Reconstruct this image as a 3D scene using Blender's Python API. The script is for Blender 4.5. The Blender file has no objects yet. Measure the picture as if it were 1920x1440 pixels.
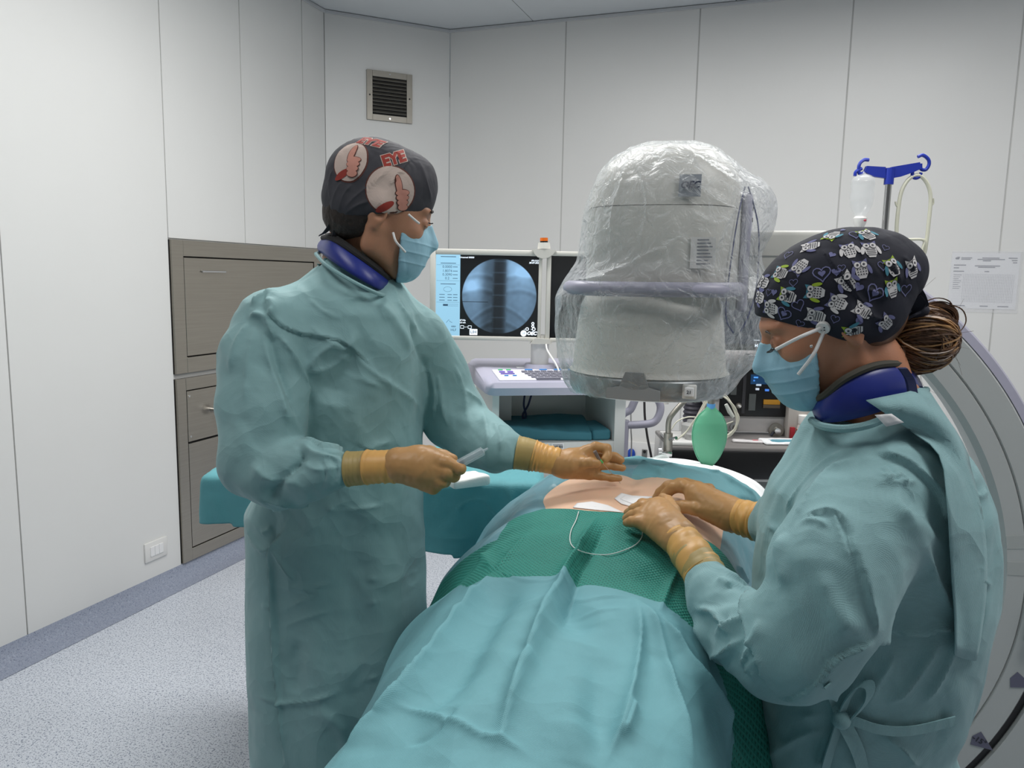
import bpy, bmesh, math, random
import numpy as np
from mathutils import Vector, Matrix
from mathutils.bvhtree import BVHTree

scene = bpy.context.scene
random.seed(7); rng = np.random.default_rng(7)

# ------------------------------------------------------------------ camera
FPX = 1447.0
_up = np.array([203.0, 10502.0, FPX]); _up /= np.linalg.norm(_up)
_fw = np.array([0, 0, -1.0]); _y = _fw - _fw.dot(_up) * _up; _y /= np.linalg.norm(_y)
_x = np.cross(_y, _up)
RC = np.array([_x, _y, _up])
CAM = np.array([0.0, 0.0, 1.5])
cam_data = bpy.data.cameras.new('camera'); cam = bpy.data.objects.new('camera', cam_data)
scene.collection.objects.link(cam); scene.camera = cam
cam_data.sensor_width = 36.0; cam_data.lens = 36.0 * FPX / 1920.0; cam_data.clip_start = 0.05
cam.matrix_world = Matrix.Translation(CAM) @ Matrix(RC.tolist()).to_4x4()

# ------------------------------------------------------------------ world, lights, exposure
world = bpy.data.worlds.new('world'); scene.world = world; world.use_nodes = True
world.node_tree.nodes['Background'].inputs[0].default_value = (0.8, 0.86, 0.9, 1)
world.node_tree.nodes['Background'].inputs[1].default_value = 0.3
vs = scene.view_settings
vs.view_transform = 'Standard'; vs.look = 'None'; vs.gamma = 1.0; vs.use_curve_mapping = False
vs.exposure = 0.10
def area(name, loc, size, power, col=(1, 1, 1), target=None, sy=None):
    l = bpy.data.lights.new(name, 'AREA'); l.shape = 'RECTANGLE'; l.size = size; l.size_y = sy or size
    l.energy = power; l.color = col
    o = bpy.data.objects.new(name, l); scene.collection.objects.link(o); o.location = loc
    if target is not None:
        o.rotation_euler = (Vector(target) - Vector(loc)).to_track_quat('-Z', 'Y').to_euler()
    return o
area('ceiling_lamp', (-0.35, 2.6, 3.0), 1.2, 38, (1.0, 0.99, 0.97), sy=0.6)
area('ceiling_lamp', (1.35, 2.7, 3.0), 1.2, 26, (1.0, 0.99, 0.97), sy=0.6)
area('ceiling_lamp', (1.6, 0.75, 3.0), 1.2, 27, (1.0, 0.98, 0.96), sy=0.6)
area('ceiling_lamp', (-1.0, 0.7, 3.0), 0.9, 13, (1.0, 0.98, 0.96), sy=0.6)

# ------------------------------------------------------------------ helpers
def ray(px, py): return RC @ np.array([px - 960.0, 720.0 - py, -FPX])
def W(px, py, Y): d = ray(px, py); return CAM + d * (Y / d[1])          # the point seen at px,py on the plane at depth Y
def WZ(px, py, z): d = ray(px, py); return CAM + d * ((z - 1.5) / d[2])  # the same on a level plane
TA = np.array([0.31, 0.95]) / math.hypot(0.31, 0.95); TB = np.array([TA[1], -TA[0]]); TO = np.array([0.26, 1.65])
def T(s, c, z): p = TO + s * TA + c * TB; return np.array([p[0], p[1], z])   # operating-table frame

def srgb(*c):
    o = []
    for v in c[:3]:
        v = v / 255.0
        o.append(v / 12.92 if v <= 0.04045 else ((v + 0.055) / 1.055) ** 2.4)
    return (o[0], o[1], o[2], 1.0)

def mat(name, col, rough=0.5, metal=0.0, var=0.0, vscale=8.0, bump=0.0, bscale=60.0, spec=0.5, trans=0.0, emit=0.0,
        weave=0.0, wscale=420.0, wdark=0.0, sub=0.0, alpha=1.0, sheen=0.0, stretch=None, coat=0.0, crease=0.0, holes=(0.1, 0.55)):
    m = bpy.data.materials.new(name); m.use_nodes = True
    nt = m.node_tree; N = nt.nodes; L = nt.links; b = N['Principled BSDF']
    b.inputs['Base Color'].default_value = col; b.inputs['Roughness'].default_value = rough
    b.inputs['Metallic'].default_value = metal; b.inputs['Specular IOR Level'].default_value = spec
    b.inputs['Transmission Weight'].default_value = trans; b.inputs['Alpha'].default_value = alpha
    if coat: b.inputs['Coat Weight'].default_value = coat
    if sheen: b.inputs['Sheen Weight'].default_value = sheen
    if sub:
        b.inputs['Subsurface Weight'].default_value = sub; b.inputs['Subsurface Radius'].default_value = (0.01, 0.004, 0.002)
        b.inputs['Subsurface Scale'].default_value = 1.0
    if emit: b.inputs['Emission Color'].default_value = col; b.inputs['Emission Strength'].default_value = emit
    tc = N.new('ShaderNodeTexCoord'); vec = tc.outputs['Object']
    if stretch:
        mp = N.new('ShaderNodeMapping'); mp.inputs['Scale'].default_value = stretch
        L.new(vec, mp.inputs[0]); vec = mp.outputs[0]
    colsock = None
    if var:
        n = N.new('ShaderNodeTexNoise'); n.inputs['Scale'].default_value = vscale; n.inputs['Detail'].default_value = 6
        L.new(vec, n.inputs['Vector'])
        mr = N.new('ShaderNodeMapRange'); mr.inputs['From Min'].default_value = 0.3; mr.inputs['From Max'].default_value = 0.7
        mr.inputs['To Min'].default_value = 1 - var; mr.inputs['To Max'].default_value = 1 + var
        L.new(n.outputs['Fac'], mr.inputs['Value'])
        mx = N.new('ShaderNodeVectorMath'); mx.operation = 'SCALE'; mx.inputs[0].default_value = col[:3]
        L.new(mr.outputs[0], mx.inputs['Scale']); colsock = mx.outputs[0]
    hs = []
    if bump:
        n = N.new('ShaderNodeTexNoise'); n.inputs['Scale'].default_value = bscale; n.inputs['Detail'].default_value = 5
        L.new(vec, n.inputs['Vector']); hs.append((n.outputs['Fac'], bump))
    if weave:
        v = N.new('ShaderNodeTexVoronoi'); v.inputs['Scale'].default_value = wscale; v.inputs['Randomness'].default_value = 0.12
        L.new(tc.outputs['Object'], v.inputs['Vector']); hs.append((v.outputs['Distance'], weave))
        if wdark:
            mr = N.new('ShaderNodeMapRange'); mr.inputs['From Min'].default_value = holes[0]; mr.inputs['From Max'].default_value = holes[1]
            mr.inputs['To Min'].default_value = 1 - wdark; mr.inputs['To Max'].default_value = 1 + wdark * 0.4
            L.new(v.outputs['Distance'], mr.inputs['Value'])
            mx = N.new('ShaderNodeVectorMath'); mx.operation = 'SCALE'
            if colsock: L.new(colsock, mx.inputs[0])
            else: mx.inputs[0].default_value = col[:3]
            L.new(mr.outputs[0], mx.inputs['Scale']); colsock = mx.outputs[0]
    if colsock: L.new(colsock, b.inputs['Base Color'])
    prev = None
    if crease:
        nz_ = N.new('ShaderNodeTexNoise'); nz_.inputs['Scale'].default_value = 5; nz_.inputs['Detail'].default_value = 3; L.new(tc.outputs['Object'], nz_.inputs['Vector'])
        ad = N.new('ShaderNodeVectorMath'); ad.operation = 'MULTIPLY_ADD'; ad.inputs[1].default_value = (0.16, 0.16, 0.16); L.new(nz_.outputs['Color'], ad.inputs[0]); L.new(tc.outputs['Object'], ad.inputs[2])
        for sc_, ds in ((4.5, 0.050), (11.0, 0.012), (30.0, 0.0022)):
            v = N.new('ShaderNodeTexVoronoi'); v.inputs['Scale'].default_value = sc_; v.feature = 'F1'; L.new(ad.outputs[0], v.inputs['Vector'])
            bp = N.new('ShaderNodeBump'); bp.inputs['Strength'].default_value = crease; bp.inputs['Distance'].default_value = ds; L.new(v.outputs['Distance'], bp.inputs['Height'])
            if prev: L.new(prev, bp.inputs['Normal'])
            prev = bp.outputs[0]
    for sock, st in hs:
        bp = N.new('ShaderNodeBump'); bp.inputs['Strength'].default_value = min(1.0, st); bp.inputs['Distance'].default_value = 0.002 * max(1.0, st)
        L.new(sock, bp.inputs['Height'])
        if prev: L.new(prev, bp.inputs['Normal'])
        prev = bp.outputs[0]
    if prev: L.new(prev, b.inputs['Normal'])
    return m

def link(o): scene.collection.objects.link(o); return o
def tag(o, label=None, cat=None, group=None, kind=None):
    if label: o['label'] = label
    if cat: o['category'] = cat
    if group: o['group'] = group
    if kind: o['kind'] = kind
    return o
def thing(name, label, cat, loc=(0, 0, 0), rotz=0.0, group=None):
    o = link(bpy.data.objects.new(name, None)); o.location = [float(v) for v in loc]; o.rotation_euler = (0, 0, rotz)
    o.empty_display_size = 0.05
    return tag(o, label, cat, group)
def to_local(root, p):
    M = Matrix.Translation(root.location) @ root.rotation_euler.to_matrix().to_4x4()
    return np.array(M.inverted() @ Vector([float(v) for v in p]))
def mesh_obj(name, verts, faces, m, parent=None, smooth=True, world=False, label=None):
    me = bpy.data.meshes.new(name)
    me.from_pydata([tuple(map(float, v)) for v in verts], [], [tuple(map(int, f)) for f in faces])
    me.validate(); me.update()
    o = link(bpy.data.objects.new(name, me))
    for mm in (m if isinstance(m, (list, tuple)) else [m]): me.materials.append(mm)
    if smooth: me.shade_smooth()
    if parent is not None: attach(o, parent, world)
    if label: o['label'] = label
    return o
def wmat(o):
    M = Matrix.Translation(o.location) @ o.rotation_euler.to_matrix().to_4x4()
    return (wmat(o.parent) @ o.matrix_parent_inverse @ M) if o.parent else M
def attach(o, parent, world=True):
    o.parent = parent
    if world: o.matrix_parent_inverse = wmat(parent).inverted()

def evaluated(o):
    dg = bpy.context.evaluated_depsgraph_get(); dg.update()
    me = bpy.data.meshes.new_from_object(o.evaluated_get(dg), depsgraph=dg)
    o.modifiers.clear(); old = o.data; o.data = me; bpy.data.meshes.remove(old)
    return o

class MB:
    """collects shapes in one bmesh, then links them as one mesh object"""
    def __init__(s): s.bm = bmesh.new()
    def _mark(s): return set(s.bm.verts)
    def box(s, c, d, rot=None, bev=0.0, seg=2):
        r = bmesh.ops.create_cube(s.bm, size=1.0); vs_ = r['verts']
        M = Matrix.Translation([float(v) for v in c]) @ (rot.to_4x4() if rot is not None else Matrix.Identity(4)) @ Matrix.Diagonal((d[0], d[1], d[2], 1))
        bmesh.ops.transform(s.bm, matrix=M, verts=vs_)
        if bev:
            es = list({e for v in vs_ for e in v.link_edges})
            bmesh.ops.bevel(s.bm, geom=es, offset=bev, segments=seg, affect='EDGES', profile=0.5)
        return s
    def cyl(s, a, b, r, r2=None, n=20, caps=True):
        a = Vector([float(v) for v in a]); b = Vector([float(v) for v in b]); d = b - a
        r2 = r if r2 is None else r2
        q = d.to_track_quat('Z', 'Y').to_matrix().to_4x4()
        M = Matrix.Translation((a + b) / 2) @ q
        bmesh.ops.create_cone(s.bm, cap_ends=caps, segments=n, radius1=r, radius2=r2, depth=d.length, matrix=M)
        return s
    def ball(s, c, r, n=12, rot=None):
        rr = (r, r, r) if not hasattr(r, '__len__') else r
        M = Matrix.Translation([float(v) for v in c]) @ (rot.to_4x4() if rot is not None else Matrix.Identity(4)) @ Matrix.Diagonal((rr[0], rr[1], rr[2], 1))
        bmesh.ops.create_uvsphere(s.bm, u_segments=n * 2, v_segments=n, radius=1.0, matrix=M)
        return s
    def tube(s, pts, r, n=8, smooth_n=0, caps=True):
        P = [Vector([float(v) for v in p]) for p in pts]
        if smooth_n: P = [Vector(p) for p in spline(P, smooth_n)]
        R_ = list(np.interp(np.linspace(0, 1, len(P)), np.linspace(0, 1, len(r)), r)) if hasattr(r, '__len__') else [r] * len(P)
        rings = []; up = None
        for i, p in enumerate(P):
            t = (P[min(i + 1, len(P) - 1)] - P[max(i - 1, 0)]).normalized()
            if up is None:
                up = t.orthogonal().normalized()
            else:
                up = (up - t * up.dot(t))
                up = up.normalized() if up.length > 1e-6 else t.orthogonal().normalized()
            sd = t.cross(up)
            rings.append([s.bm.verts.new(p + (up * math.cos(k * 2 * math.pi / n) + sd * math.sin(k * 2 * math.pi / n)) * R_[i]) for k in range(n)])
        for a, b in zip(rings, rings[1:]):
            for k in range(n): s.bm.faces.new((a[k], a[(k + 1) % n], b[(k + 1) % n], b[k]))
        if caps:
            s.bm.faces.new(rings[0][::-1]); s.bm.faces.new(rings[-1])
        return s
    def ribbon(s, pts, wdir, w, th):
        P = [Vector([float(v) for v in p]) for p in pts]; wd = Vector([float(v) for v in wdir]).normalized(); rings = []
        for i, p in enumerate(P):
            t = (P[min(i + 1, len(P) - 1)] - P[max(i - 1, 0)]).normalized(); nn = t.cross(wd).normalized()
            rings.append([s.bm.verts.new(p + wd * a * w / 2 + nn * b * th / 2) for a, b in ((-1, -1), (1, -1), (1, 1), (-1, 1))])
        for a, b in zip(rings, rings[1:]):
            for k in range(4): s.bm.faces.new((a[k], a[(k + 1) % 4], b[(k + 1) % 4], b[k]))
        s.bm.faces.new(rings[0][::-1]); s.bm.faces.new(rings[-1])
        return s
    def rings(s, R_, caps=True):
        V = [[s.bm.verts.new([float(v) for v in p]) for p in r] for r in R_]; n = len(V[0])
        for a, b in zip(V, V[1:]):
            for k in range(n): s.bm.faces.new((a[k], a[(k + 1) % n], b[(k + 1) % n], b[k]))
        if caps: s.bm.faces.new(V[0][::-1]); s.bm.faces.new(V[-1])
        return s
    def prism(s, poly, ext):
        """polygon (3D points, in order) extruded by vector ext"""
        e = np.array(ext, float)
        a = [s.bm.verts.new([float(v) for v in p]) for p in poly]
        b = [s.bm.verts.new([float(v) for v in (np.array(p, float) + e)]) for p in poly]
        n = len(a)
        s.bm.faces.new(a); s.bm.faces.new(b[::-1])
        for k in range(n): s.bm.faces.new((a[k], b[k], b[(k + 1) % n], a[(k + 1) % n]))
        return s
    def lathe(s, prof, c=(0, 0, 0), n=32):
        R_ = [[(c[0] + r * math.cos(k * 2 * math.pi / n), c[1] + r * math.sin(k * 2 * math.pi / n), c[2] + z) for k in range(n)] for r, z in prof]
        return s.rings(R_)
    def out(s, name, m, parent=None, smooth=False, angle=35, world=False, label=None, kind=None):
        bmesh.ops.recalc_face_normals(s.bm, faces=s.bm.faces[:])
        me = bpy.data.meshes.new(name); s.bm.to_mesh(me); s.bm.free()
        for mm in (m if isinstance(m, (list, tuple)) else [m]): me.materials.append(mm)
        o = link(bpy.data.objects.new(name, me))
        if smooth:
            me.shade_smooth()
            me.set_sharp_from_angle(angle=math.radians(angle))
        if parent is not None: attach(o, parent, world)
        if label: o['label'] = label
        if kind: o['kind'] = kind
        return o

def spline(P, n):
    """Catmull-Rom through P, n samples per span"""
    P = [np.array(p, float) for p in P]; Q = [2 * P[0] - P[1]] + P + [2 * P[-1] - P[-2]]; out = []
    for i in range(1, len(Q) - 2):
        for k in range(n):
            t = k / n; a, b, c, d = Q[i - 1:i + 3]
            out.append(0.5 * ((2 * b) + (c - a) * t + (2 * a - 5 * b + 4 * c - d) * t * t + (3 * b - a - 3 * c + d) * t ** 3))
    out.append(P[-1]); return out

# ---- signed-distance modelling: grid of distances -> surface nets -> one continuous mesh
class SDF:
    def __init__(s, lo, hi, h):
        s.lo = np.array(lo, np.float32); s.h = h
        n = (np.ceil((np.array(hi) - np.array(lo)) / h).astype(int) + 1)
        s.ax = [(s.lo[i] + h * np.arange(n[i])).astype(np.float32) for i in range(3)]
        s.D = np.full(tuple(n), 1.0, np.float32)
    def blk(s, lo, hi):
        sl = []
        for i in range(3):
            a = int(np.floor((lo[i] - s.lo[i]) / s.h)); b = int(np.ceil((hi[i] - s.lo[i]) / s.h)) + 1
            sl.append(slice(max(a, 0), max(min(b, len(s.ax[i])), 0)))
        return tuple(sl)
    def xyz(s, sl): return s.ax[0][sl[0]][:, None, None], s.ax[1][sl[1]][None, :, None], s.ax[2][sl[2]][None, None, :]
    def put(s, sl, d, k, op='u'):
        o = s.D[sl]
        if o.size == 0: return s
        if op == 'u':
            if k > 0:
                h = np.clip(0.5 + 0.5 * (o - d) / k, 0, 1); s.D[sl] = o + (d - o) * h - k * h * (1 - h)
            else: s.D[sl] = np.minimum(o, d)
        elif op == 's':
            d = -d
            if k > 0:
                h = np.clip(0.5 - 0.5 * (o - d) / k, 0, 1); s.D[sl] = o + (d - o) * h + k * h * (1 - h)
            else: s.D[sl] = np.maximum(o, d)
        elif op == 'i':
            s.D[sl] = np.maximum(o, d)
        return s
    def cone(s, a, b, ra, rb=None, k=0.01, op='u', flat=None):
        rb = ra if rb is None else rb; a = np.array(a, float); b = np.array(b, float); m = max(ra, rb) + k + 3 * s.h
        sl = s.blk(np.minimum(a, b) - m, np.maximum(a, b) + m); X, Y, Z = s.xyz(sl)
        d = b - a; L2 = max(float(d.dot(d)), 1e-12)
        t = np.clip(((X - a[0]) * d[0] + (Y - a[1]) * d[1] + (Z - a[2]) * d[2]) / L2, 0, 1)
        q = np.sqrt((X - a[0] - t * d[0]) ** 2 + (Y - a[1] - t * d[1]) ** 2 + (Z - a[2] - t * d[2]) ** 2)
        return s.put(sl, q - (ra + (rb - ra) * t), k, op)
    def chain(s, pts, rs, k=0.006, kk=None, first=None):
        for i in range(len(pts) - 1):
            s.cone(pts[i], pts[i + 1], rs[i], rs[i + 1], (first if (first is not None and i == 0) else k))
        return s
    def ell(s, c, r, k=0.01, op='u', M=None):
        c = np.array(c, float); r = np.array(r, float); m = float(r.max()) + k + 3 * s.h
        sl = s.blk(c - m, c + m); X, Y, Z = s.xyz(sl); x, y, z = X - c[0], Y - c[1], Z - c[2]
        if M is not None:
            x, y, z = (M[0][0] * x + M[0][1] * y + M[0][2] * z, M[1][0] * x + M[1][1] * y + M[1][2] * z, M[2][0] * x + M[2][1] * y + M[2][2] * z)
        k0 = np.sqrt((x / r[0]) ** 2 + (y / r[1]) ** 2 + (z / r[2]) ** 2)
        k1 = np.sqrt((x / r[0] ** 2) ** 2 + (y / r[1] ** 2) ** 2 + (z / r[2] ** 2) ** 2) + 1e-9
        return s.put(sl, k0 * (k0 - 1) / k1, k, op)
    def plane(s, n, off, op='i'):
        sl = s.blk(s.lo, s.lo + 99); X, Y, Z = s.xyz(sl)
        return s.put(sl, n[0] * X + n[1] * Y + n[2] * Z - off, 0, op)
    def stack(s, rows, k=0.02, op='u', yaw=0.0, power=2.0):
        """rows: (z, cx, cy, rx, ry) ascending z: an elliptical column"""
        rows = sorted(rows); z = [r[0] for r in rows]
        sl = s.blk([-99, -99, z[0] - 0.05], [99, 99, z[-1] + 0.05]); X, Y, Z = s.xyz(sl)
        f = [np.interp(s.ax[2][sl[2]], z, [r[i] for r in rows]).astype(np.float32)[None, None, :] for i in (1, 2, 3, 4)]
        x, y = X - f[0], Y - f[1]; ca, sa = math.cos(yaw), math.sin(yaw); x, y = ca * x + sa * y, -sa * x + ca * y
        d = ((np.abs(x / f[2]) ** power + np.abs(y / f[3]) ** power) ** (1 / power) - 1) * np.minimum(f[2], f[3])
        d = np.maximum(d, np.maximum(Z - z[-1], z[0] - Z))
        return s.put(sl, d.astype(np.float32), k, op)
    def mesh(s):
        D = s.D; D[0], D[-1], D[:, 0], D[:, -1], D[:, :, 0], D[:, :, -1] = [np.maximum(v, 1e-3) for v in (D[0], D[-1], D[:, 0], D[:, -1], D[:, :, 0], D[:, :, -1])]
        nx, ny, nz = D.shape; S = D < 0
        def cs(A, c): return A[c[0]:nx - 1 + c[0], c[1]:ny - 1 + c[1], c[2]:nz - 1 + c[2]]
        n8 = sum(cs(S, (i, j, k)).astype(np.int8) for i in (0, 1) for j in (0, 1) for k in (0, 1))
        ii = np.argwhere((n8 > 0) & (n8 < 8)); acc = np.zeros((len(ii), 3)); cnt = np.zeros(len(ii))
        corners = [(i, j, k) for i in (0, 1) for j in (0, 1) for k in (0, 1)]
        for c0 in corners:
            for axx in range(3):
                if c0[axx]: continue
                c1 = list(c0); c1[axx] = 1
                d0 = D[tuple((ii + c0).T)]; d1 = D[tuple((ii + c1).T)]; m = (d0 < 0) != (d1 < 0)
                t = np.where(m, d0 / np.where(m, d0 - d1, 1), 0); p = np.array(c0)[None, :] + np.zeros((len(ii), 3)); p[:, axx] += t
                acc += p * m[:, None]; cnt += m
        V = (ii + acc / cnt[:, None]) * s.h + s.lo
        idx = np.full((nx - 1, ny - 1, nz - 1), -1, np.int64); idx[tuple(ii.T)] = np.arange(len(ii)); F = []
        for axx in range(3):
            e0 = [slice(1, -1)] * 3; e0[axx] = slice(0, -1); e1 = [slice(1, -1)] * 3; e1[axx] = slice(1, None)
            s0, s1 = S[tuple(e0)], S[tuple(e1)]; q = np.argwhere(s0 != s1); off = np.ones(3, int); off[axx] = 0; base = q + off
            u, v = [(1, 2), (2, 0), (0, 1)][axx]; du = np.zeros(3, int); du[u] = 1; dv = np.zeros(3, int); dv[v] = 1
            quad = np.stack([idx[tuple((base - du - dv).T)], idx[tuple((base - dv).T)], idx[tuple(base.T)], idx[tuple((base - du).T)]], 1)
            flip = ~s0[tuple(q.T)]; quad[flip] = quad[flip][:, ::-1]; F.append(quad)
        F = np.concatenate(F); F = F[(F >= 0).all(1)]
        return V, F

def sdf_obj(s, name, m, parent=None, M=None, sub=0, smooth_it=0, **kw):
    V, F = s.mesh()
    if M is not None: V = V @ np.array(M)[:3, :3].T + np.array(M)[:3, 3]
    o = mesh_obj(name, V, F, m)
    if smooth_it:
        md = o.modifiers.new('s', 'SMOOTH'); md.iterations = smooth_it; md.factor = 0.5
    if sub:
        md = o.modifiers.new('d', 'SUBSURF'); md.levels = sub; md.render_levels = sub
    if sub or smooth_it: evaluated(o); o.data.shade_smooth()
    if parent is not None: attach(o, parent, True)
    if 'label' in kw: o['label'] = kw['label']
    return o

def coords(me):
    a = np.empty(len(me.vertices) * 3, np.float32); me.vertices.foreach_get('co', a); return a.reshape(-1, 3).astype(float)
def normals(me):
    a = np.empty(len(me.vertices) * 3, np.float32); me.vertices.foreach_get('normal', a); return a.reshape(-1, 3).astype(float)
def set_coords(me, c): me.vertices.foreach_set('co', c.astype(np.float32).ravel()); me.update()

def crumple(co, lam, seed, n=5, warp=0.25):
    """sum of randomly directed triangle waves: flat facets meeting in crisp creases, about -1..1"""
    r = np.random.default_rng(seed); f = np.zeros(len(co))
    w = np.stack([np.sin(co @ (r.normal(size=3) * 3.0 / lam * 0.6) + r.uniform(0, 6)) for _ in range(3)], 1) * lam * warp
    for i in range(n):
        d = r.normal(size=3); d /= np.linalg.norm(d); l = lam * r.uniform(0.7, 1.6)
        u = (co + w) @ d / l + r.uniform(0, 1); msk = 0.5 + 0.5 * np.sin(co @ (r.normal(size=3) * 2.2 / lam) + r.uniform(0, 6))
        f += (4 * np.abs(u - np.floor(u) - 0.5) - 1) * msk
    return f / n * 1.6
def smooth_noise(co, lam, seed, n=6):
    r = np.random.default_rng(seed); f = np.zeros(len(co))
    for i in range(n):
        d = r.normal(size=3); d /= np.linalg.norm(d); f += np.sin(co @ d * 6.283 / (lam * r.uniform(0.7, 1.5)) + r.uniform(0, 6.28))
    return f / n * 1.5

def bvh_of(o):
    return BVHTree.FromPolygons([tuple(v) for v in coords(o.data).tolist()], [tuple(p.vertices) for p in o.data.polygons])
def hit_px(bvh, px, py):
    d = ray(px, py); d = d / np.linalg.norm(d); h = bvh.ray_cast(Vector(CAM.tolist()), Vector(d.tolist()))
    return None if h[0] is None else np.array(h[0])

def fold(o, items, bvh=None, gain=1.0):
    """items: (polyline in photo pixels, width m, height m, kind) ; kind r = ridge, v = valley-like (use negative height), s = step (one side raised)
    The polyline is laid on the base surface first, so the fold is a true relief of that surface."""
    bvh = bvh or bvh_of(o); co = coords(o.data); nn = normals(o.data); disp = np.zeros(len(co))
    for it in items:
        pl, w, h = it[0], it[1], it[2] * gain; kind = it[3] if len(it) > 3 else 'r'
        if len(pl[0]) == 2:
            P = [hit_px(bvh, *p) for p in pl]; P = [p for p in P if p is not None]
        else: P = [np.array(p) for p in pl]
        if len(P) < 2: continue
        if len(P) > 2: P = spline(P, 4)
        P = np.array(P); reach = w * 5
        near = ((co > P.min(0) - reach) & (co < P.max(0) + reach)).all(1); c = co[near]
        if len(c) == 0: continue
        seg = np.linalg.norm(np.diff(P, axis=0), axis=1); L = np.concatenate([[0], np.cumsum(seg)]); best = np.full(len(c), 9.0); arc = np.zeros(len(c)); side = np.zeros(len(c))
        for i in range(len(P) - 1):
            a, b = P[i], P[i + 1]; d = b - a; l2 = d.dot(d) + 1e-12; t = np.clip(((c - a) @ d) / l2, 0, 1)
            v = c - a - t[:, None] * d; q = np.linalg.norm(v, axis=1); m = q < best
            best = np.where(m, q, best); arc = np.where(m, L[i] + t * math.sqrt(l2), arc)
            sg = np.einsum('ij,ij->i', np.cross(np.tile(d, (len(c), 1)), v), nn[near]); side = np.where(m, np.sign(sg), side)
        u = arc / L[-1]; fade = np.clip(np.minimum(u, 1 - u) * 5, 0, 1) if kind != 's' else np.clip(np.minimum(u, 1 - u) * 8, 0, 1)
        if kind == 'o': fade = np.clip((1 - u) * 3, 0, 1)
        if kind == 's':
            x = best * side
            sb = np.clip(x / max(w * 0.9, 0.005) + 0.5, 0, 1); sb = sb * sb * (3 - 2 * sb)
            g = sb * np.exp(-np.maximum(x, 0) / (w * 2.2)) - (1 - sb) * 0.25 * np.exp(np.minimum(x, 0) / (w * 0.8))
        elif kind == 'g': g = np.exp(-(best / w) ** 2)
        elif kind == 'a':
            x = best * side; g = np.where(x > 0, np.exp(-x / (w * 1.8)), np.exp(x / (w * 0.5)))
        else: g = np.exp(-best / w)
        disp[near] += h * g * fade
    set_coords(o.data, co + nn * disp[:, None])
    return o

def decal(name, poly_list, bvh, origin, U, V_, N_, m, parent=None, off=0.0006, grid=None):
    """flat print laid on a curved surface: 2D shapes (polygons as triangles lists) dropped along -N_ onto bvh"""
    verts, faces, mi = [], [], []
    U, V_, N_, origin = [np.array(v, float) for v in (U, V_, N_, origin)]
    for pts, tris, mk in poly_list:
        base = len(verts); ok = []
        for (u, v, lift) in pts:
            p = origin + U * u + V_ * v + N_ * 0.3
            h = bvh.ray_cast(Vector(p.tolist()), Vector((-N_).tolist()))
            if h[0] is None: ok.append(False); verts.append((0, 0, 0)); continue
            ok.append(True); verts.append(tuple(np.array(h[0]) + np.array(h[1]) * (off + lift)))
        for t in tris:
            if all(ok[i] for i in t): faces.append(tuple(base + i for i in t)); mi.append(mk)
    if not faces: return None
    o = mesh_obj(name, verts, faces, m, smooth=False)
    o.data.polygons.foreach_set('material_index', mi[:len(o.data.polygons)]); o.data.update()
    if parent is not None: attach(o, parent, True)
    return o
def disc2d(cx, cy, rx, ry=None, mk=0, lift=0.0, n=14, rot=0.0, rings=2, hole=0.0):
    ry = rx if ry is None else ry; pts, tris = [], []
    ca, sa = math.cos(rot), math.sin(rot)
    R_ = np.linspace(hole, 1, rings + 1) if hole else np.linspace(0, 1, rings + 1)
    for r in R_:
        for k in range(n):
            x = rx * r * math.cos(2 * math.pi * k / n); y = ry * r * math.sin(2 * math.pi * k / n)
            pts.append((cx + ca * x - sa * y, cy + sa * x + ca * y, lift))
    for i in range(len(R_) - 1):
        for k in range(n):
            a = i * n + k; b = i * n + (k + 1) % n
            tris += [(a, a + n, b), (b, a + n, b + n)]
    return (pts, tris, mk)
def poly2d(P, mk=0, lift=0.0, sub=0):
    from mathutils.geometry import tessellate_polygon
    tri = tessellate_polygon([[Vector((p[0], p[1], 0)) for p in P]])
    return ([(p[0], p[1], lift) for p in P], [tuple(t) for t in tri], mk)
def line2d(P, w, mk=0, lift=0.0, closed=False):
    pts, tris = [], []; n = len(P)
    for i, p in enumerate(P):
        a = P[(i - 1) % n] if (closed or i > 0) else p; b = P[(i + 1) % n] if (closed or i < n - 1) else p
        d = np.array(b, float) - np.array(a, float); d /= (np.linalg.norm(d) + 1e-9); q = np.array([-d[1], d[0]]) * w / 2
        pts += [(p[0] + q[0], p[1] + q[1], lift), (p[0] - q[0], p[1] - q[1], lift)]
    for i in range(n if closed else n - 1):
        a = 2 * i; b = 2 * ((i + 1) % n); tris += [(a, a + 1, b), (b, a + 1, b + 1)]
    return (pts, tris, mk)
def text_shape(txt, size, mk=0, lift=0.0, slant=0.0, bold=0.0, cx=True, weld=0):
    cu = bpy.data.curves.new('t', 'FONT'); cu.body = txt; cu.size = size; cu.align_x = 'CENTER' if cx else 'LEFT'; cu.align_y = 'CENTER'
    cu.shear = slant; cu.offset = bold; cu.resolution_u = 3
    o = link(bpy.data.objects.new('t', cu)); dg = bpy.context.evaluated_depsgraph_get(); dg.update()
    me = bpy.data.meshes.new_from_object(o.evaluated_get(dg), depsgraph=dg)
    pts = [(v.co.x, v.co.y, lift) for v in me.vertices]; tris = []
    for p in me.polygons:
        vv = list(p.vertices)
        for i in range(1, len(vv) - 1): tris.append((vv[0], vv[i], vv[i + 1]))
    bpy.data.objects.remove(o); bpy.data.curves.remove(cu); bpy.data.meshes.remove(me)
    return (pts, tris, mk)
def shift2d(sh, dx, dy, rot=0.0, sc=1.0, mir=False):
    ca, sa = math.cos(rot) * sc, math.sin(rot) * sc
    return ([(dx + ca * (-x if mir else x) - sa * y, dy + sa * (-x if mir else x) + ca * y, l) for x, y, l in sh[0]], sh[1], sh[2])
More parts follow.
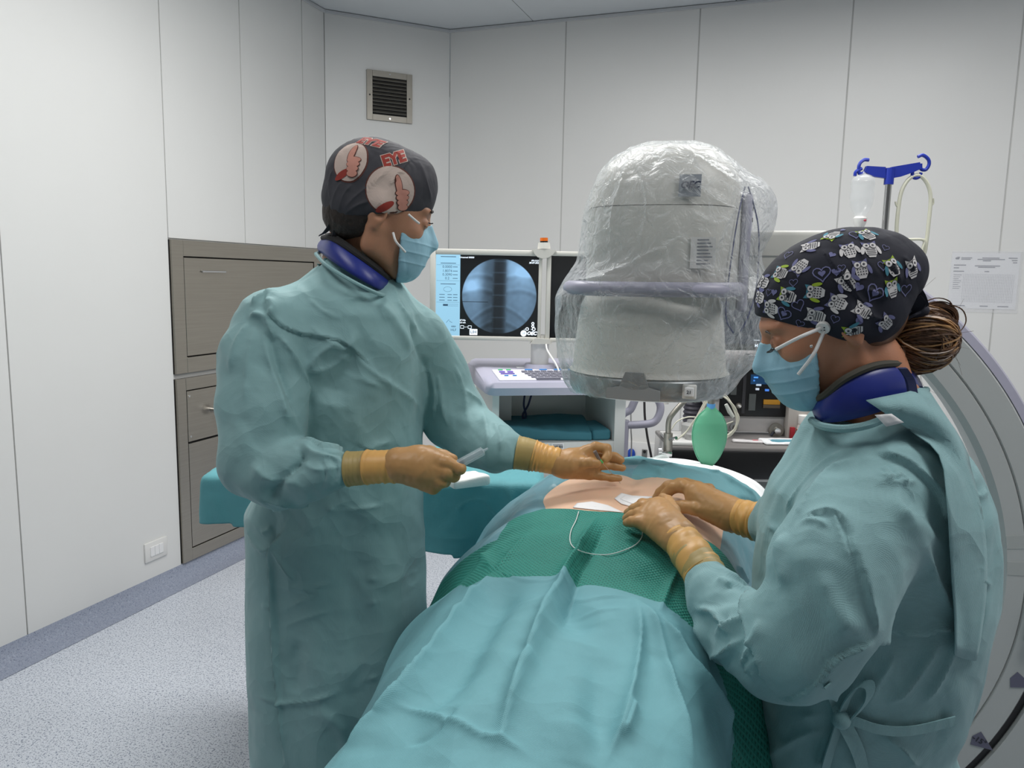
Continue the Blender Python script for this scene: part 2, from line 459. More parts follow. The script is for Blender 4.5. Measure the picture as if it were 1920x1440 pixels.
def print_flat(name, shapes, origin, U, V_, m, parent=None, off=0.0005, world=True):
    """flat print on a flat surface"""
    U, V_, origin = [np.array(v, float) for v in (U, V_, origin)]; N_ = np.cross(U, V_); verts, faces, mi = [], [], []
    for pts, tris, mk in shapes:
        b = len(verts); verts += [tuple(origin + U * x + V_ * y + N_ * (off + l)) for x, y, l in pts]
        for t in tris: faces.append(tuple(b + i for i in t)); mi.append(mk)
    o = mesh_obj(name, verts, faces, m, smooth=False)
    if len(o.data.polygons) == len(mi): o.data.polygons.foreach_set('material_index', mi)
    if parent is not None: attach(o, parent, world)
    return o
# ------------------------------------------------------------------ materials shared
M_wall = mat('wall_laminate', srgb(226, 226, 224), 0.35, var=0.012, vscale=2, bump=0.05, bscale=300, spec=0.35)
M_joint = mat('joint_sealant', srgb(196, 196, 194), 0.7, var=0.05)
M_ceil = mat('ceiling_panel', srgb(214, 219, 222), 0.5, var=0.015, vscale=2)
M_steel = mat('brushed_steel', srgb(166, 160, 150), 0.3, metal=0.9, var=0.05, vscale=3, bump=0.12, bscale=60, stretch=(1, 1, 40))
M_steel2 = mat('dull_steel', srgb(150, 146, 138), 0.38, metal=0.85, var=0.05, vscale=20)
M_chrome = mat('chrome', srgb(205, 205, 205), 0.15, metal=1.0, var=0.02)
M_dark = mat('dark_gap', srgb(28, 28, 29), 0.8, var=0.1)
M_white = mat('white_plastic', srgb(228, 227, 224), 0.4, var=0.01)
M_cream = mat('warm_white_housing', srgb(205, 203, 196), 0.4, var=0.012, bump=0.04, bscale=500)
M_lilac = mat('lilac_grey_plastic', srgb(168, 167, 184), 0.4, var=0.02)
M_black = mat('black_plastic', srgb(18, 18, 20), 0.35, var=0.1)
M_ink = mat('printed_ink', srgb(40, 42, 52), 0.6, var=0.05)
M_paper = mat('white_paper', srgb(232, 233, 235), 0.6, var=0.01)

ZC = 3.06
P0 = WZ(343, 1057, 0.075)[:2]; Pn = WZ(52, 1190, 0.075)[:2]
ld = (P0 - Pn) / np.linalg.norm(P0 - Pn)
def on_wall(P, d, px, py=600):
    r = ray(px, py); A_ = np.array([[r[0], -d[0]], [r[1], -d[1]]]); k = np.linalg.solve(A_, P); return k[1]
tc1 = on_wall(P0, ld, 608, 100); C1 = P0 + ld * tc1
cd = np.array([ld[1] * math.cos(math.radians(45)) - 0, 0]); a1 = math.atan2(ld[1], ld[0]) - math.radians(45)
cdv = np.array([math.cos(a1), math.sin(a1)])
C2 = C1 + cdv * on_wall(C1, cdv, 843, 200)
a2 = a1 - math.radians(45); rd = np.array([math.cos(a2), math.sin(a2)])

def floor_mat(base=(214, 219, 228)):
    m = bpy.data.materials.new('speckled_vinyl'); m.use_nodes = True; nt = m.node_tree; N = nt.nodes; L = nt.links; b = N['Principled BSDF']
    tc = N.new('ShaderNodeTexCoord'); prev = None
    for sc_, lo, hi, colr in ((150, 0.58, 0.63, srgb(138, 148, 166)), (230, 0.60, 0.65, srgb(108, 116, 136)), (120, 0.62, 0.66, srgb(*[min(255, v + 10) for v in base]))):
        n = N.new('ShaderNodeTexNoise'); n.inputs['Scale'].default_value = sc_; n.inputs['Detail'].default_value = 1.5; n.noise_dimensions = '3D'
        L.new(tc.outputs['Object'], n.inputs['Vector'])
        mr = N.new('ShaderNodeMapRange'); mr.inputs['From Min'].default_value = lo; mr.inputs['From Max'].default_value = hi; L.new(n.outputs['Fac'], mr.inputs['Value'])
        mx = N.new('ShaderNodeMix'); mx.data_type = 'RGBA'; L.new(mr.outputs[0], mx.inputs['Factor'])
        mx.inputs['B'].default_value = colr
        if prev is None: mx.inputs['A'].default_value = srgb(*base)
        else: L.new(prev, mx.inputs['A'])
        prev = mx.outputs['Result']
    L.new(prev, b.inputs['Base Color']); b.inputs['Roughness'].default_value = 0.38; b.inputs['Specular IOR Level'].default_value = 0.4
    return m
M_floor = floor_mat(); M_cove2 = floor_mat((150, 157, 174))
# floor and ceiling
mesh_obj('floor', [(-6, -3.2, -0.0), (6, -3.2, 0), (6, 7, 0), (-6, 7, 0)], [(0, 1, 2, 3)], M_floor, smooth=False)['kind'] = 'structure'
ceil_root = link(bpy.data.objects.new('ceiling', None)); ceil_root['kind'] = 'structure'
mb = MB(); mb.box((0, 2, ZC + 0.08), (12, 10.4, 0.1)); mb.out('backing', M_joint, ceil_root)
uu = np.array([rd[0], rd[1]]); vv = np.array([-rd[1], rd[0]])
for i in range(-5, 6):
    for j in range(-5, 3):
        w_, h_ = 1.2, 1.2
        c = C2 + uu * (0.56 + (i + 0.5) * w_) + vv * ((j + 0.5) * h_)
        if not (-4.5 < c[0] < 4.8 and -3.2 < c[1] < 6.3): continue
        mb = MB(); mb.box((c[0], c[1], ZC + 0.015), (w_ - 0.004, h_ - 0.004, 0.03), rot=Matrix.Rotation(a2, 3, 'Z')); mb.out('panel', M_ceil, ceil_root)

def wall(name, P, d, t0, t1, seams, z0=0.075, z1=None, cuts=(), gap=0.006, thick=0.04):
    """backing plus one object per laminate panel; cuts: (t0, t1, z0, z1) openings"""
    z1 = z1 or ZC; root = link(bpy.data.objects.new(name, None)); root['kind'] = 'structure'
    ang = math.atan2(d[1], d[0]); n = np.array([d[1], -d[0]]); rot = Matrix.Rotation(ang, 3, 'Z')
    def bx(mb, ta, tb, za, zb, depth, off):
        c = P + d * (ta + tb) / 2 - n * (off + depth / 2); mb.box((c[0], c[1], (za + zb) / 2), (tb - ta, depth, zb - za), rot=rot)
    mb = MB(); bx(mb, t0, t1, z0, z1, 0.05, 0.0035 if name == 'wall_back' else 0.006); mb.out('backing', M_joint, root)
    ss = [t0] + list(seams) + [t1]
    for a, b in zip(ss, ss[1:]):
        zs = [(z0, z1)]
        for (ca, cb, cza, czb) in cuts:
            if cb > a + 1e-3 and ca < b - 1e-3:
                zs = [(z0, cza), (czb, z1)]
        for za, zb in zs:
            if zb - za < 0.01: continue
            mb = MB(); bx(mb, a + gap / 2, b - gap / 2, za + (gap / 2 if za > z0 else 0), zb, 0.0035 if name == 'wall_back' else 0.006, 0); mb.out('panel', M_wall, root)
    return root, n, ang
t_l = lambda px, py: on_wall(P0, ld, px, py)
tcab0, tcab1 = t_l(318, 447), t_l(600, 466)
seamsL = [t_l(52, 1190), 0.0 + t_l(315, 443), t_l(460, 450), t_l(573, 470)]
cabz_top = W(318, 447, (P0 + ld * t_l(318, 447))[1])[2]
wall('wall_left', P0, ld, -7.6, tc1, sorted([seamsL[0] - 1.2, seamsL[0]] + seamsL[1:]), cuts=[(seamsL[1], tcab1, 0.075, cabz_top + 0.0)])
wall('wall_corner', C1, cdv, 0, np.linalg.norm(C2 - C1), [])
tr = [on_wall(C2, rd, px, py) for px, py in ((1059, 150), (1307, 150), (1590, 150), (1897, 250))]
stp = tr[3] - tr[2]
wall('wall_back', C2, rd, 0, 7.0, tr + [tr[3] + stp * (k + 1) for k in range(3)], gap=0.008)
# the rest of the room, behind the camera
E1 = C2 + rd * 7.0; bd = np.array([-rd[1], rd[0]]) * -1
q = P0 + ld * -7.6
mb = MB(); mb.box((0, -3.2, ZC / 2), (12, 0.05, ZC)); mb.out('wall_rear', mat('rear_wall', srgb(170, 170, 168), 0.6, var=0.02))['kind'] = 'structure'
mb = MB(); mb.box((4.6, 1.5, ZC / 2), (0.05, 10, ZC)); mb.out('wall_right', M_wall)['kind'] = 'structure'
# ceiling trim
for nm, P, d, l in (('trim_1', P0, ld, tc1), ('trim_2', C1, cdv, np.linalg.norm(C2 - C1)), ('trim_3', C2, rd, 7.0)):
    n = np.array([d[1], -d[0]]); a_ = -7.6 if nm == 'trim_1' else 0; c = P + d * (a_ + l) / 2 + n * 0.006
    mb = MB(); mb.box((c[0], c[1], ZC - 0.012), (l - a_, 0.012, 0.018), rot=Matrix.Rotation(math.atan2(d[1], d[0]), 3, 'Z'), bev=0.003)
    mb.out(nm, mat('trim_alu', srgb(196, 199, 202), 0.4, var=0.02), None)['kind'] = 'structure'
# coved vinyl baseboard: rises in a curve from the floor to the wall
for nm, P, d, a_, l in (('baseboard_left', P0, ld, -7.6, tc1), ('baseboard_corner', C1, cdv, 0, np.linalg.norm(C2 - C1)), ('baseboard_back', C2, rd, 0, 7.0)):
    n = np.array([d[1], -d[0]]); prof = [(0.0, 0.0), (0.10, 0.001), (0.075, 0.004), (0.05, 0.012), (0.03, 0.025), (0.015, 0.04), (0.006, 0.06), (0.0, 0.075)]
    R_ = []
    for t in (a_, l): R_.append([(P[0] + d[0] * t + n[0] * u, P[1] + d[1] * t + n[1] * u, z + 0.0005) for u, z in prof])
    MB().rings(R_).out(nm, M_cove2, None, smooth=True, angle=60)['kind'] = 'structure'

# ---------------------------------------------------------------- air vent on the corner wall
nC = np.array([cdv[1], -cdv[0]]); angC = math.atan2(cdv[1], cdv[0])
ta, tb = on_wall(C1, cdv, 687, 180), on_wall(C1, cdv, 772, 190); Pm = C1 + cdv * (ta + tb) / 2
vz1, vz0 = W(687, 130, (C1 + cdv * ta)[1])[2], W(687, 224, (C1 + cdv * ta)[1])[2]
vw, vh = tb - ta, vz1 - vz0
vent = thing('air_vent', 'square stainless louvred air vent high on the corner wall', 'vent', (Pm[0] + nC[0] * 0.0, Pm[1] + nC[1] * 0.0, vz0), angC)
mb = MB(); fw_ = 0.036
for c, d in (((-vw / 2 + fw_ / 2, -0.006, vh / 2), (fw_, 0.012, vh)), ((vw / 2 - fw_ / 2, -0.006, vh / 2), (fw_, 0.012, vh)),
             ((0, -0.006, fw_ / 2), (vw - 2 * fw_, 0.012, fw_)), ((0, -0.006, vh - fw_ / 2), (vw - 2 * fw_, 0.012, fw_))): mb.box(c, d, bev=0.001, seg=1)
mb.out('frame', M_steel2, vent)
MB().box((0, -0.0015, vh / 2), (vw - 2 * fw_, 0.002, vh - 2 * fw_)).out('backing', M_dark, vent)
for k in range(10):
    z = fw_ + 0.008 + (vh - 2 * fw_ - 0.01) * (k + 0.5) / 10
    MB().box((0, -0.007, z), (vw - 2 * fw_, 0.002, 0.019), rot=Matrix.Rotation(math.radians(-38), 3, 'X')).out('slat', M_steel2, vent)
for x, z in ((-vw / 2 + 0.018, vh / 2), (vw / 2 - 0.018, vh / 2), (0, 0.016), (0, vh - 0.016)):
    MB().cyl((x, -0.012, z), (x, -0.014, z), 0.005, n=10).out('screw', M_dark if z == vh / 2 else M_chrome, vent)

# ---------------------------------------------------------------- stainless pass-through cabinets, recessed in the left wall
nL = np.array([ld[1], -ld[0]]); angL = math.atan2(ld[1], ld[0])
tA, tB = seamsL[1] + 0.004, tcab1 + 0.0
zst = W(330, 707, (P0 + ld * tA)[1])[2]
def steel_unit(name, label, z0, z1):
    P = P0 + ld * tA; r = thing(name, label, 'cabinet', (P[0], P[1], z0), angL); w = tB - tA - 0.004; h = z1 - z0
    return r, w, h
r, w, h = steel_unit('pass_through_cabinet', 'upper stainless steel wall cabinet door with a small recessed pull, above the drawer unit', zst + 0.012, cabz_top - 0.004)
f = 0.075
def frame(r, w, h, f, th=0.012):
    mb = MB()
    for c, d in (((f / 2, -th / 2, h / 2), (f, th, h)), ((w - f / 2, -th / 2, h / 2), (f, th, h)), ((w / 2, -th / 2, f / 2), (w - 2 * f, th, f)), ((w / 2, -th / 2, h - f / 2), (w - 2 * f, th, f))):
        mb.box(c, d, bev=0.0015, seg=1)
    return mb.out('frame', M_steel, r)
frame(r, w, h, f)
MB().box((w / 2, 0.004, h / 2), (w, 0.004, h)).out('backing', M_dark, r)
MB().box((w / 2, -0.004, h / 2), (w - 2 * f - 0.012, 0.008, h - 2 * f - 0.012), bev=0.001, seg=1).out('door', M_steel, r)
hd = MB(); hd.box((f + 0.20, -0.014, h - f - 0.07), (0.17, 0.012, 0.010), bev=0.003); hd.out('handle', M_chrome, r)
r, w, h = steel_unit('drawer_cabinet', 'lower stainless steel wall cabinet with a square locker front over a tall door', 0.078, zst - 0.012)
f = 0.06; frame(r, w, h, f)
MB().box((w / 2, 0.004, h / 2), (w, 0.004, h)).out('backing', M_dark, r)
zdr = h - f - 0.26
dr = MB().box((w / 2, -0.005, (zdr + h - f) / 2), (w - 2 * f - 0.010, 0.010, h - f - zdr - 0.010), bev=0.001, seg=1).out('drawer', M_steel, r)
MB().box((w / 2, -0.005, (f + zdr) / 2), (w - 2 * f - 0.010, 0.010, zdr - f - 0.010), bev=0.001, seg=1).out('door', M_steel, r)
kn = MB(); kx = f + 0.17; kz = (zdr + h - f) / 2 + 0.01; kn.cyl((kx, -0.010, kz), (kx, -0.045, kz), 0.014, n=20); kn.cyl((kx, -0.045, kz), (kx, -0.052, kz), 0.024, n=24); o = kn.out('knob', M_chrome, dr, smooth=True); 
mb = MB(); mb.cyl((kx, -0.052, kz), (kx, -0.0535, kz), 0.014, n=16); mb.out('knob_centre', M_black, dr)
for zz in (zdr + 0.03, h - f - 0.03): MB().cyl((f + 0.02, -0.010, zz), (f + 0.02, -0.012, zz), 0.006, n=10).out('rivet', M_chrome, dr)

# ---------------------------------------------------------------- switch plate low on the left wall
ts = t_l(291, 1030); Ps = P0 + ld * ts; zs = W(291, 1030, Ps[1])[2]
sw = thing('wall_switch', 'white three-module socket plate low on the left wall', 'switch', (Ps[0], Ps[1], zs), angL)
MB().box((0, -0.004, 0), (0.135, 0.010, 0.092), bev=0.004).out('plate', M_white, sw, smooth=True)
for k in range(3): MB().box((-0.026 + 0.026 * k, -0.010, 0), (0.0245, 0.006, 0.046), bev=0.0015).out('rocker', mat('module_white', srgb(238, 238, 238), 0.3, var=0.01) if k == 0 else bpy.data.materials['module_white'], sw)

# ---------------------------------------------------------------- chart in a plastic sleeve on the back wall
nB = np.array([rd[1], -rd[0]]); tp = on_wall(C2, rd, 1844, 525); Pp = C2 + rd * tp; zp = W(1844, 527, Pp[1])[2]
pa = W(1785, 486, Pp[1] + 0.05); ppw = abs(on_wall(C2, rd, 1912, 490) - on_wall(C2, rd, 1780, 487)); pph = 0.315
sheet = thing('wall_chart', 'landscape paper chart in a clear plastic sleeve taped to the back wall', 'paper', (Pp[0], Pp[1], zp), a2)
MB().box((0, -0.0015, 0), (ppw * 0.97, 0.001, pph * 0.93)).out('paper', M_paper, sheet)
M_sleeve = mat('clear_sleeve', srgb(245, 246, 250), 0.12, trans=0.0, alpha=0.18, var=0.01)
mb = MB(); mb.box((0.004, -0.0045, -0.004), (ppw * 1.01, 0.001, pph * 1.02)); mb.out('sleeve', M_sleeve, sheet)
sh = []
W2, H2 = ppw * 0.97, pph * 0.93
def rect(x0, y0, x1, y1, mk=0): return ([(x0, y0, 0), (x1, y0, 0), (x1, y1, 0), (x0, y1, 0)], [(0, 1, 2), (0, 2, 3)], mk)
for y, a_, b_ in ((0.42, -0.42, -0.38), (0.41, -0.36, -0.2), (0.385, -0.36, -0.22), (0.41, -0.05, 0.2), (0.385, -0.12, 0.28), (0.36, -0.04, 0.08), (0.41, 0.33, 0.46), (0.37, 0.38, 0.46), (0.33, 0.4, 0.46),
                (0.27, -0.15, 0.22), (0.245, -0.1, 0.15), (0.28, -0.46, -0.28), (0.23, -0.46, -0.38), (0.17, -0.46, -0.3), (0.17, 0.0, 0.07), (-0.45, -0.46, -0.24), (-0.45, -0.02, 0.1), (-0.45, 0.24, 0.4)):
    sh.append(rect(a_ * W2, (y - 0.008) * H2, b_ * W2, (y + 0.008) * H2))
sh += [shift2d(disc2d(0, 0, 0.006, n=8), -0.43 * W2, 0.40 * H2), shift2d(disc2d(0, 0, 0.006, n=8), -0.405 * W2, 0.40 * H2)]
for k in range(31): sh.append(rect((-0.3 + 0.0245 * k) * W2, -0.38 * H2, (-0.3 + 0.0245 * k) * W2 + 0.0007, 0.12 * H2, 0))
for k in range(11): sh.append(rect(-0.46 * W2, (0.12 - 0.05 * k) * H2, 0.46 * W2, (0.12 - 0.05 * k) * H2 + 0.0005, 1))
for k in range(8): sh.append(rect(-0.45 * W2, (0.10 - 0.035 * k) * H2, (-0.33 - 0.02 * (k % 3)) * W2, (0.10 - 0.035 * k) * H2 + 0.0022, 0))
MB_n = np.array([nB[0], nB[1], 0])
print_flat('print', sh, np.array([Pp[0], Pp[1], zp]) + MB_n * 0.0025, (rd[0], rd[1], 0), (0, 0, 1), [mat('grey_print', srgb(120, 124, 135), 0.6, var=0.02), mat('pale_rule', srgb(190, 194, 202), 0.6, var=0.02)], sheet)
# ================================================================== PEOPLE
def gown_mat(name, col, wscale, weave=0.35, wdark=0.05):
    return mat(name, col, 0.62, var=0.06, vscale=5, weave=weave, wscale=wscale, wdark=wdark, bump=0.25, bscale=28, spec=0.3, sheen=0.15, crease=0.55)
M_gown1 = gown_mat('gown_fabric', srgb(136, 174, 176), 900, 0.2, 0.03)
M_gown2 = gown_mat('gown_fabric_dotted', srgb(138, 178, 182), 760, 0.4, 0.06)
M_skinm = mat('skin_tan', srgb(176, 128, 100), 0.5, var=0.06, vscale=30, bump=0.15, bscale=400, sub=0.12)
M_skinf = mat('skin_warm', srgb(184, 128, 98), 0.48, var=0.05, vscale=30, bump=0.12, bscale=400, sub=0.12)
M_skinp = mat('skin_pale', srgb(230, 190, 160), 0.5, var=0.05, vscale=14, bump=0.12, bscale=300, sub=0.12)
M_mask = mat('mask_blue', srgb(150, 196, 214), 0.65, var=0.03, vscale=40, weave=0.2, wscale=900)
M_strap = mat('mask_strap', srgb(232, 232, 230), 0.6, var=0.02)
M_glove = mat('latex_glove', srgb(186, 142, 92), 0.42, var=0.05, vscale=25, bump=0.1, bscale=90, sub=0.08, spec=0.4)
M_cuff = mat('latex_cuff', srgb(218, 168, 98), 0.42, var=0.05, vscale=30, bump=0.2, bscale=60, sub=0.1, spec=0.4)
M_cuff2 = mat('latex_over_sleeve', srgb(172, 150, 96), 0.45, var=0.08, vscale=25, bump=0.15, bscale=60, spec=0.4)
M_cap1 = mat('charcoal_cotton', srgb(58, 58, 64), 0.8, var=0.06, vscale=30, bump=0.2, bscale=40)
M_cap2 = mat('navy_cotton', srgb(22, 25, 40), 0.8, var=0.06, vscale=30, bump=0.2, bscale=40)
M_lead = mat('royal_blue_vinyl', srgb(34, 48, 132), 0.38, var=0.04, vscale=12, bump=0.1, bscale=30)
M_bind = mat('black_binding', srgb(26, 26, 28), 0.8, var=0.05, bump=0.3, bscale=200)
M_hair1 = mat('dark_hair', srgb(38, 28, 22), 0.6, var=0.3, vscale=120, bump=0.8, bscale=220)
M_scrub = mat('scrub_cloth', srgb(40, 62, 96), 0.8, var=0.04)
M_shoe = mat('clog_rubber', srgb(70, 78, 92), 0.5, var=0.03)

def frame_of(f, u):
    """rotation whose x axis points along f (face direction), z near u"""
    f = np.array(f, float); f /= np.linalg.norm(f); u = np.array(u, float); u = u - f * u.dot(f); u /= np.linalg.norm(u)
    l = np.cross(u, f); return np.stack([f, l, u], 1)

def head_sdf(neck_pts, neck_r, female=False, h=0.0032):
    g = SDF((-0.20, -0.16, -0.26), (0.16, 0.16, 0.17), h)
    g.ell((-0.012, 0, 0.045), (0.100, 0.077, 0.093), 0)
    g.ell((0.03, 0, -0.005), (0.066, 0.066, 0.085), 0.02)
    g.ell((0.045, 0, -0.055), (0.045, 0.046, 0.055), 0.02)
    w = 0.050 if not female else 0.045
    for sgn in (-1, 1):
        g.cone((-0.005, sgn * (w + 0.008), -0.035), (0.0, sgn * w, -0.070), 0.019, 0.017, 0.02)
        g.cone((0.0, sgn * w, -0.070), (0.062, sgn * 0.014, -0.098), 0.017, 0.016, 0.02)
        g.ell((0.072, sgn * 0.032, -0.018), (0.018, 0.022, 0.018), 0.02)      # cheekbone
    g.ell((0.074, 0, -0.097), (0.018, 0.020, 0.017), 0.015)                    # chin
    g.ell((0.082, 0, 0.032), (0.017, 0.048, 0.012), 0.015)                     # brow
    g.cone((0.092, 0, 0.020), (0.116, 0, -0.020), 0.008, 0.011, 0.010)         # nose
    g.ell((0.112, 0, -0.026), (0.010, 0.016, 0.008), 0.006)
    g.ell((0.092, 0, -0.054), (0.012, 0.024, 0.006), 0.006); g.ell((0.090, 0, -0.064), (0.011, 0.021, 0.006), 0.006)   # lips
    for sgn in (-1, 1):
        g.ell((0.101, sgn * 0.032, 0.010), (0.014, 0.017, 0.010), 0.008, 's')  # eye sockets
        g.ell((0.086, sgn * 0.031, 0.008), (0.0125, 0.0135, 0.0115), 0.004)    # lids
        g.cone((0.0965, sgn * 0.020, 0.0015), (0.0945, sgn * 0.043, 0.0025), 0.0025, 0.0025, 0.003)
        e = (-0.008, sgn * 0.076, -0.004)
        M = Matrix.Rotation(sgn * math.radians(-22), 3, 'Z')
        g.ell(e, (0.020, 0.009, 0.031), 0.006, 'u', [list(r) for r in M])       # ear
        g.ell((e[0] + 0.003, e[1] + sgn * 0.009, e[2] + 0.003), (0.011, 0.006, 0.018), 0.003, 's')
        g.ell((e[0] + 0.002, e[1] - sgn * 0.001, e[2] - 0.027), (0.009, 0.006, 0.009), 0.005)
    for i in range(len(neck_pts) - 1):
        g.cone(neck_pts[i], neck_pts[i + 1], neck_r[i], neck_r[i + 1], 0.02)
    return g

def local(M, p): return np.array(Matrix(M).inverted() @ Vector([float(v) for v in p]))

def hand(name, P, m, parent, fingers, palm, cuff=None, h=0.002, wr=0.0):
    """fingers: list of (points, radii); palm: list of (a, b, ra, rb); one continuous glove surface"""
    allp = np.array([p for f in fingers for p in f[0]] + [q for a in palm for q in (a[0], a[1])])
    lo, hi = allp.min(0) - 0.035, allp.max(0) + 0.035
    g = SDF(lo, hi, h)
    for a, b, ra, rb in palm: g.cone(a, b, ra, rb, 0.016)
    for pts, rs in fingers:
        f = SDF(lo, hi, h); 
        for i in range(len(pts) - 1): f.cone(pts[i], pts[i + 1], rs[i], rs[i + 1], 0.004 if i else 0)
        k = 0.004
        # a finger blends into the palm only near its root
        X, Y, Z = f.xyz((slice(None),) * 3); r0 = np.array(pts[0]); dist = np.sqrt((X - r0[0]) ** 2 + (Y - r0[1]) ** 2 + (Z - r0[2]) ** 2)
        kk = 0.0015 + 0.010 * np.clip(1 - dist / 0.035, 0, 1); o = g.D; d = f.D
        hh = np.clip(0.5 + 0.5 * (o - d) / kk, 0, 1); g.D = o + (d - o) * hh - kk * hh * (1 - hh)
    o = sdf_obj(g, name, m, parent, smooth_it=2)
    co = coords(o.data); n = normals(o.data)
    set_coords(o.data, co + n * (0.0006 * crumple(co, 0.012, 5)[:, None]))
    return o

def sleeve_cuff(name, pts, rs, m, parent, seed=1, wr=0.0016, n=44, freq=9, label=None, flat=None):
    """glove cuff: a gathered tube over the wrist, wrinkles run round it"""
    P = spline(pts, 10); R_ = np.interp(np.linspace(0, 1, len(P)), np.linspace(0, 1, len(rs)), rs); R_[0] += 0.0012; R_[1] += 0.0010; r = np.random.default_rng(seed)
    V, F = [], []; up = None; ph = r.uniform(0, 6, 6)
    for i, p in enumerate(P):
        t = Vector((P[min(i + 1, len(P) - 1)] - P[max(i - 1, 0)]).tolist()).normalized()
        up = t.orthogonal().normalized() if up is None else (up - t * up.dot(t)).normalized(); sd = t.cross(up)
        for k in range(n):
            a = 2 * math.pi * k / n; u = i / (len(P) - 1)
            w = wr * (math.sin(freq * 2 * math.pi * u + 1.6 * math.sin(a + ph[0]) + 0.8 * math.sin(2 * a + ph[1])) + 0.5 * math.sin(freq * 1.7 * 2 * math.pi * u + 2 * math.sin(a + ph[2])))
            w *= 0.6 + 0.5 * math.sin(a + ph[3] + 3 * u)
            V.append(tuple(Vector(p.tolist()) + (up * math.cos(a) + sd * math.sin(a)) * (R_[i] + w)))
    for i in range(len(P) - 1):
        for k in range(n): F.append((i * n + k, i * n + (k + 1) % n, (i + 1) * n + (k + 1) % n, (i + 1) * n + k))
    F.append(tuple(range(n))[::-1]); F.append(tuple(range((len(P) - 1) * n, len(P) * n)))
    o = mesh_obj(name, V, F, m, parent, True, True, label); return o

# ------------------------------------------------------------------ the man on the left
man = thing('person', 'person in a teal surgical gown and charcoal printed cap holding a syringe and a needle', 'person', (-0.36, 1.66, 0.0))
DH = 1.60
Hc = W(712, 401, DH + 0.02)
pitch = math.radians(-17); yawm = math.radians(14)
fdir = np.array([math.cos(pitch) * math.cos(yawm), math.cos(pitch) * math.sin(yawm), math.sin(pitch)])
RH = frame_of(fdir, (0.0, 0.0, 1.0)); MH = np.eye(4); SC1 = 1.0
MH[:3, :3] = RH * SC1; MH[:3, 3] = Hc
nk = [local(MH, p) for p in (W(690, 430, 1.63), W(668, 470, 1.65), W(655, 520, 1.66))]
g = head_sdf(nk, [0.058, 0.060, 0.066])
head = sdf_obj(g, 'body', M_skinm, None, M=MH, smooth_it=1)
bvh_head1 = bvh_of(head)
# trunk and legs of the same body mesh (under the gown)
b = SDF((-0.75, 1.3, -0.01), (0.1, 1.95, 1.47), 0.014)
b.cone(W(655, 540, 1.66), (-0.38, 1.66, 1.0), 0.08, 0.10, 0.03)
for dx in (-0.09, 0.09):
    b.chain([(-0.385 + dx * 0.75, 1.66, 0.92), (-0.385 + dx * 0.75, 1.66, 0.5), (-0.36 + dx, 1.68, 0.12)], [0.07, 0.055, 0.042], 0.02)
V2, F2 = b.mesh()
def join_mesh(o, V, F):
    me = o.data; c = coords(me); n0 = len(c); fs = [tuple(p.vertices) for p in me.polygons]
    V = np.concatenate([c, V]); nm = bpy.data.meshes.new('body'); nm.from_pydata(V.tolist(), [], fs + [tuple(int(i) + n0 for i in f) for f in F]); nm.update()
    for m in me.materials: nm.materials.append(m)
    o.data = nm; nm.shade_smooth()
join_mesh(head, V2, F2); attach(head, man)
for dx in (-0.09, 0.09):
    s = SDF((-0.8, 1.35, -0.01), (0.2, 1.9, 0.2), 0.008); s.ell((-0.36 + dx, 1.62, 0.045), (0.048, 0.13, 0.045), 0).ell((-0.36 + dx, 1.69, 0.06), (0.045, 0.06, 0.06), 0.02).plane((0, 0, -1), -0.004)
    sdf_obj(s, 'clog', M_shoe, man)

# eyes, hair, cap, mask
def head_part(g, name, m, M, parent, **kw): return sdf_obj(g, name, m, parent, M=M, **kw)
for sgn in (-1,):
    mb = MB(); c = MH[:3, :3] @ np.array([0.0868, sgn * 0.031, 0.0075]) + MH[:3, 3]; mb.ball(c, 0.0118, 10); mb.out('eye', mat('eye_white', srgb(215, 205, 200), 0.2, var=0.01), man, smooth=True, world=True)
    mb = MB(); pts = [MH[:3, :3] @ np.array([0.098 - 0.0012 * abs(t), sgn * (0.031 + 0.011 * t), 0.036 - 0.002 * t * t]) + MH[:3, 3] for t in np.linspace(-1.4, 1.4, 9)]
    mb.tube(pts, [0.001, 0.003, 0.0035, 0.003, 0.0012], 6); mb.out('eyebrow', M_hair1, man, smooth=True, world=True)
    mb = MB()
    for t in np.linspace(-1, 1, 12):
        a = np.array([0.0985 - 0.003 * abs(t), sgn * (0.031 + 0.010 * t), 0.012]); mb.tube([MH[:3, :3] @ q + MH[:3, 3] for q in (a, a + [0.006, 0.0, 0.000], a + [0.009, 0, 0.002])], [0.0006, 0.0002], 4)
    o = mb.out('eyelashes', M_hair1, man, world=True); o['kind'] = 'stuff'
# hair at the nape: slightly proud of the skull, below the cap
g = SDF((-0.14, -0.12, -0.09), (0.06, 0.12, 0.10), 0.0032)
g.ell((-0.014, 0, 0.035), (0.102, 0.080, 0.094), 0).ell((-0.04, 0, -0.02), (0.072, 0.066, 0.06), 0.02)
g.plane((0.55, 0, -1), 0.045).plane((1, 0, 0), -0.012)
o = head_part(g, 'hair', M_hair1, MH, man); co = coords(o.data); n = normals(o.data); set_coords(o.data, co + n * (0.0018 * crumple(co * [1, 1, 0.35], 0.008, 3)[:, None]))
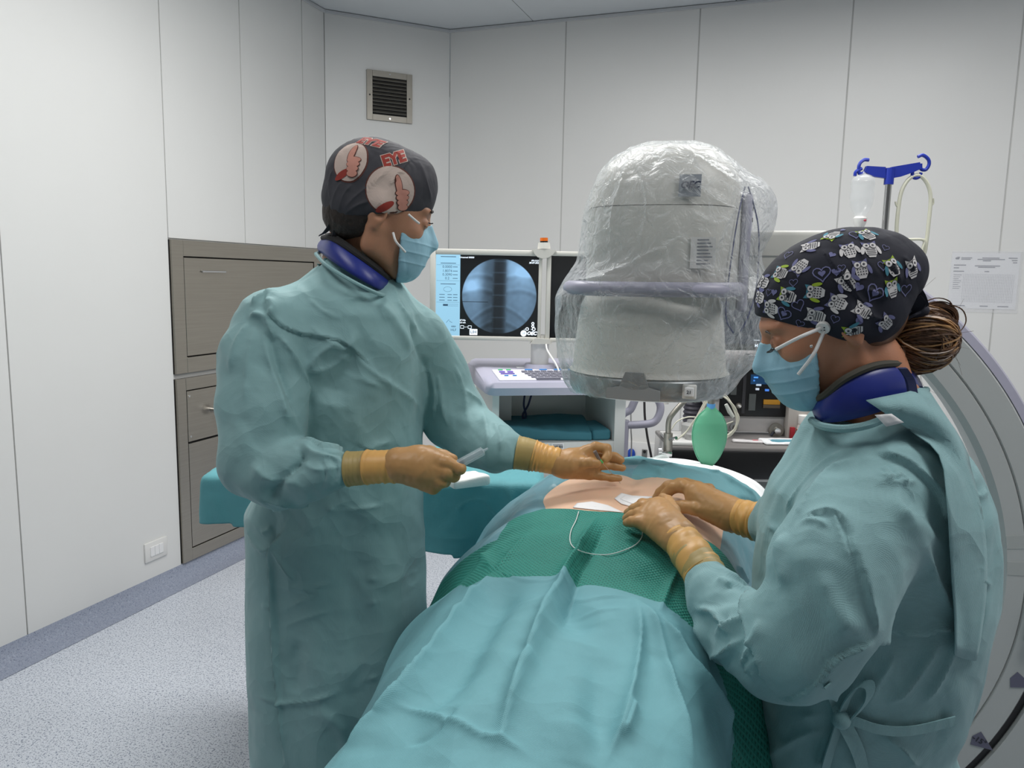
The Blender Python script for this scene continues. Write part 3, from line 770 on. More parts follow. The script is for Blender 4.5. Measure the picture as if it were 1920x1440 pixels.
# cap
def cap_obj(M, parent, m, shapes, planes, name='cap'):
    g = SDF((-0.17, -0.13, -0.10), (0.14, 0.13, 0.20), 0.0032)
    for c, r, k in shapes: g.ell(c, r, k)
    for n_, o_ in planes: g.plane(n_, o_)
    return head_part(g, name, m, M, parent, sub=1)
cap1 = cap_obj(MH, man, M_cap1, [((-0.010, 0, 0.050), (0.107, 0.085, 0.094), 0), ((-0.038, 0, 0.058), (0.086, 0.074, 0.078), 0.025), ((0.045, 0, 0.072), (0.050, 0.060, 0.064), 0.025), ((-0.088, 0, 0.008), (0.030, 0.036, 0.030), 0.02), ((-0.008, 0, 0.012), (0.042, 0.094, 0.045), 0.02), ((-0.046, 0, 0.0), (0.070, 0.074, 0.060), 0.015)],
               [((0.45, 0, -1), 0.006)])
co = coords(cap1.data); n = normals(cap1.data); set_coords(cap1.data, co + n * (0.0016 * crumple(co, 0.05, 11)[:, None] + 0.0006 * crumple(co, 0.02, 12)[:, None]))
fold(cap1, [([(680, 415), (730, 350), (770, 300), (790, 280)], 0.004, 0.0035, 's'), ([(640, 400), (665, 370), (720, 325), (760, 280)], 0.004, 0.003), ([(622, 395), (630, 360), (640, 340)], 0.003, 0.003), ([(634, 398), (645, 365), (660, 345)], 0.003, 0.003),
            ([(645, 402), (670, 385), (700, 375)], 0.003, 0.003), ([(620, 375), (618, 340), (626, 315)], 0.003, 0.003), ([(770, 262), (783, 300), (800, 345), (808, 380)], 0.005, 0.004)])
# knot and tails at the back of the cap
mb = MB(); kc = W(640, 402, DH - 0.02)
mb.ball(W(638, 396, DH - 0.03), (0.020, 0.016, 0.016), 8); mb.ball(W(646, 408, DH - 0.035), (0.016, 0.012, 0.012), 8); mb.ball(W(626, 388, DH - 0.03), (0.013, 0.012, 0.011), 8)
ribs = [[(630, 396), (624, 415), (613, 432), (604, 440)], [(640, 400), (632, 425), (628, 445)], [(645, 402), (650, 415), (652, 424)]]
for i, rb_ in enumerate(ribs):
    mb.ribbon(spline([W(x, y, DH - 0.035 + 0.006 * k) for k, (x, y) in enumerate(rb_)], 5), (1, 0.4, 0.5), 0.016, 0.0016)
o = mb.out('cap_tie', M_cap1, man, smooth=True, world=True); co = coords(o.data); n = normals(o.data); set_coords(o.data, co + n * (0.0015 * crumple(co, 0.012, 4)[:, None]))
# flat print on the cap: plain cream medallion (pink thumbs-up without any figure) and red block letters
bv = bvh_of(cap1); org = hit_px(bv, 732, 350)
vN = CAM - org; vN /= np.linalg.norm(vN); vU = np.cross((0, 0, 1), vN); vU /= np.linalg.norm(vU); vV = np.cross(vN, vU)
P1 = [mat('print_cream', srgb(196, 178, 168), 0.8, var=0.03), mat('print_brown', srgb(96, 52, 44), 0.8, var=0.05), mat('print_pink', srgb(198, 140, 124), 0.8, var=0.03), mat('print_red', srgb(150, 52, 42), 0.8, var=0.05), M_ink]
s = DH / FPX
cx, cy = 0.0, -6 * s
def medallion(rx, ry, fx, fy, tilt):
    q = [disc2d(0, 0, rx * s, ry * s, 1, 0, 36, 0, 10), disc2d(0, 0, (rx - 2.5) * s, (ry - 2.5) * s, 0, 0.0009, 36, 0, 10)]
    q += [shift2d(disc2d(0, 0, 6.5 * s, 19 * s, 1, 0.0018, 20, 0.0, 6), (fx - 6) * s, (fy + 20) * s, tilt), shift2d(disc2d(0, 0, 5.2 * s, 17.6 * s, 2, 0.0026, 20, 0.0, 6), (fx - 6) * s, (fy + 20) * s, tilt)]
    for k in range(4): q += [shift2d(disc2d(0, 0, (13 - k) * s, 6.6 * s, 1, 0.0018 + 0.0004 * k, 20, 0.1, 5), fx * s, (fy + 8 - 8 * k) * s), shift2d(disc2d(0, 0, (12 - k) * s, 5.4 * s, 2, 0.0028 + 0.0004 * k, 20, 0.1, 5), fx * s, (fy + 8 - 8 * k) * s)]
    q += [shift2d(disc2d(0, 0, 17 * s, 6 * s, 3, 0.0018, 20, 0.5, 5), -10 * s, -0.66 * ry * s)]
    return q
shp = [shift2d(q, cx, cy) for q in medallion(44, 43, 20, -12, 0.15)]
decal('cap_print', shp, bv, org, vU, vV, vN, P1, cap1)
t1 = text_shape('EYE', 26 * s, 3, 0.0008, 0.0, 0.0016); t0_ = text_shape('EYE', 26 * s, 0, 0.0004, 0.0, 0.0030)
decal('cap_lettering', [shift2d(t0_, 6 * s, 47 * s, 0.32), shift2d(t1, 6 * s, 47 * s, 0.32)], bv, org, vU, vV, vN, P1, cap1)
org2 = hit_px(bv, 655, 300); n2 = CAM - org2; n2 /= np.linalg.norm(n2); n2 = n2 * 0.75 + np.array([-0.45, 0, 0.4]); n2 /= np.linalg.norm(n2); u2 = np.cross((0, 0, 1), n2); u2 /= np.linalg.norm(u2); v2 = np.cross(n2, u2)
shp = medallion(33, 39, 9, -8, -0.15)
decal('cap_print', shp, bv, org2, u2, v2, n2, P1, cap1)
decal('cap_lettering', [shift2d(t0_, 20 * s, 45 * s, -0.1), shift2d(t1, 20 * s, 45 * s, -0.1)], bv, org2, u2, v2, n2, P1, cap1)

def make_mask(M, parent, yextent=0.062):
    g = SDF((0.0, -0.09, -0.15), (0.16, 0.09, 0.05), 0.0028)
    g.ell((0.035, 0, -0.045), (0.072, 0.064, 0.085), 0).cone((0.105, 0, 0.006), (0.122, 0, -0.024), 0.008, 0.012, 0.02).ell((0.088, 0, -0.06), (0.030, 0.044, 0.046), 0.03).ell((0.070, 0, -0.09), (0.034, 0.044, 0.028), 0.02)
    g.plane((-1, 0, -0.25), -0.052 + 0.012); g.plane((-0.4, 0, 1), -0.030)
    o = head_part(g, 'mask', M_mask, M, parent, sub=1)
    co = coords(o.data); n = normals(o.data); Mi = np.linalg.inv(M); lc = co @ Mi[:3, :3].T + Mi[:3, 3]
    pl = sum(np.exp(-np.abs(lc[:, 2] - z0 - 0.12 * (lc[:, 0] - 0.09)) / 0.0022) for z0 in (-0.035, -0.056, -0.077)) * np.clip((lc[:, 0] - 0.05) / 0.02, 0, 1)
    set_coords(o.data, co + n * (0.0016 * pl + 0.0013 * crumple(co, 0.03, 8))[:, None]); return o
mask1 = make_mask(MH, man)
def hp(M, x, y, z): return M[:3, :3] @ np.array([x, y, z]) + M[:3, 3]
mb = MB()
mb.tube([W(766, 402, 1.523), W(775, 410, 1.528), W(786, 419, 1.54)], 0.0022, 8, 4); mb.tube([W(737, 436, 1.52), W(742, 452, 1.517), W(752, 464, 1.523), W(760, 473, 1.53)], 0.0022, 8, 4)
mb.out('mask_strap', M_strap, man, smooth=True, world=True)

# thyroid collar: tilted ring of royal blue vinyl with a black edge
def ring_band(name, top, bot, m, parent, th=0.006, seed=1):
    """band between two closed loops of points"""
    top = spline(list(top) + [top[0]], 6)[:-1]; bot = spline(list(bot) + [bot[0]], 6)[:-1]; n = len(top)
    cen = np.mean(top, 0); V, F = [], []
    for r in range(6):
        for k in range(n):
            p = top[k] + (bot[k] - top[k]) * r / 5; o_ = p - cen; o_[2] = 0; o_ /= np.linalg.norm(o_); V.append(p + o_ * 0.006 * math.sin(math.pi * r / 5))
    for k in range(6 * n):
        p = V[k]; o_ = p - cen; o_[2] = 0; o_ /= np.linalg.norm(o_); V.append(p - o_ * th)
    for r in range(5):
        for k in range(n):
            a, b_, c, d = r * n + k, r * n + (k + 1) % n, (r + 1) * n + (k + 1) % n, (r + 1) * n + k
            F.append((a, b_, c, d)); F.append((a + 6 * n, d + 6 * n, c + 6 * n, b_ + 6 * n))
    for k in range(n):
        F.append((k, k + 6 * n, (k + 1) % n + 6 * n, (k + 1) % n)); e = 5 * n; F.append((e + k, e + (k + 1) % n, e + (k + 1) % n + 6 * n, e + k + 6 * n))
    return mesh_obj(name, V, F, m, parent, True, True)
def loop_px(near, far): return [W(*p) for p in near] + [W(*p) for p in far]
top = loop_px([(606, 446, 1.64), (625, 448, 1.575), (672, 480, 1.548), (712, 510, 1.565), (730, 522, 1.62)], [(735, 516, 1.70), (690, 470, 1.76), (640, 440, 1.73)])
bot = loop_px([(596, 470, 1.64), (618, 487, 1.56), (660, 515, 1.525), (705, 540, 1.54), (724, 545, 1.61)], [(745, 535, 1.72), (690, 500, 1.78), (630, 460, 1.75)])
ring_band('thyroid_collar', top, bot, M_lead, man)
mb = MB(); mb.tube(top + [top[0]], 0.006, 8, 6); mb.out('collar_binding', M_bind, man, smooth=True, world=True)
inn = [p + (np.mean(top, 0) - p) * 0.06 + np.array([0, 0, 0.004]) for p in top]; ring_band('scrub_neckline', [p + np.array([0.0, 0, 0.007]) for p in inn], [p - np.array([0, 0, 0.03]) for p in inn], M_bind, man, 0.003)

# gown
g = SDF((-0.84, 1.18, 0.20), (0.12, 2.05, 1.56), 0.0082)
rows = []
for y, xl, xr, cy_, ry in ((470, 615, 720, 1.655, 0.085), (505, 585, 735, 1.655, 0.10), (540, 540, 765, 1.655, 0.125), (580, 508, 795, 1.655, 0.15), (640, 500, 800, 1.655, 0.16), (720, 520, 800, 1.655, 0.160), (800, 520, 797, 1.655, 0.155),
                           (870, 500, 795, 1.655, 0.150), (960, 452, 800, 1.66, 0.150), (1100, 455, 803, 1.66, 0.155), (1200, 456, 806, 1.66, 0.16), (1440, 466, 806, 1.66, 0.165), (1800, 470, 830, 1.66, 0.18)):
    a, b_ = W(xl, y, cy_), W(xr, y, cy_); rows.append((a[2], (a[0] + b_[0]) / 2, cy_, (b_[0] - a[0]) / 2, ry))
rows = [(z, cx_, cy__, rx * 0.955, ry) for z, cx_, cy__, rx, ry in rows]; g.stack(rows, 0, power=2.2)
RS, RE, RW = W(520, 612, 1.56), W(492, 880, 1.44), W(652, 880, 1.40)
g.ell(RS, (0.085, 0.085, 0.075), 0.04)
g.chain([W(525, 610, 1.58), W(492, 680, 1.52), W(488, 760, 1.485), W(494, 850, 1.455)], [0.076, 0.080, 0.077, 0.075], 0.02, first=0.03)
g.chain([W(482, 872, 1.45), W(520, 890, 1.43), W(580, 884, 1.41), W(615, 881, 1.40), W(634, 880, 1.398)], [0.070, 0.066, 0.058, 0.048, 0.040], 0.012)
g.chain([W(775, 640, 1.72), W(812, 700, 1.75), W(852, 778, 1.74), W(900, 825, 1.68), W(934, 842, 1.635), W(956, 847, 1.615)], [0.078, 0.074, 0.068, 0.062, 0.054, 0.042], 0.02, first=0.03)
g.plane((0, 0, 1), 9)
# neck opening
g.chain([W(668, 500, 1.65), W(650, 440, 1.65)], [0.062, 0.09], 0.0) if False else None
g.cone(W(662, 508, 1.65), W(645, 420, 1.66), 0.050, 0.10, 0.0, 's')
gown1 = sdf_obj(g, 'gown', M_gown1, man, sub=1)
co = coords(gown1.data); n = normals(gown1.data)
slv = np.clip((1.55 - co[:, 1]) / 0.08, 0, 1)
low = np.clip((1.05 - co[:, 2]) / 0.2, 0, 1)
d_ = (0.0085 - 0.004 * low) * crumple(co * [1, 1, 0.7], 0.15, 21) + 0.0040 * crumple(co, 0.06, 22) * (1 - 0.5 * low) + 0.008 * smooth_noise(co * [1, 1, 0.5], 0.22, 23)
d_ += 0.006 * low * np.sin(np.arctan2(co[:, 1] - 1.66, co[:, 0] + 0.36) * 7 + 1.5 * co[:, 2])
set_coords(gown1.data, co + n * d_[:, None])
bv1 = bvh_of(gown1)
fold(gown1, [
    ([(600, 478), (640, 500), (690, 525), (735, 540)], 0.004, 0.004, 'o'),
    ([(505, 545), (500, 575), (520, 605), (560, 625), (640, 640), (700, 690)], 0.006, 0.006, 's'),
    ([(470, 575), (485, 560), (520, 545)], 0.006, 0.009), ([(465, 600), (480, 590), (500, 600), (512, 640)], 0.006, 0.011), ([(505, 560), (512, 580), (500, 600)], 0.005, 0.010),
    ([(490, 615), (505, 680), (532, 760), (552, 825)], 0.006, 0.007), ([(503, 620), (522, 690), (550, 760), (566, 800)], 0.007, -0.008), ([(515, 620), (545, 660), (572, 720), (575, 760)], 0.007, 0.010),
    ([(470, 600), (445, 640), (430, 700)], 0.006, 0.007), ([(480, 610), (465, 680), (460, 760)], 0.008, 0.006), ([(575, 700), (600, 665), (640, 640)], 0.008, 0.008), ([(575, 700), (620, 690), (660, 660)], 0.01, 0.006),
    ([(565, 830), (590, 850), (640, 862)], 0.006, 0.008), ([(500, 945), (530, 900), (565, 860), (560, 830)], 0.012, -0.016), ([(470, 870), (510, 900), (560, 905)], 0.012, 0.010), ([(470, 930), (540, 945), (620, 935)], 0.008, 0.008),
    ([(560, 820), (620, 838), (700, 845), (790, 830)], 0.006, 0.007, 's'), ([(580, 835), (640, 850), (720, 850)], 0.006, -0.007), ([(660, 855), (720, 830), (790, 812)], 0.006, 0.006),
    ([(735, 530), (755, 580), (800, 640)], 0.006, 0.006), ([(745, 560), (775, 620), (800, 690), (806, 740)], 0.008, -0.010), ([(650, 600), (680, 680), (760, 740), (800, 770)], 0.006, 0.005), ([(640, 560), (670, 560), (720, 545)], 0.005, 0.004),
    ([(640, 700), (700, 720), (780, 760)], 0.005, 0.004), ([(820, 700), (830, 760), (840, 800)], 0.006, 0.008), ([(850, 680), (870, 740), (880, 800)], 0.006, 0.007), ([(870, 730), (905, 760), (960, 800)], 0.005, 0.006), ([(905, 770), (915, 820), (912, 870)], 0.005, 0.006),
    ([(925, 790), (940, 830), (935, 870)], 0.004, 0.006), ([(800, 680), (815, 740), (812, 790)], 0.006, 0.008), ([(580, 610), (620, 640), (650, 655), (662, 640), (668, 620)], 0.005, 0.005),
    ([(600, 860), (610, 890), (600, 920)], 0.005, -0.004), ([(620, 855), (632, 880), (625, 910)], 0.004, -0.005), ([(560, 860), (590, 880), (640, 875)], 0.006, 0.005),
    ([(510, 955), (512, 1020), (508, 1090), (512, 1200), (520, 1300), (535, 1440)], 0.006, 0.015, 's'), ([(516, 960), (518, 1100), (528, 1300), (540, 1438)], 0.010, -0.006),
    ([(455, 960), (490, 1000), (510, 990)], 0.005, 0.006), ([(460, 985), (495, 1030), (512, 1020)], 0.006, 0.007), ([(470, 1010), (500, 1040)], 0.005, 0.006), ([(512, 1030), (530, 1060), (552, 1090)], 0.004, 0.006),
    ([(450, 1080), (510, 1096), (600, 1098), (700, 1085), (790, 1070)], 0.004, 0.005), ([(510, 1100), (560, 1105), (598, 1110), (560, 1130), (520, 1150)], 0.004, 0.004), ([(520, 1180), (600, 1150), (700, 1130), (790, 1090)], 0.004, 0.004),
    ([(455, 1130), (490, 1135), (512, 1140)], 0.004, 0.004), ([(465, 1290), (500, 1310), (530, 1318), (600, 1310), (700, 1270), (790, 1220)], 0.004, 0.006), ([(560, 940), (620, 955), (700, 950), (790, 920)], 0.004, 0.004),
    ([(600, 1330), (640, 1370), (650, 1440)], 0.012, 0.006, 'g'), ([(640, 1100), (650, 1250), (655, 1300)], 0.02, 0.006, 'g'), ([(700, 1310), (735, 1330), (740, 1440)], 0.01, 0.008, 'g'), ([(560, 1200), (550, 1300)], 0.02, -0.006, 'g'),
    ([(580, 560), (600, 580), (640, 600)], 0.004, 0.004), ([(540, 500), (560, 520), (560, 560)], 0.004, 0.004), ([(700, 560), (740, 600), (770, 660)], 0.012, 0.006, 'g'), ([(620, 760), (640, 700), (700, 640)], 0.03, -0.010, 'g'),
], bv1, 1.3)
# gown neck binding
nb_ = loop_px([(592, 476, 1.62), (612, 497, 1.55), (655, 524, 1.515), (705, 549, 1.525), (728, 553, 1.60)], [(748, 545, 1.72), (690, 510, 1.79), (625, 468, 1.76)])
mb = MB(); mb.tube(nb_ + [nb_[0]], 0.0038, 8, 6); mb.out('neck_binding', M_gown1, man, smooth=True, world=True)

# right hand (nearer): wrapped round the syringe
D = 1.385
sleeve_cuff('glove_cuff', [W(652, 879, 1.40), W(670, 878, 1.398), W(693, 876, 1.395)], [0.0325, 0.0318, 0.0315], M_cuff2, man, 3, 0.0006, label='olive double-layer glove cuff pulled over the sleeve')
sleeve_cuff('glove_cuff', [W(688, 876, 1.395), W(715, 875, 1.39), W(752, 874, 1.388)], [0.0318, 0.0305, 0.0315], M_cuff, man, 5, 0.0011, freq=5)
p_ = lambda x, y, dd=0.0: W(x, y, D + dd)
palm = [(p_(752, 874), p_(800, 878), 0.030, 0.034), (p_(745, 870), p_(770, 872), 0.0285, 0.030), (p_(790, 862, 0.004), p_(826, 868, -0.004), 0.026, 0.020), (p_(790, 888, -0.004), p_(812, 905, -0.006), 0.026, 0.018), (p_(800, 880, -0.006), p_(824, 890, -0.01), 0.026, 0.020)]
fingers = [([p_(812, 862, -0.010), p_(838, 868, -0.020), p_(863, 879, -0.024), p_(858, 884, 0.0)], [0.0145, 0.0125, 0.0105, 0.0085]),
           ([p_(815, 880, -0.014), p_(838, 886, -0.024), p_(851, 893, -0.016), p_(846, 892, 0.004)], [0.0145, 0.0125, 0.0110, 0.009]),
           ([p_(808, 896, -0.012), p_(826, 903, -0.020), p_(834, 903, -0.008), p_(830, 898, 0.008)], [0.0140, 0.0125, 0.0110, 0.009]),
           ([p_(798, 908, -0.008), p_(812, 915, -0.014), p_(818, 912, -0.002), p_(816, 905, 0.010)], [0.0130, 0.0115, 0.0100, 0.0085]),
           ([p_(782, 852, 0.014), p_(805, 848, 0.022), p_(832, 855, 0.020), p_(849, 861, 0.012)], [0.0150, 0.0125, 0.0115, 0.0095])]
hand('glove', None, M_glove, man, fingers, palm)
# left hand (farther): lightly holding the needle
D2 = 1.60
q_ = lambda x, y, dd=0.0: W(x, y, D2 + dd)
sleeve_cuff('glove_cuff', [W(968, 848, 1.612), W(985, 851, 1.61), W(1003, 855, 1.607)], [0.036, 0.035, 0.0335], M_cuff2, man, 7, 0.0006, label='olive double-layer glove cuff pulled over the sleeve')
sleeve_cuff('glove_cuff', [W(999, 854, 1.608), W(1018, 859, 1.605), W(1048, 866, 1.60)], [0.0335, 0.0305, 0.0290], M_cuff, man, 9, 0.0014, freq=6)
palm = [(q_(1045, 866, 0.0), q_(1092, 872, 0.005), 0.0265, 0.0230), (q_(1050, 872, -0.008), q_(1072, 870, -0.014), 0.020, 0.021), (q_(1060, 880, 0.0), q_(1105, 886, 0.006), 0.019, 0.014), (q_(1075, 858, 0.004), q_(1100, 850, 0.008), 0.018, 0.016), (q_(1070, 864, 0.006), q_(1108, 866, 0.012), 0.020, 0.016)]
fingers = [([q_(1080, 868, -0.014), q_(1095, 868, -0.024), q_(1108, 867, -0.028), q_(1119, 868, -0.026)], [0.0140, 0.0118, 0.0110, 0.0100]),
           ([q_(1100, 846, 0.006), q_(1117, 838, 0.004), q_(1138, 841, 0.000), q_(1139, 855, -0.010), q_(1134, 861, -0.016)], [0.0125, 0.0110, 0.0098, 0.0088, 0.0080]),
           ([q_(1112, 858, 0.014), q_(1135, 857, 0.016), q_(1152, 856, 0.016), q_(1164, 862, 0.014)], [0.0118, 0.0102, 0.0092, 0.0084]),
           ([q_(1112, 874, 0.014), q_(1135, 872, 0.016), q_(1153, 874, 0.016), q_(1167, 877, 0.016)], [0.0115, 0.0098, 0.0088, 0.0080]),
           ([q_(1105, 889, 0.006), q_(1128, 893, 0.008), q_(1146, 896, 0.010), q_(1161, 897, 0.012)], [0.0105, 0.0088, 0.0078, 0.0070])]
hand('glove', None, M_glove, man, fingers, palm)
# ------------------------------------------------------------------ the woman on the right
nurse = thing('person', 'person in a teal surgical gown and navy owl-print cap with a brown hair bun', 'person', (0.60, 1.16, 0.0))
DN = 1.13
Hn = W(1558, 604, DN)
pit = math.radians(-25); yaw = math.radians(180 - 8)
fd = np.array([math.cos(pit) * math.cos(yaw), math.cos(pit) * math.sin(yaw), math.sin(pit)])
RN = frame_of(fd, (0, 0, 1.0)); MN = np.eye(4); MN[:3, :3] = RN @ np.diag([0.95, 0.95, 0.90]); MN[:3, 3] = Hn
nk = [local(MN, p) for p in (W(1600, 640, 1.13), W(1625, 690, 1.13), W(1650, 760, 1.13))]
g = head_sdf(nk, [0.050, 0.052, 0.062], True)
headn = sdf_obj(g, 'body', M_skinf, None, M=MN, smooth_it=1)
b = SDF((0.25, 0.85, -0.01), (0.95, 1.5, 1.40), 0.014)
b.cone(W(1650, 780, 1.13), (0.60, 1.15, 1.0), 0.06, 0.085, 0.03).cone((0.60, 1.15, 1.0), (0.58, 1.16, 0.85), 0.085, 0.085, 0.03)
for dy in (-0.08, 0.08): b.chain([(0.58, 1.16 + dy, 0.85), (0.58, 1.16 + dy, 0.46), (0.58, 1.16 + dy, 0.1)], [0.07, 0.05, 0.04], 0.02)
V2, F2 = b.mesh(); join_mesh(headn, V2, F2); attach(headn, nurse)
for dy in (-0.08, 0.08):
    s = SDF((0.3, 0.95, -0.01), (0.8, 1.4, 0.2), 0.008); s.ell((0.54, 1.16 + dy, 0.04), (0.12, 0.044, 0.042), 0).ell((0.60, 1.16 + dy, 0.055), (0.055, 0.04, 0.055), 0.02).plane((0, 0, -1), -0.004); sdf_obj(s, 'clog', M_shoe, nurse)
hN = lambda x, y, z: hp(MN, x, y, z)
# near side of the face is local +y
mb = MB(); mb.ball(hN(0.0865, 0.031, 0.0065), 0.0118, 10); mb.out('eye', mat('eyelid', srgb(150, 100, 76), 0.5, var=0.02), nurse, smooth=True, world=True)
mb = MB()
for t in np.linspace(-1, 1, 12):
    a = np.array([0.1005 - 0.003 * abs(t), 0.031 + 0.011 * t, 0.001]); mb.tube([hN(*q) for q in (a, a + [0.005, 0, -0.003], a + [0.009, 0, -0.003])], [0.0004, 0.00015], 4)
mb.out('eyelashes', M_hair1, nurse, world=True)['kind'] = 'stuff'
mb = MB(); mb.tube([hN(0.0975 - 0.0012 * abs(t), 0.031 + 0.011 * t, 0.030 - 0.002 * t * t) for t in np.linspace(-1.4, 1.4, 9)], [0.0006, 0.0014, 0.0018, 0.0014, 0.0006], 6); mb.out('eyebrow', M_hair1, nurse, smooth=True, world=True)
maskn = make_mask(MN, nurse)
M_hair2 = mat('brown_hair', srgb(96, 66, 42), 0.42, var=0.4, vscale=50, bump=0.4, bscale=200, spec=0.6)
M_hairlo = mat('blonde_streak', srgb(168, 128, 84), 0.38, var=0.25, vscale=60, spec=0.6)
g = SDF((-0.14, -0.11, -0.08), (0.06, 0.11, 0.10), 0.003); g.ell((-0.014, 0, 0.035), (0.1015, 0.080, 0.093), 0).ell((-0.04, 0, -0.01), (0.070, 0.064, 0.06), 0.02)
g.plane((0.9, 0, -1), 0.052).plane((1, 0, 0), -0.008)
o = sdf_obj(g, 'hair', M_hair2, nurse, M=MN)
capn = cap_obj(MN, nurse, M_cap2, [((-0.010, 0, 0.050), (0.108, 0.086, 0.090), 0), ((-0.055, 0, 0.050), (0.092, 0.080, 0.074), 0.03), ((-0.105, 0, 0.035), (0.045, 0.05, 0.045), 0.03), ((-0.040, 0, 0.0), (0.072, 0.079, 0.064), 0.02), ((-0.008, 0, 0.008), (0.044, 0.096, 0.048), 0.02)], [((0.9, 0, -1), 0.030)])
co = coords(capn.data); n = normals(capn.data); set_coords(capn.data, co + n * (0.0014 * crumple(co, 0.05, 31)[:, None] + 0.0005 * crumple(co, 0.02, 32)[:, None]))
fold(capn, [([(1540, 470), (1585, 530), (1640, 600)], 0.003, 0.0025, 's'), ([(1725, 560), (1690, 530), (1665, 490)], 0.004, 0.004), ([(1715, 590), (1670, 560), (1620, 540)], 0.004, 0.004), ([(1700, 610), (1660, 600), (1620, 590)], 0.004, 0.003), ([(1730, 545), (1715, 510), (1690, 480)], 0.004, 0.004), ([(1560, 430), (1610, 470), (1650, 520)], 0.004, 0.002)])
# owl and heart print
bv = bvh_of(capn)
PW = [mat('print_white', srgb(214, 212, 212), 0.8, var=0.03), mat('print_lilac', srgb(112, 114, 156), 0.8, var=0.03), mat('print_lime', srgb(158, 186, 52), 0.8, var=0.03), mat('print_teal', srgb(74, 140, 160), 0.8, var=0.03), M_ink, M_cap2]
def heart(r, mk, outline=False):
    P = []
    for k in range(20):
        t = 2 * math.pi * k / 20; P.append((r * 0.062 * 16 * math.sin(t) ** 3, r * 0.062 * (13 * math.cos(t) - 5 * math.cos(2 * t) - 2 * math.cos(3 * t) - math.cos(4 * t))))
    return [line2d(P, r * 0.14, mk, 0.0003, True)] if outline else [poly2d(P, mk, 0.0003)]
def owl(r, c1, c2, pat):
    """body with tufts, two wings, big ringed eyes, patterned breast"""
    S_ = []
    S_.append(poly2d([(-0.75 * r, 1.15 * r), (-0.3 * r, 0.9 * r), (0.3 * r, 0.9 * r), (0.75 * r, 1.15 * r), (0.72 * r, 0.3 * r), (-0.72 * r, 0.3 * r)], c1, 0.0003))
    S_.append(poly2d([(-0.66 * r, 0.35 * r), (0.66 * r, 0.35 * r), (0.62 * r, -0.5 * r), (0.35 * r, -1.0 * r), (-0.35 * r, -1.0 * r), (-0.62 * r, -0.5 * r)], 0, 0.0003))
    if pat == 0:
        for i in range(4): S_.append(line2d([(-0.5 * r, (0.0 - 0.24 * i) * r), (0.5 * r, (0.0 - 0.24 * i) * r)], 0.09 * r, 4, 0.0006))
    else:
        for i in range(3):
            for j in range(4): S_.append(disc2d((-0.42 + 0.28 * j) * r, (0.0 - 0.28 * i) * r, 0.085 * r, None, 4, 0.0006, 6, 0, 1))
    for sx in (-1, 1):
        S_.append(disc2d(sx * 0.86 * r, -0.1 * r, 0.2 * r, 0.55 * r, c2, 0.0006, 12, sx * 0.25, 2))
        S_.append(disc2d(sx * 0.36 * r, 0.5 * r, 0.38 * r, None, 4, 0.0006, 14, 0, 2)); S_.append(disc2d(sx * 0.36 * r, 0.5 * r, 0.33 * r, None, 0, 0.0009, 14, 0, 2)); S_.append(disc2d(sx * 0.33 * r, 0.5 * r, 0.13 * r, None, 4, 0.0012, 8, 0, 1))
    return S_
owls = [(1520, 462, 1.9, 0, 1), (1500, 500, 2.6, 1, 1), (1560, 442, 2.9, 2, 3), (1592, 470, 0.3, 1, 0), (1632, 468, 0.1, 1, 0), (1615, 505, 0.2, 1, 1), (1463, 512, 1.4, 3, 2), (1528, 548, 1.5, 3, 2), (1476, 555, 1.3, 2, 3),
        (1570, 568, 1.2, 1, 0), (1530, 592, 1.4, 0, 1), (1445, 578, 1.4, 1, 0), (1672, 541, 0.3, 2, 3), (1676, 500, 0.4, 2, 3), (1600, 622, 1.9, 2, 3), (1432, 530, 1.4, 0, 1), (1626, 440, 0.4, 2, 3), (1588, 530, 0.7, 0, 1), (1530, 628, 1.1, 2, 3), 
         (1660, 605, 1.0, 1, 1), (1712, 505, 0.3, 0, 1), (1708, 592, 0.8, 2, 3), (1618, 583, 1.0, 0, 1), (1425, 558, 1.4, 1, 1), (1480, 452, 2.4, 1, 3)]
for i, (x, y, rot, c1, c2) in enumerate(owls):
    org = hit_px(bv, x, y)
    if org is None: continue
    lc, nn_, _, _ = bv.find_nearest(Vector(org.tolist())); nn_ = np.array(nn_); vU = np.cross((0, 0, 1), nn_); vU /= np.linalg.norm(vU); vV = np.cross(nn_, vU)
    decal('owl_print', [shift2d(q, 0, 0, rot) for q in owl(0.0124, c1, c2, i % 2)], bv, org, vU, vV, nn_, PW, capn)
hearts = [(1478, 478, 0.0075, 1, 1), (1541, 513, 0.0115, 1, 1), (1541, 513, 0.005, 1, 0), (1488, 530, 0.006, 1, 1), (1568, 510, 0.006, 1, 0), (1578, 502, 0.005, 1, 1), (1610, 538, 0.0065, 1, 0), (1640, 550, 0.0115, 1, 1), (1640, 550, 0.005, 1, 0), (1497, 572, 0.0085, 1, 1), (1470, 588, 0.010, 1, 1), (1470, 588, 0.0045, 1, 0),
          (1500, 606, 0.006, 1, 1), (1566, 598, 0.006, 1, 1), (1610, 603, 0.006, 1, 0), (1564, 635, 0.010, 1, 1), (1605, 440, 0.009, 1, 1), (1655, 498, 0.007, 1, 1), (1452, 548, 0.005, 1, 0), (1442, 548, 0.0055, 1, 1), (1560, 478, 0.005, 1, 0), (1660, 465, 0.005, 1, 1), (1698, 543, 0.009, 1, 1), (1580, 432, 0.004, 1, 0)]
for x, y, r_, mk, ol in hearts:
    org = hit_px(bv, x, y)
    if org is None: continue
    lc, nn_, _, _ = bv.find_nearest(Vector(org.tolist())); nn_ = np.array(nn_); vU = np.cross((0, 0, 1), nn_); vU /= np.linalg.norm(vU); vV = np.cross(nn_, vU)
    decal('heart_print', [shift2d(q, 0, 0, (x * 7 % 10) / 10 - 0.5) for q in heart(r_, mk, bool(ol))], bv, org, vU, vV, nn_, PW, capn)
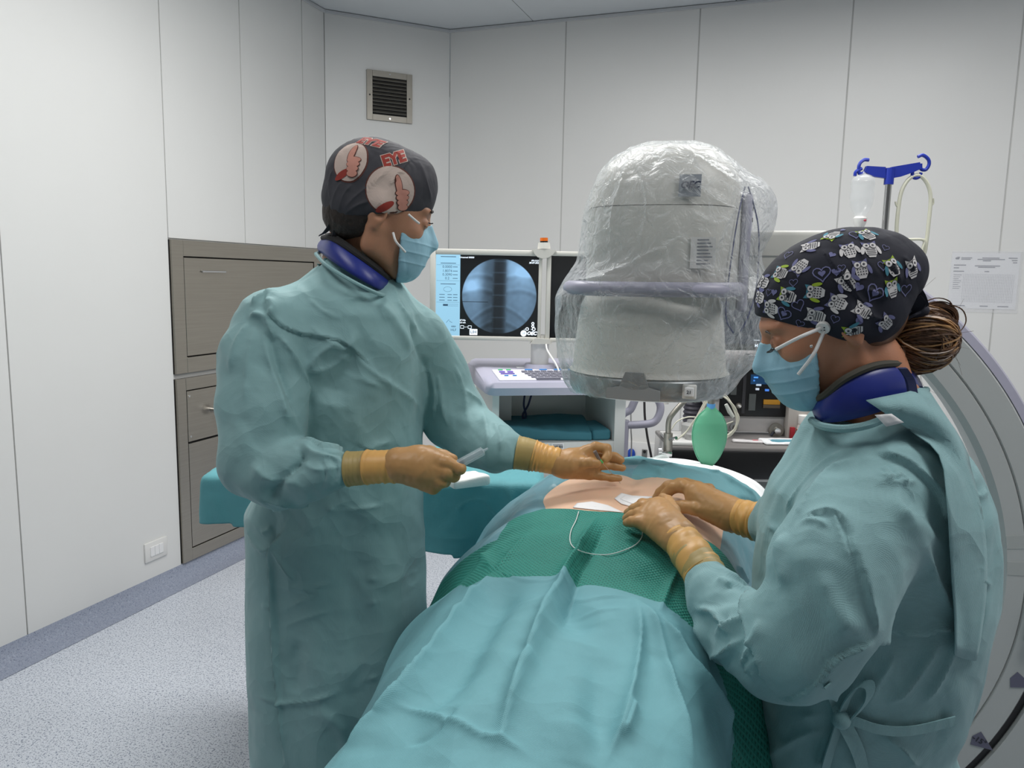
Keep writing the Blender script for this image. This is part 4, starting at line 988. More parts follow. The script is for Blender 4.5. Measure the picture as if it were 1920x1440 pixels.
# button and straps of the mask
bt = hit_px(bv, 1544, 613); ln, bn, _, _ = bv.find_nearest(Vector(bt.tolist())); bn = np.array(bn)
mb = MB(); mb.cyl(bt - bn * 0.001, bt + bn * 0.0035, 0.0095, n=24); mb.cyl(bt + bn * 0.0035, bt + bn * 0.0045, 0.0095, 0.0088, n=24)
btn = mb.out('button', M_strap, nurse, smooth=True, world=True, label='white four-hole button holding the mask straps')
vU = np.cross((0, 0, 1), bn); vU /= np.linalg.norm(vU); vV = np.cross(bn, vU); mb = MB()
for a, b_ in ((1, 1), (1, -1), (-1, 1), (-1, -1)): c = bt + bn * 0.0042 + vU * a * 0.0022 + vV * b_ * 0.0022; mb.cyl(c, c + bn * 0.0008, 0.0011, n=8)
mb.out('button_hole', M_ink, btn, world=True)
mb = MB(); b1 = bt + bn * 0.001
mb.tube([b1, W(1500, 632, 1.052), W(1455, 655, 1.075)], 0.0026, 8, 4); mb.tube([b1 + np.array([0.002, 0, -0.004]), W(1525, 665, 1.052), W(1497, 702, 1.066)], 0.0026, 8, 4)
mb.out('mask_strap', M_strap, nurse, smooth=True, world=True)
mb = MB(); mb.ball(W(1521, 649, 1.052), 0.0022, 6); mb.out('earring', M_chrome, nurse, smooth=True, world=True)
# bun of hair: strands wound over a core
BC = W(1718, 636, 1.15)
g = SDF(BC - 0.075, BC + 0.075, 0.004); g.ell(BC, (0.051, 0.048, 0.046), 0); bun = sdf_obj(g, 'hair_bun', M_hair2, nurse)
r = np.random.default_rng(5); mbs = [MB(), MB()]
start = W(1662, 622, 1.13)
for i in range(520):
    # great-circle strands that fan out from the cap side, pass over the bun and tuck under it
    ax = np.array([r.normal() * 0.25 + 0.05, 1.0 * r.choice([-1, 1]) * 0.9 + r.normal() * 0.3, r.normal() * 0.9]); ax /= np.linalg.norm(ax)
    s0 = (start - BC); s0 /= np.linalg.norm(s0); s0 = s0 + r.normal(size=3) * 0.30; e1_ = s0 - ax * s0.dot(ax); e1_ /= np.linalg.norm(e1_); e2_ = np.cross(ax, e1_)
    rad = 1.0 + r.uniform(-0.02, 0.14); off = ax * (s0.dot(ax)) * 0.5; L_ = r.uniform(2.2, 4.2); a0 = r.uniform(-0.3, 0.5)
    pts = []
    for k in range(15):
        a = a0 + L_ * k / 14; d = e1_ * math.cos(a) + e2_ * math.sin(a) + off; d /= np.linalg.norm(d)
        pts.append(BC + d * np.array([0.051, 0.048, 0.046]) * (rad + 0.03 * math.sin(3 * a + i)))
    mbs[1 if r.uniform() < 0.22 else 0].tube(pts, [0.0004, 0.0014, 0.0017, 0.0014, 0.0004], 4)
for q_i, mm in zip(mbs, (M_hair2, M_hairlo)):
    o = q_i.out('hair_strands', mm, bun, smooth=True, world=True, label=None if mm is M_hair2 else 'lighter blonde strands of the bun'); o['kind'] = 'stuff'
mb = MB()
for i in range(34):   # the loop standing off the bun and loose wisps
    j = r.normal(size=3) * 0.0022
    mb.tube([W(x, y, 1.15) + j * (1 + k * 0.25) for k, (x, y) in enumerate([(1700, 610), (1722, 586), (1756, 572), (1784, 580), (1790, 602), (1776, 622), (1750, 640)])], [0.0009, 0.0011, 0.0006], 4, 4)
o = mb.out('hair_loop', M_hair2, bun, smooth=True, world=True); o['kind'] = 'stuff'
mb = MB()
for i in range(36):
    a = r.uniform(-1.0, 5.0); d = np.array([math.cos(a), r.normal() * 0.3, math.sin(a)]); p0 = BC + d * 0.045; L_ = r.uniform(0.01, 0.04)
    mb.tube([p0, p0 + d * L_ * 0.5 + r.normal(size=3) * 0.006, p0 + d * L_ + r.normal(size=3) * 0.012 - np.array([0, 0, 0.006])], [0.00025, 0.00015], 3, 4)
for i in range(16):
    p0 = W(1640 + 4 * i % 60, 648 + r.uniform(-3, 6), 1.10); mb.tube([p0, p0 + np.array([0.004, 0, -0.02]) + r.normal(size=3) * 0.004, p0 + np.array([0.01, 0, -0.05]) + r.normal(size=3) * 0.01], [0.0003, 0.00015], 3, 4)
o = mb.out('loose_hairs', M_hair2, bun, world=True); o['kind'] = 'stuff'
mb = MB()
for pts in ([(1712, 560), (1722, 575), (1716, 590), (1700, 598)], [(1695, 590), (1680, 606), (1668, 616)], [(1700, 525), (1712, 545), (1722, 562), (1728, 580)]):
    mb.ribbon(spline([W(x, y, 1.10) for x, y in pts], 5), (0.6, -0.4, 0.5), 0.022, 0.003)
mb.ball(W(1716, 582, 1.12), (0.02, 0.015, 0.012), 8)
mb.out('cap_tie', M_cap2, nurse, smooth=True, world=True)

# collar
top = loop_px([(1528, 748, 1.11), (1545, 742, 1.075), (1585, 710, 1.060), (1640, 686, 1.065), (1690, 682, 1.10)], [(1690, 684, 1.19), (1620, 705, 1.22), (1550, 745, 1.19)])
bot = loop_px([(1530, 786, 1.11), (1545, 792, 1.075), (1590, 788, 1.055), (1660, 768, 1.055), (1722, 732, 1.105)], [(1722, 735, 1.21), (1630, 780, 1.25), (1545, 795, 1.20)])
ring_band('thyroid_collar', top, bot, M_lead, nurse)
mb = MB(); mb.tube(top + [top[0]], 0.0055, 8, 6); mb.out('collar_binding', mat('olive_binding', srgb(72, 70, 62), 0.8, var=0.05), nurse, smooth=True, world=True)
mb = MB(); mb.ribbon(spline([W(1692, 690, 1.03), W(1706, 712, 1.04), W(1712, 742, 1.04)], 4), (1, 0.3, 0), 0.014, 0.004); mb.out('collar_fastener', mat('dark_navy_tab', srgb(30, 40, 84), 0.7, var=0.05), nurse, world=True)

# gown
g = SDF((0.20, 0.72, 0.20), (0.92, 1.60, 1.40), 0.0078)
rows = []
CY = 1.15
for y, xl, xr, cy_, ry in ((745, 1560, 1712, CY, 0.07), (775, 1532, 1740, CY, 0.10), (810, 1515, 1772, CY, 0.13), (860, 1490, 1812, CY, 0.15), (920, 1455, 1845, CY, 0.165), (1000, 1432, 1862, CY, 0.17), (1090, 1425, 1866, CY, 0.17), (1200, 1420, 1838, CY, 0.17),
                           (1300, 1415, 1806, CY, 0.16), (1345, 1420, 1785, CY, 0.15), (1440, 1425, 1806, CY, 0.16), (1700, 1400, 1850, CY, 0.18), (2300, 1380, 1900, CY, 0.2)):
    a, b_ = W(xl, y, cy_), W(xr, y, cy_); rows.append((a[2], (a[0] + b_[0]) / 2, cy_, (b_[0] - a[0]) / 2, ry))
rows = [(z, cx_ - 0.008, cy__, rx * 0.93, ry) for z, cx_, cy__, rx, ry in rows]; g.stack(rows, 0, power=2.2)
# near arm: shoulder, elbow, forearm to the cuff
g.chain([W(1625, 900, 1.05), W(1600, 985, 1.01), W(1560, 1070, 0.975), W(1545, 1130, 0.96)], [0.070, 0.080, 0.080, 0.070], 0.02, first=0.05)
g.chain([W(1550, 1140, 0.96), W(1500, 1190, 0.97), W(1440, 1205, 1.01), W(1385, 1180, 1.06), W(1345, 1120, 1.115), W(1330, 1090, 1.145)], [0.070, 0.072, 0.066, 0.060, 0.048, 0.036], 0.018)
g.chain([W(1530, 950, 1.24), W(1480, 975, 1.30), W(1446, 986, 1.345)], [0.07, 0.05, 0.041], 0.03)
g.cone(W(1632, 775, 1.13), W(1612, 660, 1.12), 0.062, 0.10, 0.0, 's')
gown2 = sdf_obj(g, 'gown', M_gown2, nurse, sub=1)
co = coords(gown2.data); n = normals(gown2.data)
fa = np.exp(-(np.linalg.norm(co - W(1360, 1170, 1.08), axis=1) / 0.09) ** 2)
d_ = 0.0075 * crumple(co * [1, 1, 0.7], 0.14, 41) + 0.0035 * crumple(co, 0.055, 42) + 0.010 * fa * crumple(co, 0.045, 43) + 0.007 * smooth_noise(co * [1, 1, 0.6], 0.2, 44)
set_coords(gown2.data, co + n * d_[:, None])
bv2 = bvh_of(gown2)
fold(gown2, [
    ([(1530, 790), (1580, 800), (1640, 785)], 0.004, 0.003), ([(1640, 850), (1700, 870), (1760, 930), (1775, 980)], 0.008, 0.008, 's'),
    ([(1610, 860), (1560, 880), (1520, 930), (1480, 990)], 0.006, 0.007), ([(1600, 840), (1560, 860), (1500, 920), (1470, 960)], 0.005, 0.006), ([(1500, 975), (1560, 960), (1590, 990), (1600, 1030), (1625, 1110), (1640, 1200)], 0.007, 0.006, 's'),
    ([(1560, 950), (1575, 1000), (1600, 1060)], 0.004, 0.005), ([(1500, 980), (1530, 975), (1555, 990)], 0.003, 0.005), ([(1640, 880), (1665, 905), (1680, 910), (1720, 900)], 0.004, 0.007), ([(1655, 875), (1670, 905)], 0.003, 0.006), ([(1680, 905), (1690, 960), (1740, 1060), (1790, 1160)], 0.008, 0.012),
    ([(1675, 870), (1685, 905), (1715, 940)], 0.004, 0.007), ([(1640, 910), (1700, 890)], 0.004, 0.005), ([(1650, 1210), (1700, 1190), (1760, 1180), (1785, 1185)], 0.006, 0.012, 's'), ([(1640, 1195), (1600, 1215), (1560, 1240), (1460, 1310)], 0.008, 0.006, 's'),
    ([(1430, 1040), (1400, 1120), (1420, 1220), (1450, 1300)], 0.006, 0.009, 's'), ([(1345, 1085), (1370, 1100), (1400, 1090)], 0.004, 0.008), ([(1385, 1065), (1400, 1090), (1390, 1130)], 0.004, 0.009), ([(1300, 1140), (1340, 1150), (1370, 1185), (1380, 1130)], 0.004, 0.010), ([(1340, 1190), (1365, 1180), (1400, 1150)], 0.004, 0.010),
    ([(1330, 1230), (1360, 1220), (1400, 1195)], 0.005, 0.010), ([(1390, 1250), (1420, 1200), (1425, 1160)], 0.005, 0.009), ([(1355, 1270), (1400, 1260), (1430, 1230)], 0.005, 0.008), ([(1440, 1320), (1420, 1260), (1400, 1210)], 0.005, 0.008),
    ([(1470, 1000), (1460, 1050), (1480, 1100)], 0.01, 0.006, 'g'), ([(1540, 1070), (1560, 1130), (1600, 1190)], 0.012, 0.006, 'g'), ([(1680, 1220), (1640, 1290), (1620, 1330)], 0.006, 0.006), ([(1760, 1200), (1700, 1290), (1660, 1320)], 0.006, 0.008), ([(1800, 1180), (1760, 1270), (1730, 1320)], 0.006, 0.009), 
    ([(1580, 1350), (1520, 1340), (1420, 1350)], 0.004, 0.006), ([(1570, 1360), (1500, 1380), (1440, 1420)], 0.006, 0.006), ([(1560, 1370), (1530, 1440)], 0.005, 0.007), ([(1640, 1370), (1700, 1372), (1790, 1355)], 0.004, 0.008, 's'), ([(1650, 1370), (1690, 1400), (1720, 1440)], 0.006, 0.008), ([(1560, 1290), (1570, 1330), (1575, 1350)], 0.004, 0.008),
    ([(1430, 960), (1450, 990), (1470, 1010)], 0.004, 0.006), ([(1440, 1010), (1450, 1060)], 0.004, 0.006), ([(1700, 780), (1760, 830), (1785, 870), (1830, 900)], 0.005, 0.007), ([(1800, 900), (1830, 930), (1850, 920)], 0.004, 0.005), ([(1780, 1090), (1820, 1080), (1860, 1100)], 0.005, 0.005), ([(1700, 970), (1740, 1000), (1780, 1030)], 0.01, 0.004, 'g'),
], bv2, 1.25)
nb2 = loop_px([(1522, 788, 1.12), (1545, 800, 1.05), (1595, 803, 1.02), (1655, 786, 1.02), (1728, 738, 1.09)], [(1725, 735, 1.21), (1630, 775, 1.26), (1545, 792, 1.20)])
mb = MB(); mb.tube(nb2 + [nb2[0]], 0.0055, 8, 6); mb.out('neck_binding', M_gown2, nurse, smooth=True, world=True)
# loose back flap, neck tab, ties
mb = MB(); 
def sheet_px(name, rowsP, m, parent, th=0.0012, sub=3, seed=1, amp=0.002):
    A_ = np.array([[np.array(W(*p) if len(p) == 3 else lay(*p)) for p in row] for row in rowsP]); nr, nc = A_.shape[:2]
    rws = [spline(list(A_[i]), sub) for i in range(nr)]; cols = list(zip(*rws)); G_ = [spline(list(c), sub) for c in cols]; G_ = np.array(G_)   # [col][row]
    a, b_ = G_.shape[:2]; V = G_.reshape(-1, 3); V = V + amp * np.array([0.2, -1, 0.2]) * crumple(V, 0.05, seed)[:, None]
    F = [(i * b_ + j, i * b_ + j + 1, (i + 1) * b_ + j + 1, (i + 1) * b_ + j) for i in range(a - 1) for j in range(b_ - 1)]
    o = mesh_obj(name, V, F, m, None); md = o.modifiers.new('t', 'SOLIDIFY'); md.thickness = th; evaluated(o); o.data.shade_smooth(); attach(o, parent); return o
bv2b = bvh_of(gown2)
def lay(px, py, off, Yd):
    h = hit_px(bv2b, px, py); h = W(px, py, Yd) if h is None else h; d = CAM - h; return h + d / np.linalg.norm(d) * (off + 0.007)
sheet_px('gown_flap', [[(1624, 750, 1.02), (1700, 735, 1.03), (1735, 728, 1.08), (1762, 762, 1.13)], [(1650, 768, 1.005), (1712, 768, 1.005), (1772, 792, 0.014, 1.04), (1806, 830, 0.004, 1.1)],
    [(1700, 803, 0.026, 1.0), (1745, 820, 0.022, 1.0), (1790, 850, 0.013, 1.02), (1828, 900, 0.003, 1.08)], [(1762, 852, 0.028, 1.0), (1788, 880, 0.022, 1.0), (1815, 930, 0.012, 1.0), (1845, 980, 0.002, 1.07)],
    [(1778, 950, 0.028, 1.0), (1800, 980, 0.022, 1.0), (1828, 1020, 0.012, 1.0), (1852, 1060, 0.001, 1.07)], [(1784, 1060, 0.026, 1.0), (1802, 1080, 0.02, 1.0), (1828, 1110, 0.010, 1.0), (1848, 1130, 0.001, 1.07)],
    [(1790, 1150, 0.020, 1.0), (1806, 1165, 0.015, 1.0), (1824, 1175, 0.008, 1.0), (1842, 1180, 0.001, 1.07)], [(1792, 1230, 0.012, 1.0), (1806, 1235, 0.009, 1.0), (1820, 1238, 0.005, 1.0), (1832, 1240, 0.001, 1.07)]], M_gown2, nurse, seed=3, amp=0.002)
sheet_px('neck_tab', [[(1640, 778, 0.992), (1672, 776, 0.985)], [(1662, 800, 0.985), (1695, 792, 0.982)]], M_paper, nurse, amp=0.0)
mb = MB()
for pts, w in (([(1575, 1345), (1590, 1310), (1612, 1285), (1630, 1285), (1628, 1310), (1600, 1345), (1585, 1352)], 0.016), ([(1578, 1350), (1600, 1352), (1650, 1368), (1710, 1370), (1790, 1352)], 0.014),
               ([(1575, 1352), (1566, 1380), (1556, 1410), (1545, 1450)], 0.020), ([(1582, 1356), (1600, 1390), (1612, 1420), (1618, 1450)], 0.020), ([(1572, 1345), (1560, 1310), (1552, 1285)], 0.010)):
    P_ = [hit_px(bv2, x, y) for x, y in pts]; P_ = [p + (CAM - p) / np.linalg.norm(CAM - p) * 0.012 for p in P_ if p is not None]
    if len(P_) > 2: mb.ribbon(spline(P_, 5), (0.75, 0.1, 0.65) if w != 0.014 else (0, 0, 1), w, 0.002)
kp = hit_px(bv2, 1577, 1350); mb.ball(kp + (CAM - kp) * 0.012, (0.013, 0.012, 0.013), 8)
mb.out('waist_tie', M_gown2, nurse, smooth=True, world=True)

# left hand (near), pressed flat on the drape
sleeve_cuff('glove_cuff', [W(1340, 1105, 1.135), W(1312, 1062, 1.18), W(1290, 1035, 1.215)], [0.0335, 0.0325, 0.0315], M_cuff2, nurse, 13, 0.0005, label='olive double-layer glove cuff pulled over the sleeve')
sleeve_cuff('glove_cuff', [W(1322, 1078, 1.165), W(1300, 1045, 1.20), W(1276, 1012, 1.245)], [0.0335, 0.0325, 0.0310], M_cuff, nurse, 15, 0.0010, freq=3)
a_ = lambda x, y, Y: W(x, y, Y)
palm = [(a_(1282, 1016, 1.24), a_(1225, 966, 1.33), 0.027, 0.024), (a_(1278, 1000, 1.25), a_(1235, 955, 1.34), 0.022, 0.020), (a_(1265, 1015, 1.24), a_(1210, 975, 1.32), 0.021, 0.018), (a_(1250, 985, 1.28), a_(1238, 958, 1.34), 0.024, 0.019)]
fingers = [([a_(1240, 955, 1.34), a_(1222, 946, 1.365), a_(1205, 945, 1.395), a_(1192, 952, 1.42)], [0.0130, 0.0115, 0.0105, 0.0090]),
           ([a_(1228, 958, 1.335), a_(1208, 950, 1.355), a_(1190, 955, 1.38), a_(1178, 962, 1.395)], [0.0135, 0.0120, 0.0105, 0.0090]),
           ([a_(1215, 970, 1.32), a_(1198, 964, 1.335), a_(1185, 967, 1.35), a_(1175, 972, 1.36)], [0.0130, 0.0115, 0.0100, 0.0085]),
           ([a_(1212, 984, 1.30), a_(1196, 978, 1.31), a_(1184, 978, 1.32), a_(1176, 980, 1.33)], [0.0120, 0.0105, 0.0092, 0.0080]),
           ([a_(1268, 985, 1.275), a_(1262, 958, 1.32), a_(1252, 940, 1.365), a_(1243, 934, 1.40)], [0.0150, 0.0125, 0.0110, 0.0095])]
hand('glove', None, M_glove, nurse, fingers, palm)
# right hand (far), pinching the skin edge
sleeve_cuff('glove_cuff', [W(1446, 988, 1.36), W(1425, 980, 1.385), W(1400, 972, 1.405), W(1378, 966, 1.425)], [0.037, 0.036, 0.034, 0.032], M_cuff, nurse, 17, 0.0020, freq=5)
palm = [(a_(1380, 963, 1.425), a_(1312, 938, 1.46), 0.029, 0.026), (a_(1365, 970, 1.42), a_(1325, 955, 1.44), 0.026, 0.020), (a_(1360, 955, 1.43), a_(1305, 922, 1.47), 0.024, 0.020)]
fingers = [([a_(1308, 926, 1.465), a_(1282, 912, 1.485), a_(1262, 914, 1.50), a_(1248, 928, 1.51), a_(1240, 938, 1.515)], [0.0150, 0.0130, 0.0115, 0.0100, 0.0085]),
           ([a_(1300, 920, 1.485), a_(1275, 908, 1.505), a_(1252, 912, 1.52), a_(1238, 924, 1.53), a_(1230, 934, 1.535)], [0.0140, 0.0125, 0.0110, 0.0100, 0.0085]),
           ([a_(1310, 915, 1.50), a_(1285, 907, 1.52), a_(1262, 912, 1.54), a_(1250, 922, 1.55)], [0.0140, 0.0120, 0.0105, 0.0090]),
           ([a_(1330, 918, 1.50), a_(1308, 914, 1.53), a_(1290, 918, 1.55)], [0.0125, 0.0105, 0.0085]),
           ([a_(1335, 960, 1.43), a_(1305, 953, 1.44), a_(1280, 950, 1.46), a_(1264, 948, 1.475)], [0.0180, 0.0140, 0.0120, 0.0100])]
hand('glove', None, M_glove, nurse, fingers, palm)
# ================================================================== PATIENT, TABLE AND DRAPES
M_drape = mat('drape_fabric', srgb(112, 166, 174), 0.65, var=0.05, vscale=6, weave=0.25, wscale=620, wdark=0.03, bump=0.2, bscale=20, spec=0.3, crease=0.35)
M_green = mat('drape_green_mesh', srgb(44, 124, 112), 0.6, var=0.06, vscale=10, weave=0.9, wscale=165, wdark=0.6, spec=0.3, holes=(0.10, 0.24), crease=0.3)
def use_uv(m):
    nt = m.node_tree; tc = [x for x in nt.nodes if x.type == 'TEX_COORD'][0]; uvs = tc.outputs['UV']
    for v in [x for x in nt.nodes if x.type == 'TEX_VORONOI']:
        v.voronoi_dimensions = '2D'; mp = nt.nodes.new('ShaderNodeMapping'); mp.inputs['Rotation'].default_value = (0, 0, 0.785); nt.links.new(uvs, mp.inputs[0]); nt.links.new(mp.outputs[0], v.inputs['Vector'])
    return m
use_uv(M_drape); use_uv(M_green)
M_film = mat('drape_side', srgb(108, 154, 166), 0.42, var=0.08, vscale=6, bump=0.25, bscale=22, spec=0.4, crease=0.5)
M_sheetw = mat('white_sheet', srgb(240, 242, 243), 0.7, var=0.01, bump=0.1, bscale=20)
M_tape = mat('dressing_white', srgb(240, 240, 240), 0.55, var=0.01, bump=0.1, bscale=120)

def ztop(s): return np.interp(s, [-1.2, -0.9, -0.6, -0.4, -0.2, 0.0, 0.15, 0.35, 0.5, 0.7, 1.0], [0.955, 0.965, 1.005, 1.03, 1.055, 1.07, 1.062, 1.03, 0.99, 0.945, 0.90])
def halfw(s): return np.interp(s, [-1.2, -0.9, -0.5, -0.2, 0.1, 0.4, 0.7], [0.20, 0.225, 0.25, 0.26, 0.27, 0.30, 0.32])
PA = [0, 0.12, 0.30, 0.45, 0.56, 0.64, 0.80, 1.0]; PC = [0, 0.30, 0.68, 0.92, 1.06, 1.14, 1.30, 1.5]; PZ = [0, 0.004, 0.030, 0.080, 0.15, 0.24, 0.45, 0.78]
def smooth_interp(x, X, Y):
    X = np.array(X, float); Y = np.array(Y, float); m = np.gradient(Y, X); i = np.clip(np.searchsorted(X, x) - 1, 0, len(X) - 2)
    h = X[i + 1] - X[i]; t = (x - X[i]) / h
    return (2 * t**3 - 3 * t**2 + 1) * Y[i] + (t**3 - 2 * t**2 + t) * h * m[i] + (-2 * t**3 + 3 * t**2) * Y[i + 1] + (t**3 - t**2) * h * m[i + 1]
def sheet_pt(s, a):
    """point of the draped surface; s along the table, a across, -1..1"""
    aa = np.abs(a); w = halfw(s); c = np.sign(a) * smooth_interp(aa, PA, PC) * w; lf = np.clip((aa - 0.4) / 0.3, 0, 1) * np.clip((s + 0.85) / 0.35, 0, 1) * (a < 0); c = c * (1 + 0.20 * lf * lf * (3 - 2 * lf)); z = ztop(s) - smooth_interp(aa, PA, PZ)
    e = np.clip((-s - 1.02) / 0.16, 0, 3); z = z - 0.30 * np.maximum(e - 0.0, 0) ** 1.5 * 0.5
    P = np.stack([TO[0] + s * TA[0] + c * TB[0], TO[1] + s * TA[1] + c * TB[1], z], -1); return P
def build_sheet(name, s0, s1, a0, a1, ns, na, region, mats, parent, lift=0.0, seeds=(51, 52), amp=1.0, th=0.0012):
    S_, A_ = np.meshgrid(np.linspace(s0, s1, ns), np.linspace(a0, a1, na), indexing='ij'); P = sheet_pt(S_, A_).reshape(-1, 3)
    P = P + np.array([0, 0, lift]); sf, af = S_.ravel(), A_.ravel()
    F, mi = [], []; idx = np.arange(ns * na).reshape(ns, na)
    q = np.stack([idx[:-1, :-1], idx[:-1, 1:], idx[1:, 1:], idx[1:, :-1]], -1).reshape(-1, 4)
    sc_ = (S_[:-1, :-1] + S_[1:, 1:]).ravel() / 2; ac = (A_[:-1, :-1] + A_[1:, 1:]).ravel() / 2
    rg = region(sc_, ac); keep = rg >= 0; q = q[keep]; rg = rg[keep]
    o = mesh_obj(name, P, q, mats); uv = o.data.uv_layers.new(name='UVMap'); cl_ = np.sign(af) * np.abs(af) * 0.62; lv = np.empty(len(o.data.loops), np.int32); o.data.loops.foreach_get('vertex_index', lv)
    uv.data.foreach_set('uv', np.stack([sf[lv], cl_[lv]], 1).astype(np.float32).ravel())
    o.data.polygons.foreach_set('material_index', rg.astype(np.int32)); o.data.update()
    return o, sf, af

table = thing('operating_table', 'operating table under the teal drapes', 'table', T(-0.1, 0.02, 0), math.atan2(TA[1], TA[0]) - math.pi / 2)
MB().box((0, 0.05, 0.78), (0.40, 1.6, 0.05), bev=0.01).out('table_top', M_steel2, table)
MB().box((0, 0.05, 0.825), (0.40, 1.6, 0.045), bev=0.015).out('mattress', M_black, table)
MB().box((0, 0.1, 0.42), (0.22, 0.30, 0.68), bev=0.02).out('pedestal', M_white, table)
MB().box((0, 0.1, 0.05), (0.50, 0.90, 0.09), bev=0.02).out('base', M_white, table)

patient = thing('person', 'patient lying face down with the bare lower back exposed between the drapes', 'person', T(0, 0, 0.85))
g = SDF((-0.55, 0.55, 0.82), (1.1, 2.75, 1.12), 0.008)
def TT(s, c, z): return T(s, c, z)
rotM = [[TA[0], TA[1], 0], [TB[0], TB[1], 0], [0, 0, 1]]
X, Y, Z = g.xyz((slice(None),) * 3); ss = (X - TO[0]) * TA[0] + (Y - TO[1]) * TA[1]; cc_ = (X - TO[0]) * TB[0] + (Y - TO[1]) * TB[1]
cn = np.abs(cc_) / halfw(ss); zt0 = np.linspace(0, 1.6, 200); az = smooth_interp(np.linspace(0, 0.999, 400), PA, PC); zz_ = smooth_interp(np.linspace(0, 0.999, 400), PA, PZ)
back = ztop(ss) - np.interp(cn, az, zz_) - 0.007 - 0.02 * np.clip((cn - 0.72) / 0.25, 0, 1)
g.D = np.maximum(np.maximum(np.maximum((Z - back) * 0.9, 0.86 - Z), (cn - 1.02) * 0.27), np.maximum(-0.23 - ss, ss - 0.10)).astype(np.float32)
g.ell(TT(0.02, 0.01, 0.925), (0.30, 0.18, 0.09), 0, 'u', rotM).ell(TT(0.30, 0.01, 0.90), (0.24, 0.18, 0.06), 0.02, 'u', rotM).ell(TT(-0.28, 0.01, 0.90), (0.22, 0.16, 0.075), 0.02, 'u', rotM)
for sgn in (-1, 1):
    g.chain([TT(-0.35, 0.01 + sgn * 0.08, 0.92), TT(-0.70, 0.01 + sgn * 0.08, 0.885), TT(-0.94, 0.01 + sgn * 0.08, 0.87)], [0.065, 0.05, 0.038], 0.02)
    g.chain([TT(0.42, 0.01 + sgn * 0.15, 0.90), TT(0.50, 0.01 + sgn * 0.20, 0.88), TT(0.70, 0.01 + sgn * 0.17, 0.865)], [0.05, 0.042, 0.032], 0.03)
g.chain([TT(0.5, 0.01, 0.89), TT(0.62, 0.01, 0.86)], [0.05, 0.05], 0.03).ell(TT(0.70, 0.01, 0.865), (0.10, 0.07, 0.055), 0.02, 'u', rotM)
pbody = sdf_obj(g, 'body', M_skinp, patient, sub=1)
co = coords(pbody.data); n = normals(pbody.data)
sp = (co[:, :2] - TO) @ TB; set_coords(pbody.data, co + n * (-0.006 * np.exp(-((sp - 0.01) / 0.018) ** 2) + 0.003 * np.exp(-((np.abs(sp - 0.01) - 0.05) / 0.03) ** 2))[:, None])
bvp = bvh_of(pbody)

M_all = [M_green, M_drape, M_film]
drape = thing('surgical_drape', 'teal surgical drape with a dark green perforated band over the patient\'s legs', 'drape', T(-0.55, 0, 0.9))
def reg(s, a):
    low = -0.500 + np.where(a < -0.33, (-(a + 0.33)) * 0.55, 0) + np.where(a > 0.28, -(a - 0.28) * 0.15, 0)
    r = np.where(s < low, 1, 0); r = np.where((a < -0.36) & (s > -0.30 - (a + 0.36) * 0.2) , 2, r)
    r = np.where((a < -0.66), 1, r); return r
o, sf, af = build_sheet('drape_lower', -1.32, -0.222, -1, 1, 300, 360, reg, M_all, None, 0.006)
co = coords(o.data); n = normals(o.data)
side = np.clip((np.abs(af) - 0.35) / 0.3, 0, 1)
foot = np.clip((-sf - 0.45) / 0.35, 0, 1)
d_ = 0.006 * crumple(co, 0.20, 61) + 0.002 * crumple(co, 0.07, 62) + side * (0.020 * np.sin(sf * 16 + 2.0 * np.sign(af)) + 0.012 * np.sin(sf * 31 + af * 5)) + foot * 0.006 * np.sin(af * 16 + 1)
set_coords(o.data, co + n * d_[:, None])
bvd = bvh_of(o)
fold(o, [
    ([(1120, 968), (1090, 1030), (1055, 1095), (1010, 1200), (960, 1330), (925, 1440)], 0.010, 0.020), ([(1135, 985), (1100, 1050), (1075, 1110), (1050, 1180)], 0.012, -0.012), ([(1060, 1098), (1095, 1200), (1110, 1330), (1120, 1440)], 0.035, -0.014, 'g'),
    ([(925, 1072), (860, 1170), (780, 1280), (620, 1440)], 0.012, 0.020), ([(905, 1040), (925, 1072)], 0.01, 0.008), ([(1060, 1100), (1000, 1150), (900, 1300), (830, 1440)], 0.04, 0.010, 'g'), ([(960, 1090), (900, 1200), (820, 1340)], 0.03, -0.010, 'g'),
    ([(1190, 1120), (1195, 1200), (1185, 1280), (1160, 1370), (1130, 1440)], 0.010, 0.014), ([(1190, 1122), (1225, 1180), (1260, 1300), (1300, 1440)], 0.012, 0.012), ([(1210, 1140), (1260, 1200), (1330, 1300), (1400, 1430)], 0.012, 0.014), ([(1100, 1160), (1090, 1250), (1080, 1440)], 0.03, 0.012, 'g'),
    ([(740, 1330), (800, 1345), (860, 1370), (915, 1390), (960, 1400), (1000, 1425)], 0.004, 0.005), ([(860, 1340), (820, 1380), (760, 1400)], 0.005, -0.004), ([(1160, 1380), (1175, 1370), (1190, 1320)], 0.004, 0.007), ([(1080, 1140), (1130, 1140), (1180, 1142)], 0.003, 0.002),
    ([(1290, 1040), (1260, 1090), (1235, 1150)], 0.006, 0.008), ([(990, 1000), (950, 1050), (925, 1072)], 0.006, 0.006),
    ([(925, 1073), (985, 1090), (1055, 1097), (1095, 1118), (1190, 1122)], 0.003, 0.0022, 's'),
], bvd, 1.5)
md = o.modifiers.new('t', 'SOLIDIFY'); md.thickness = 0.0012; evaluated(o); o.data.shade_smooth(); attach(o, drape)
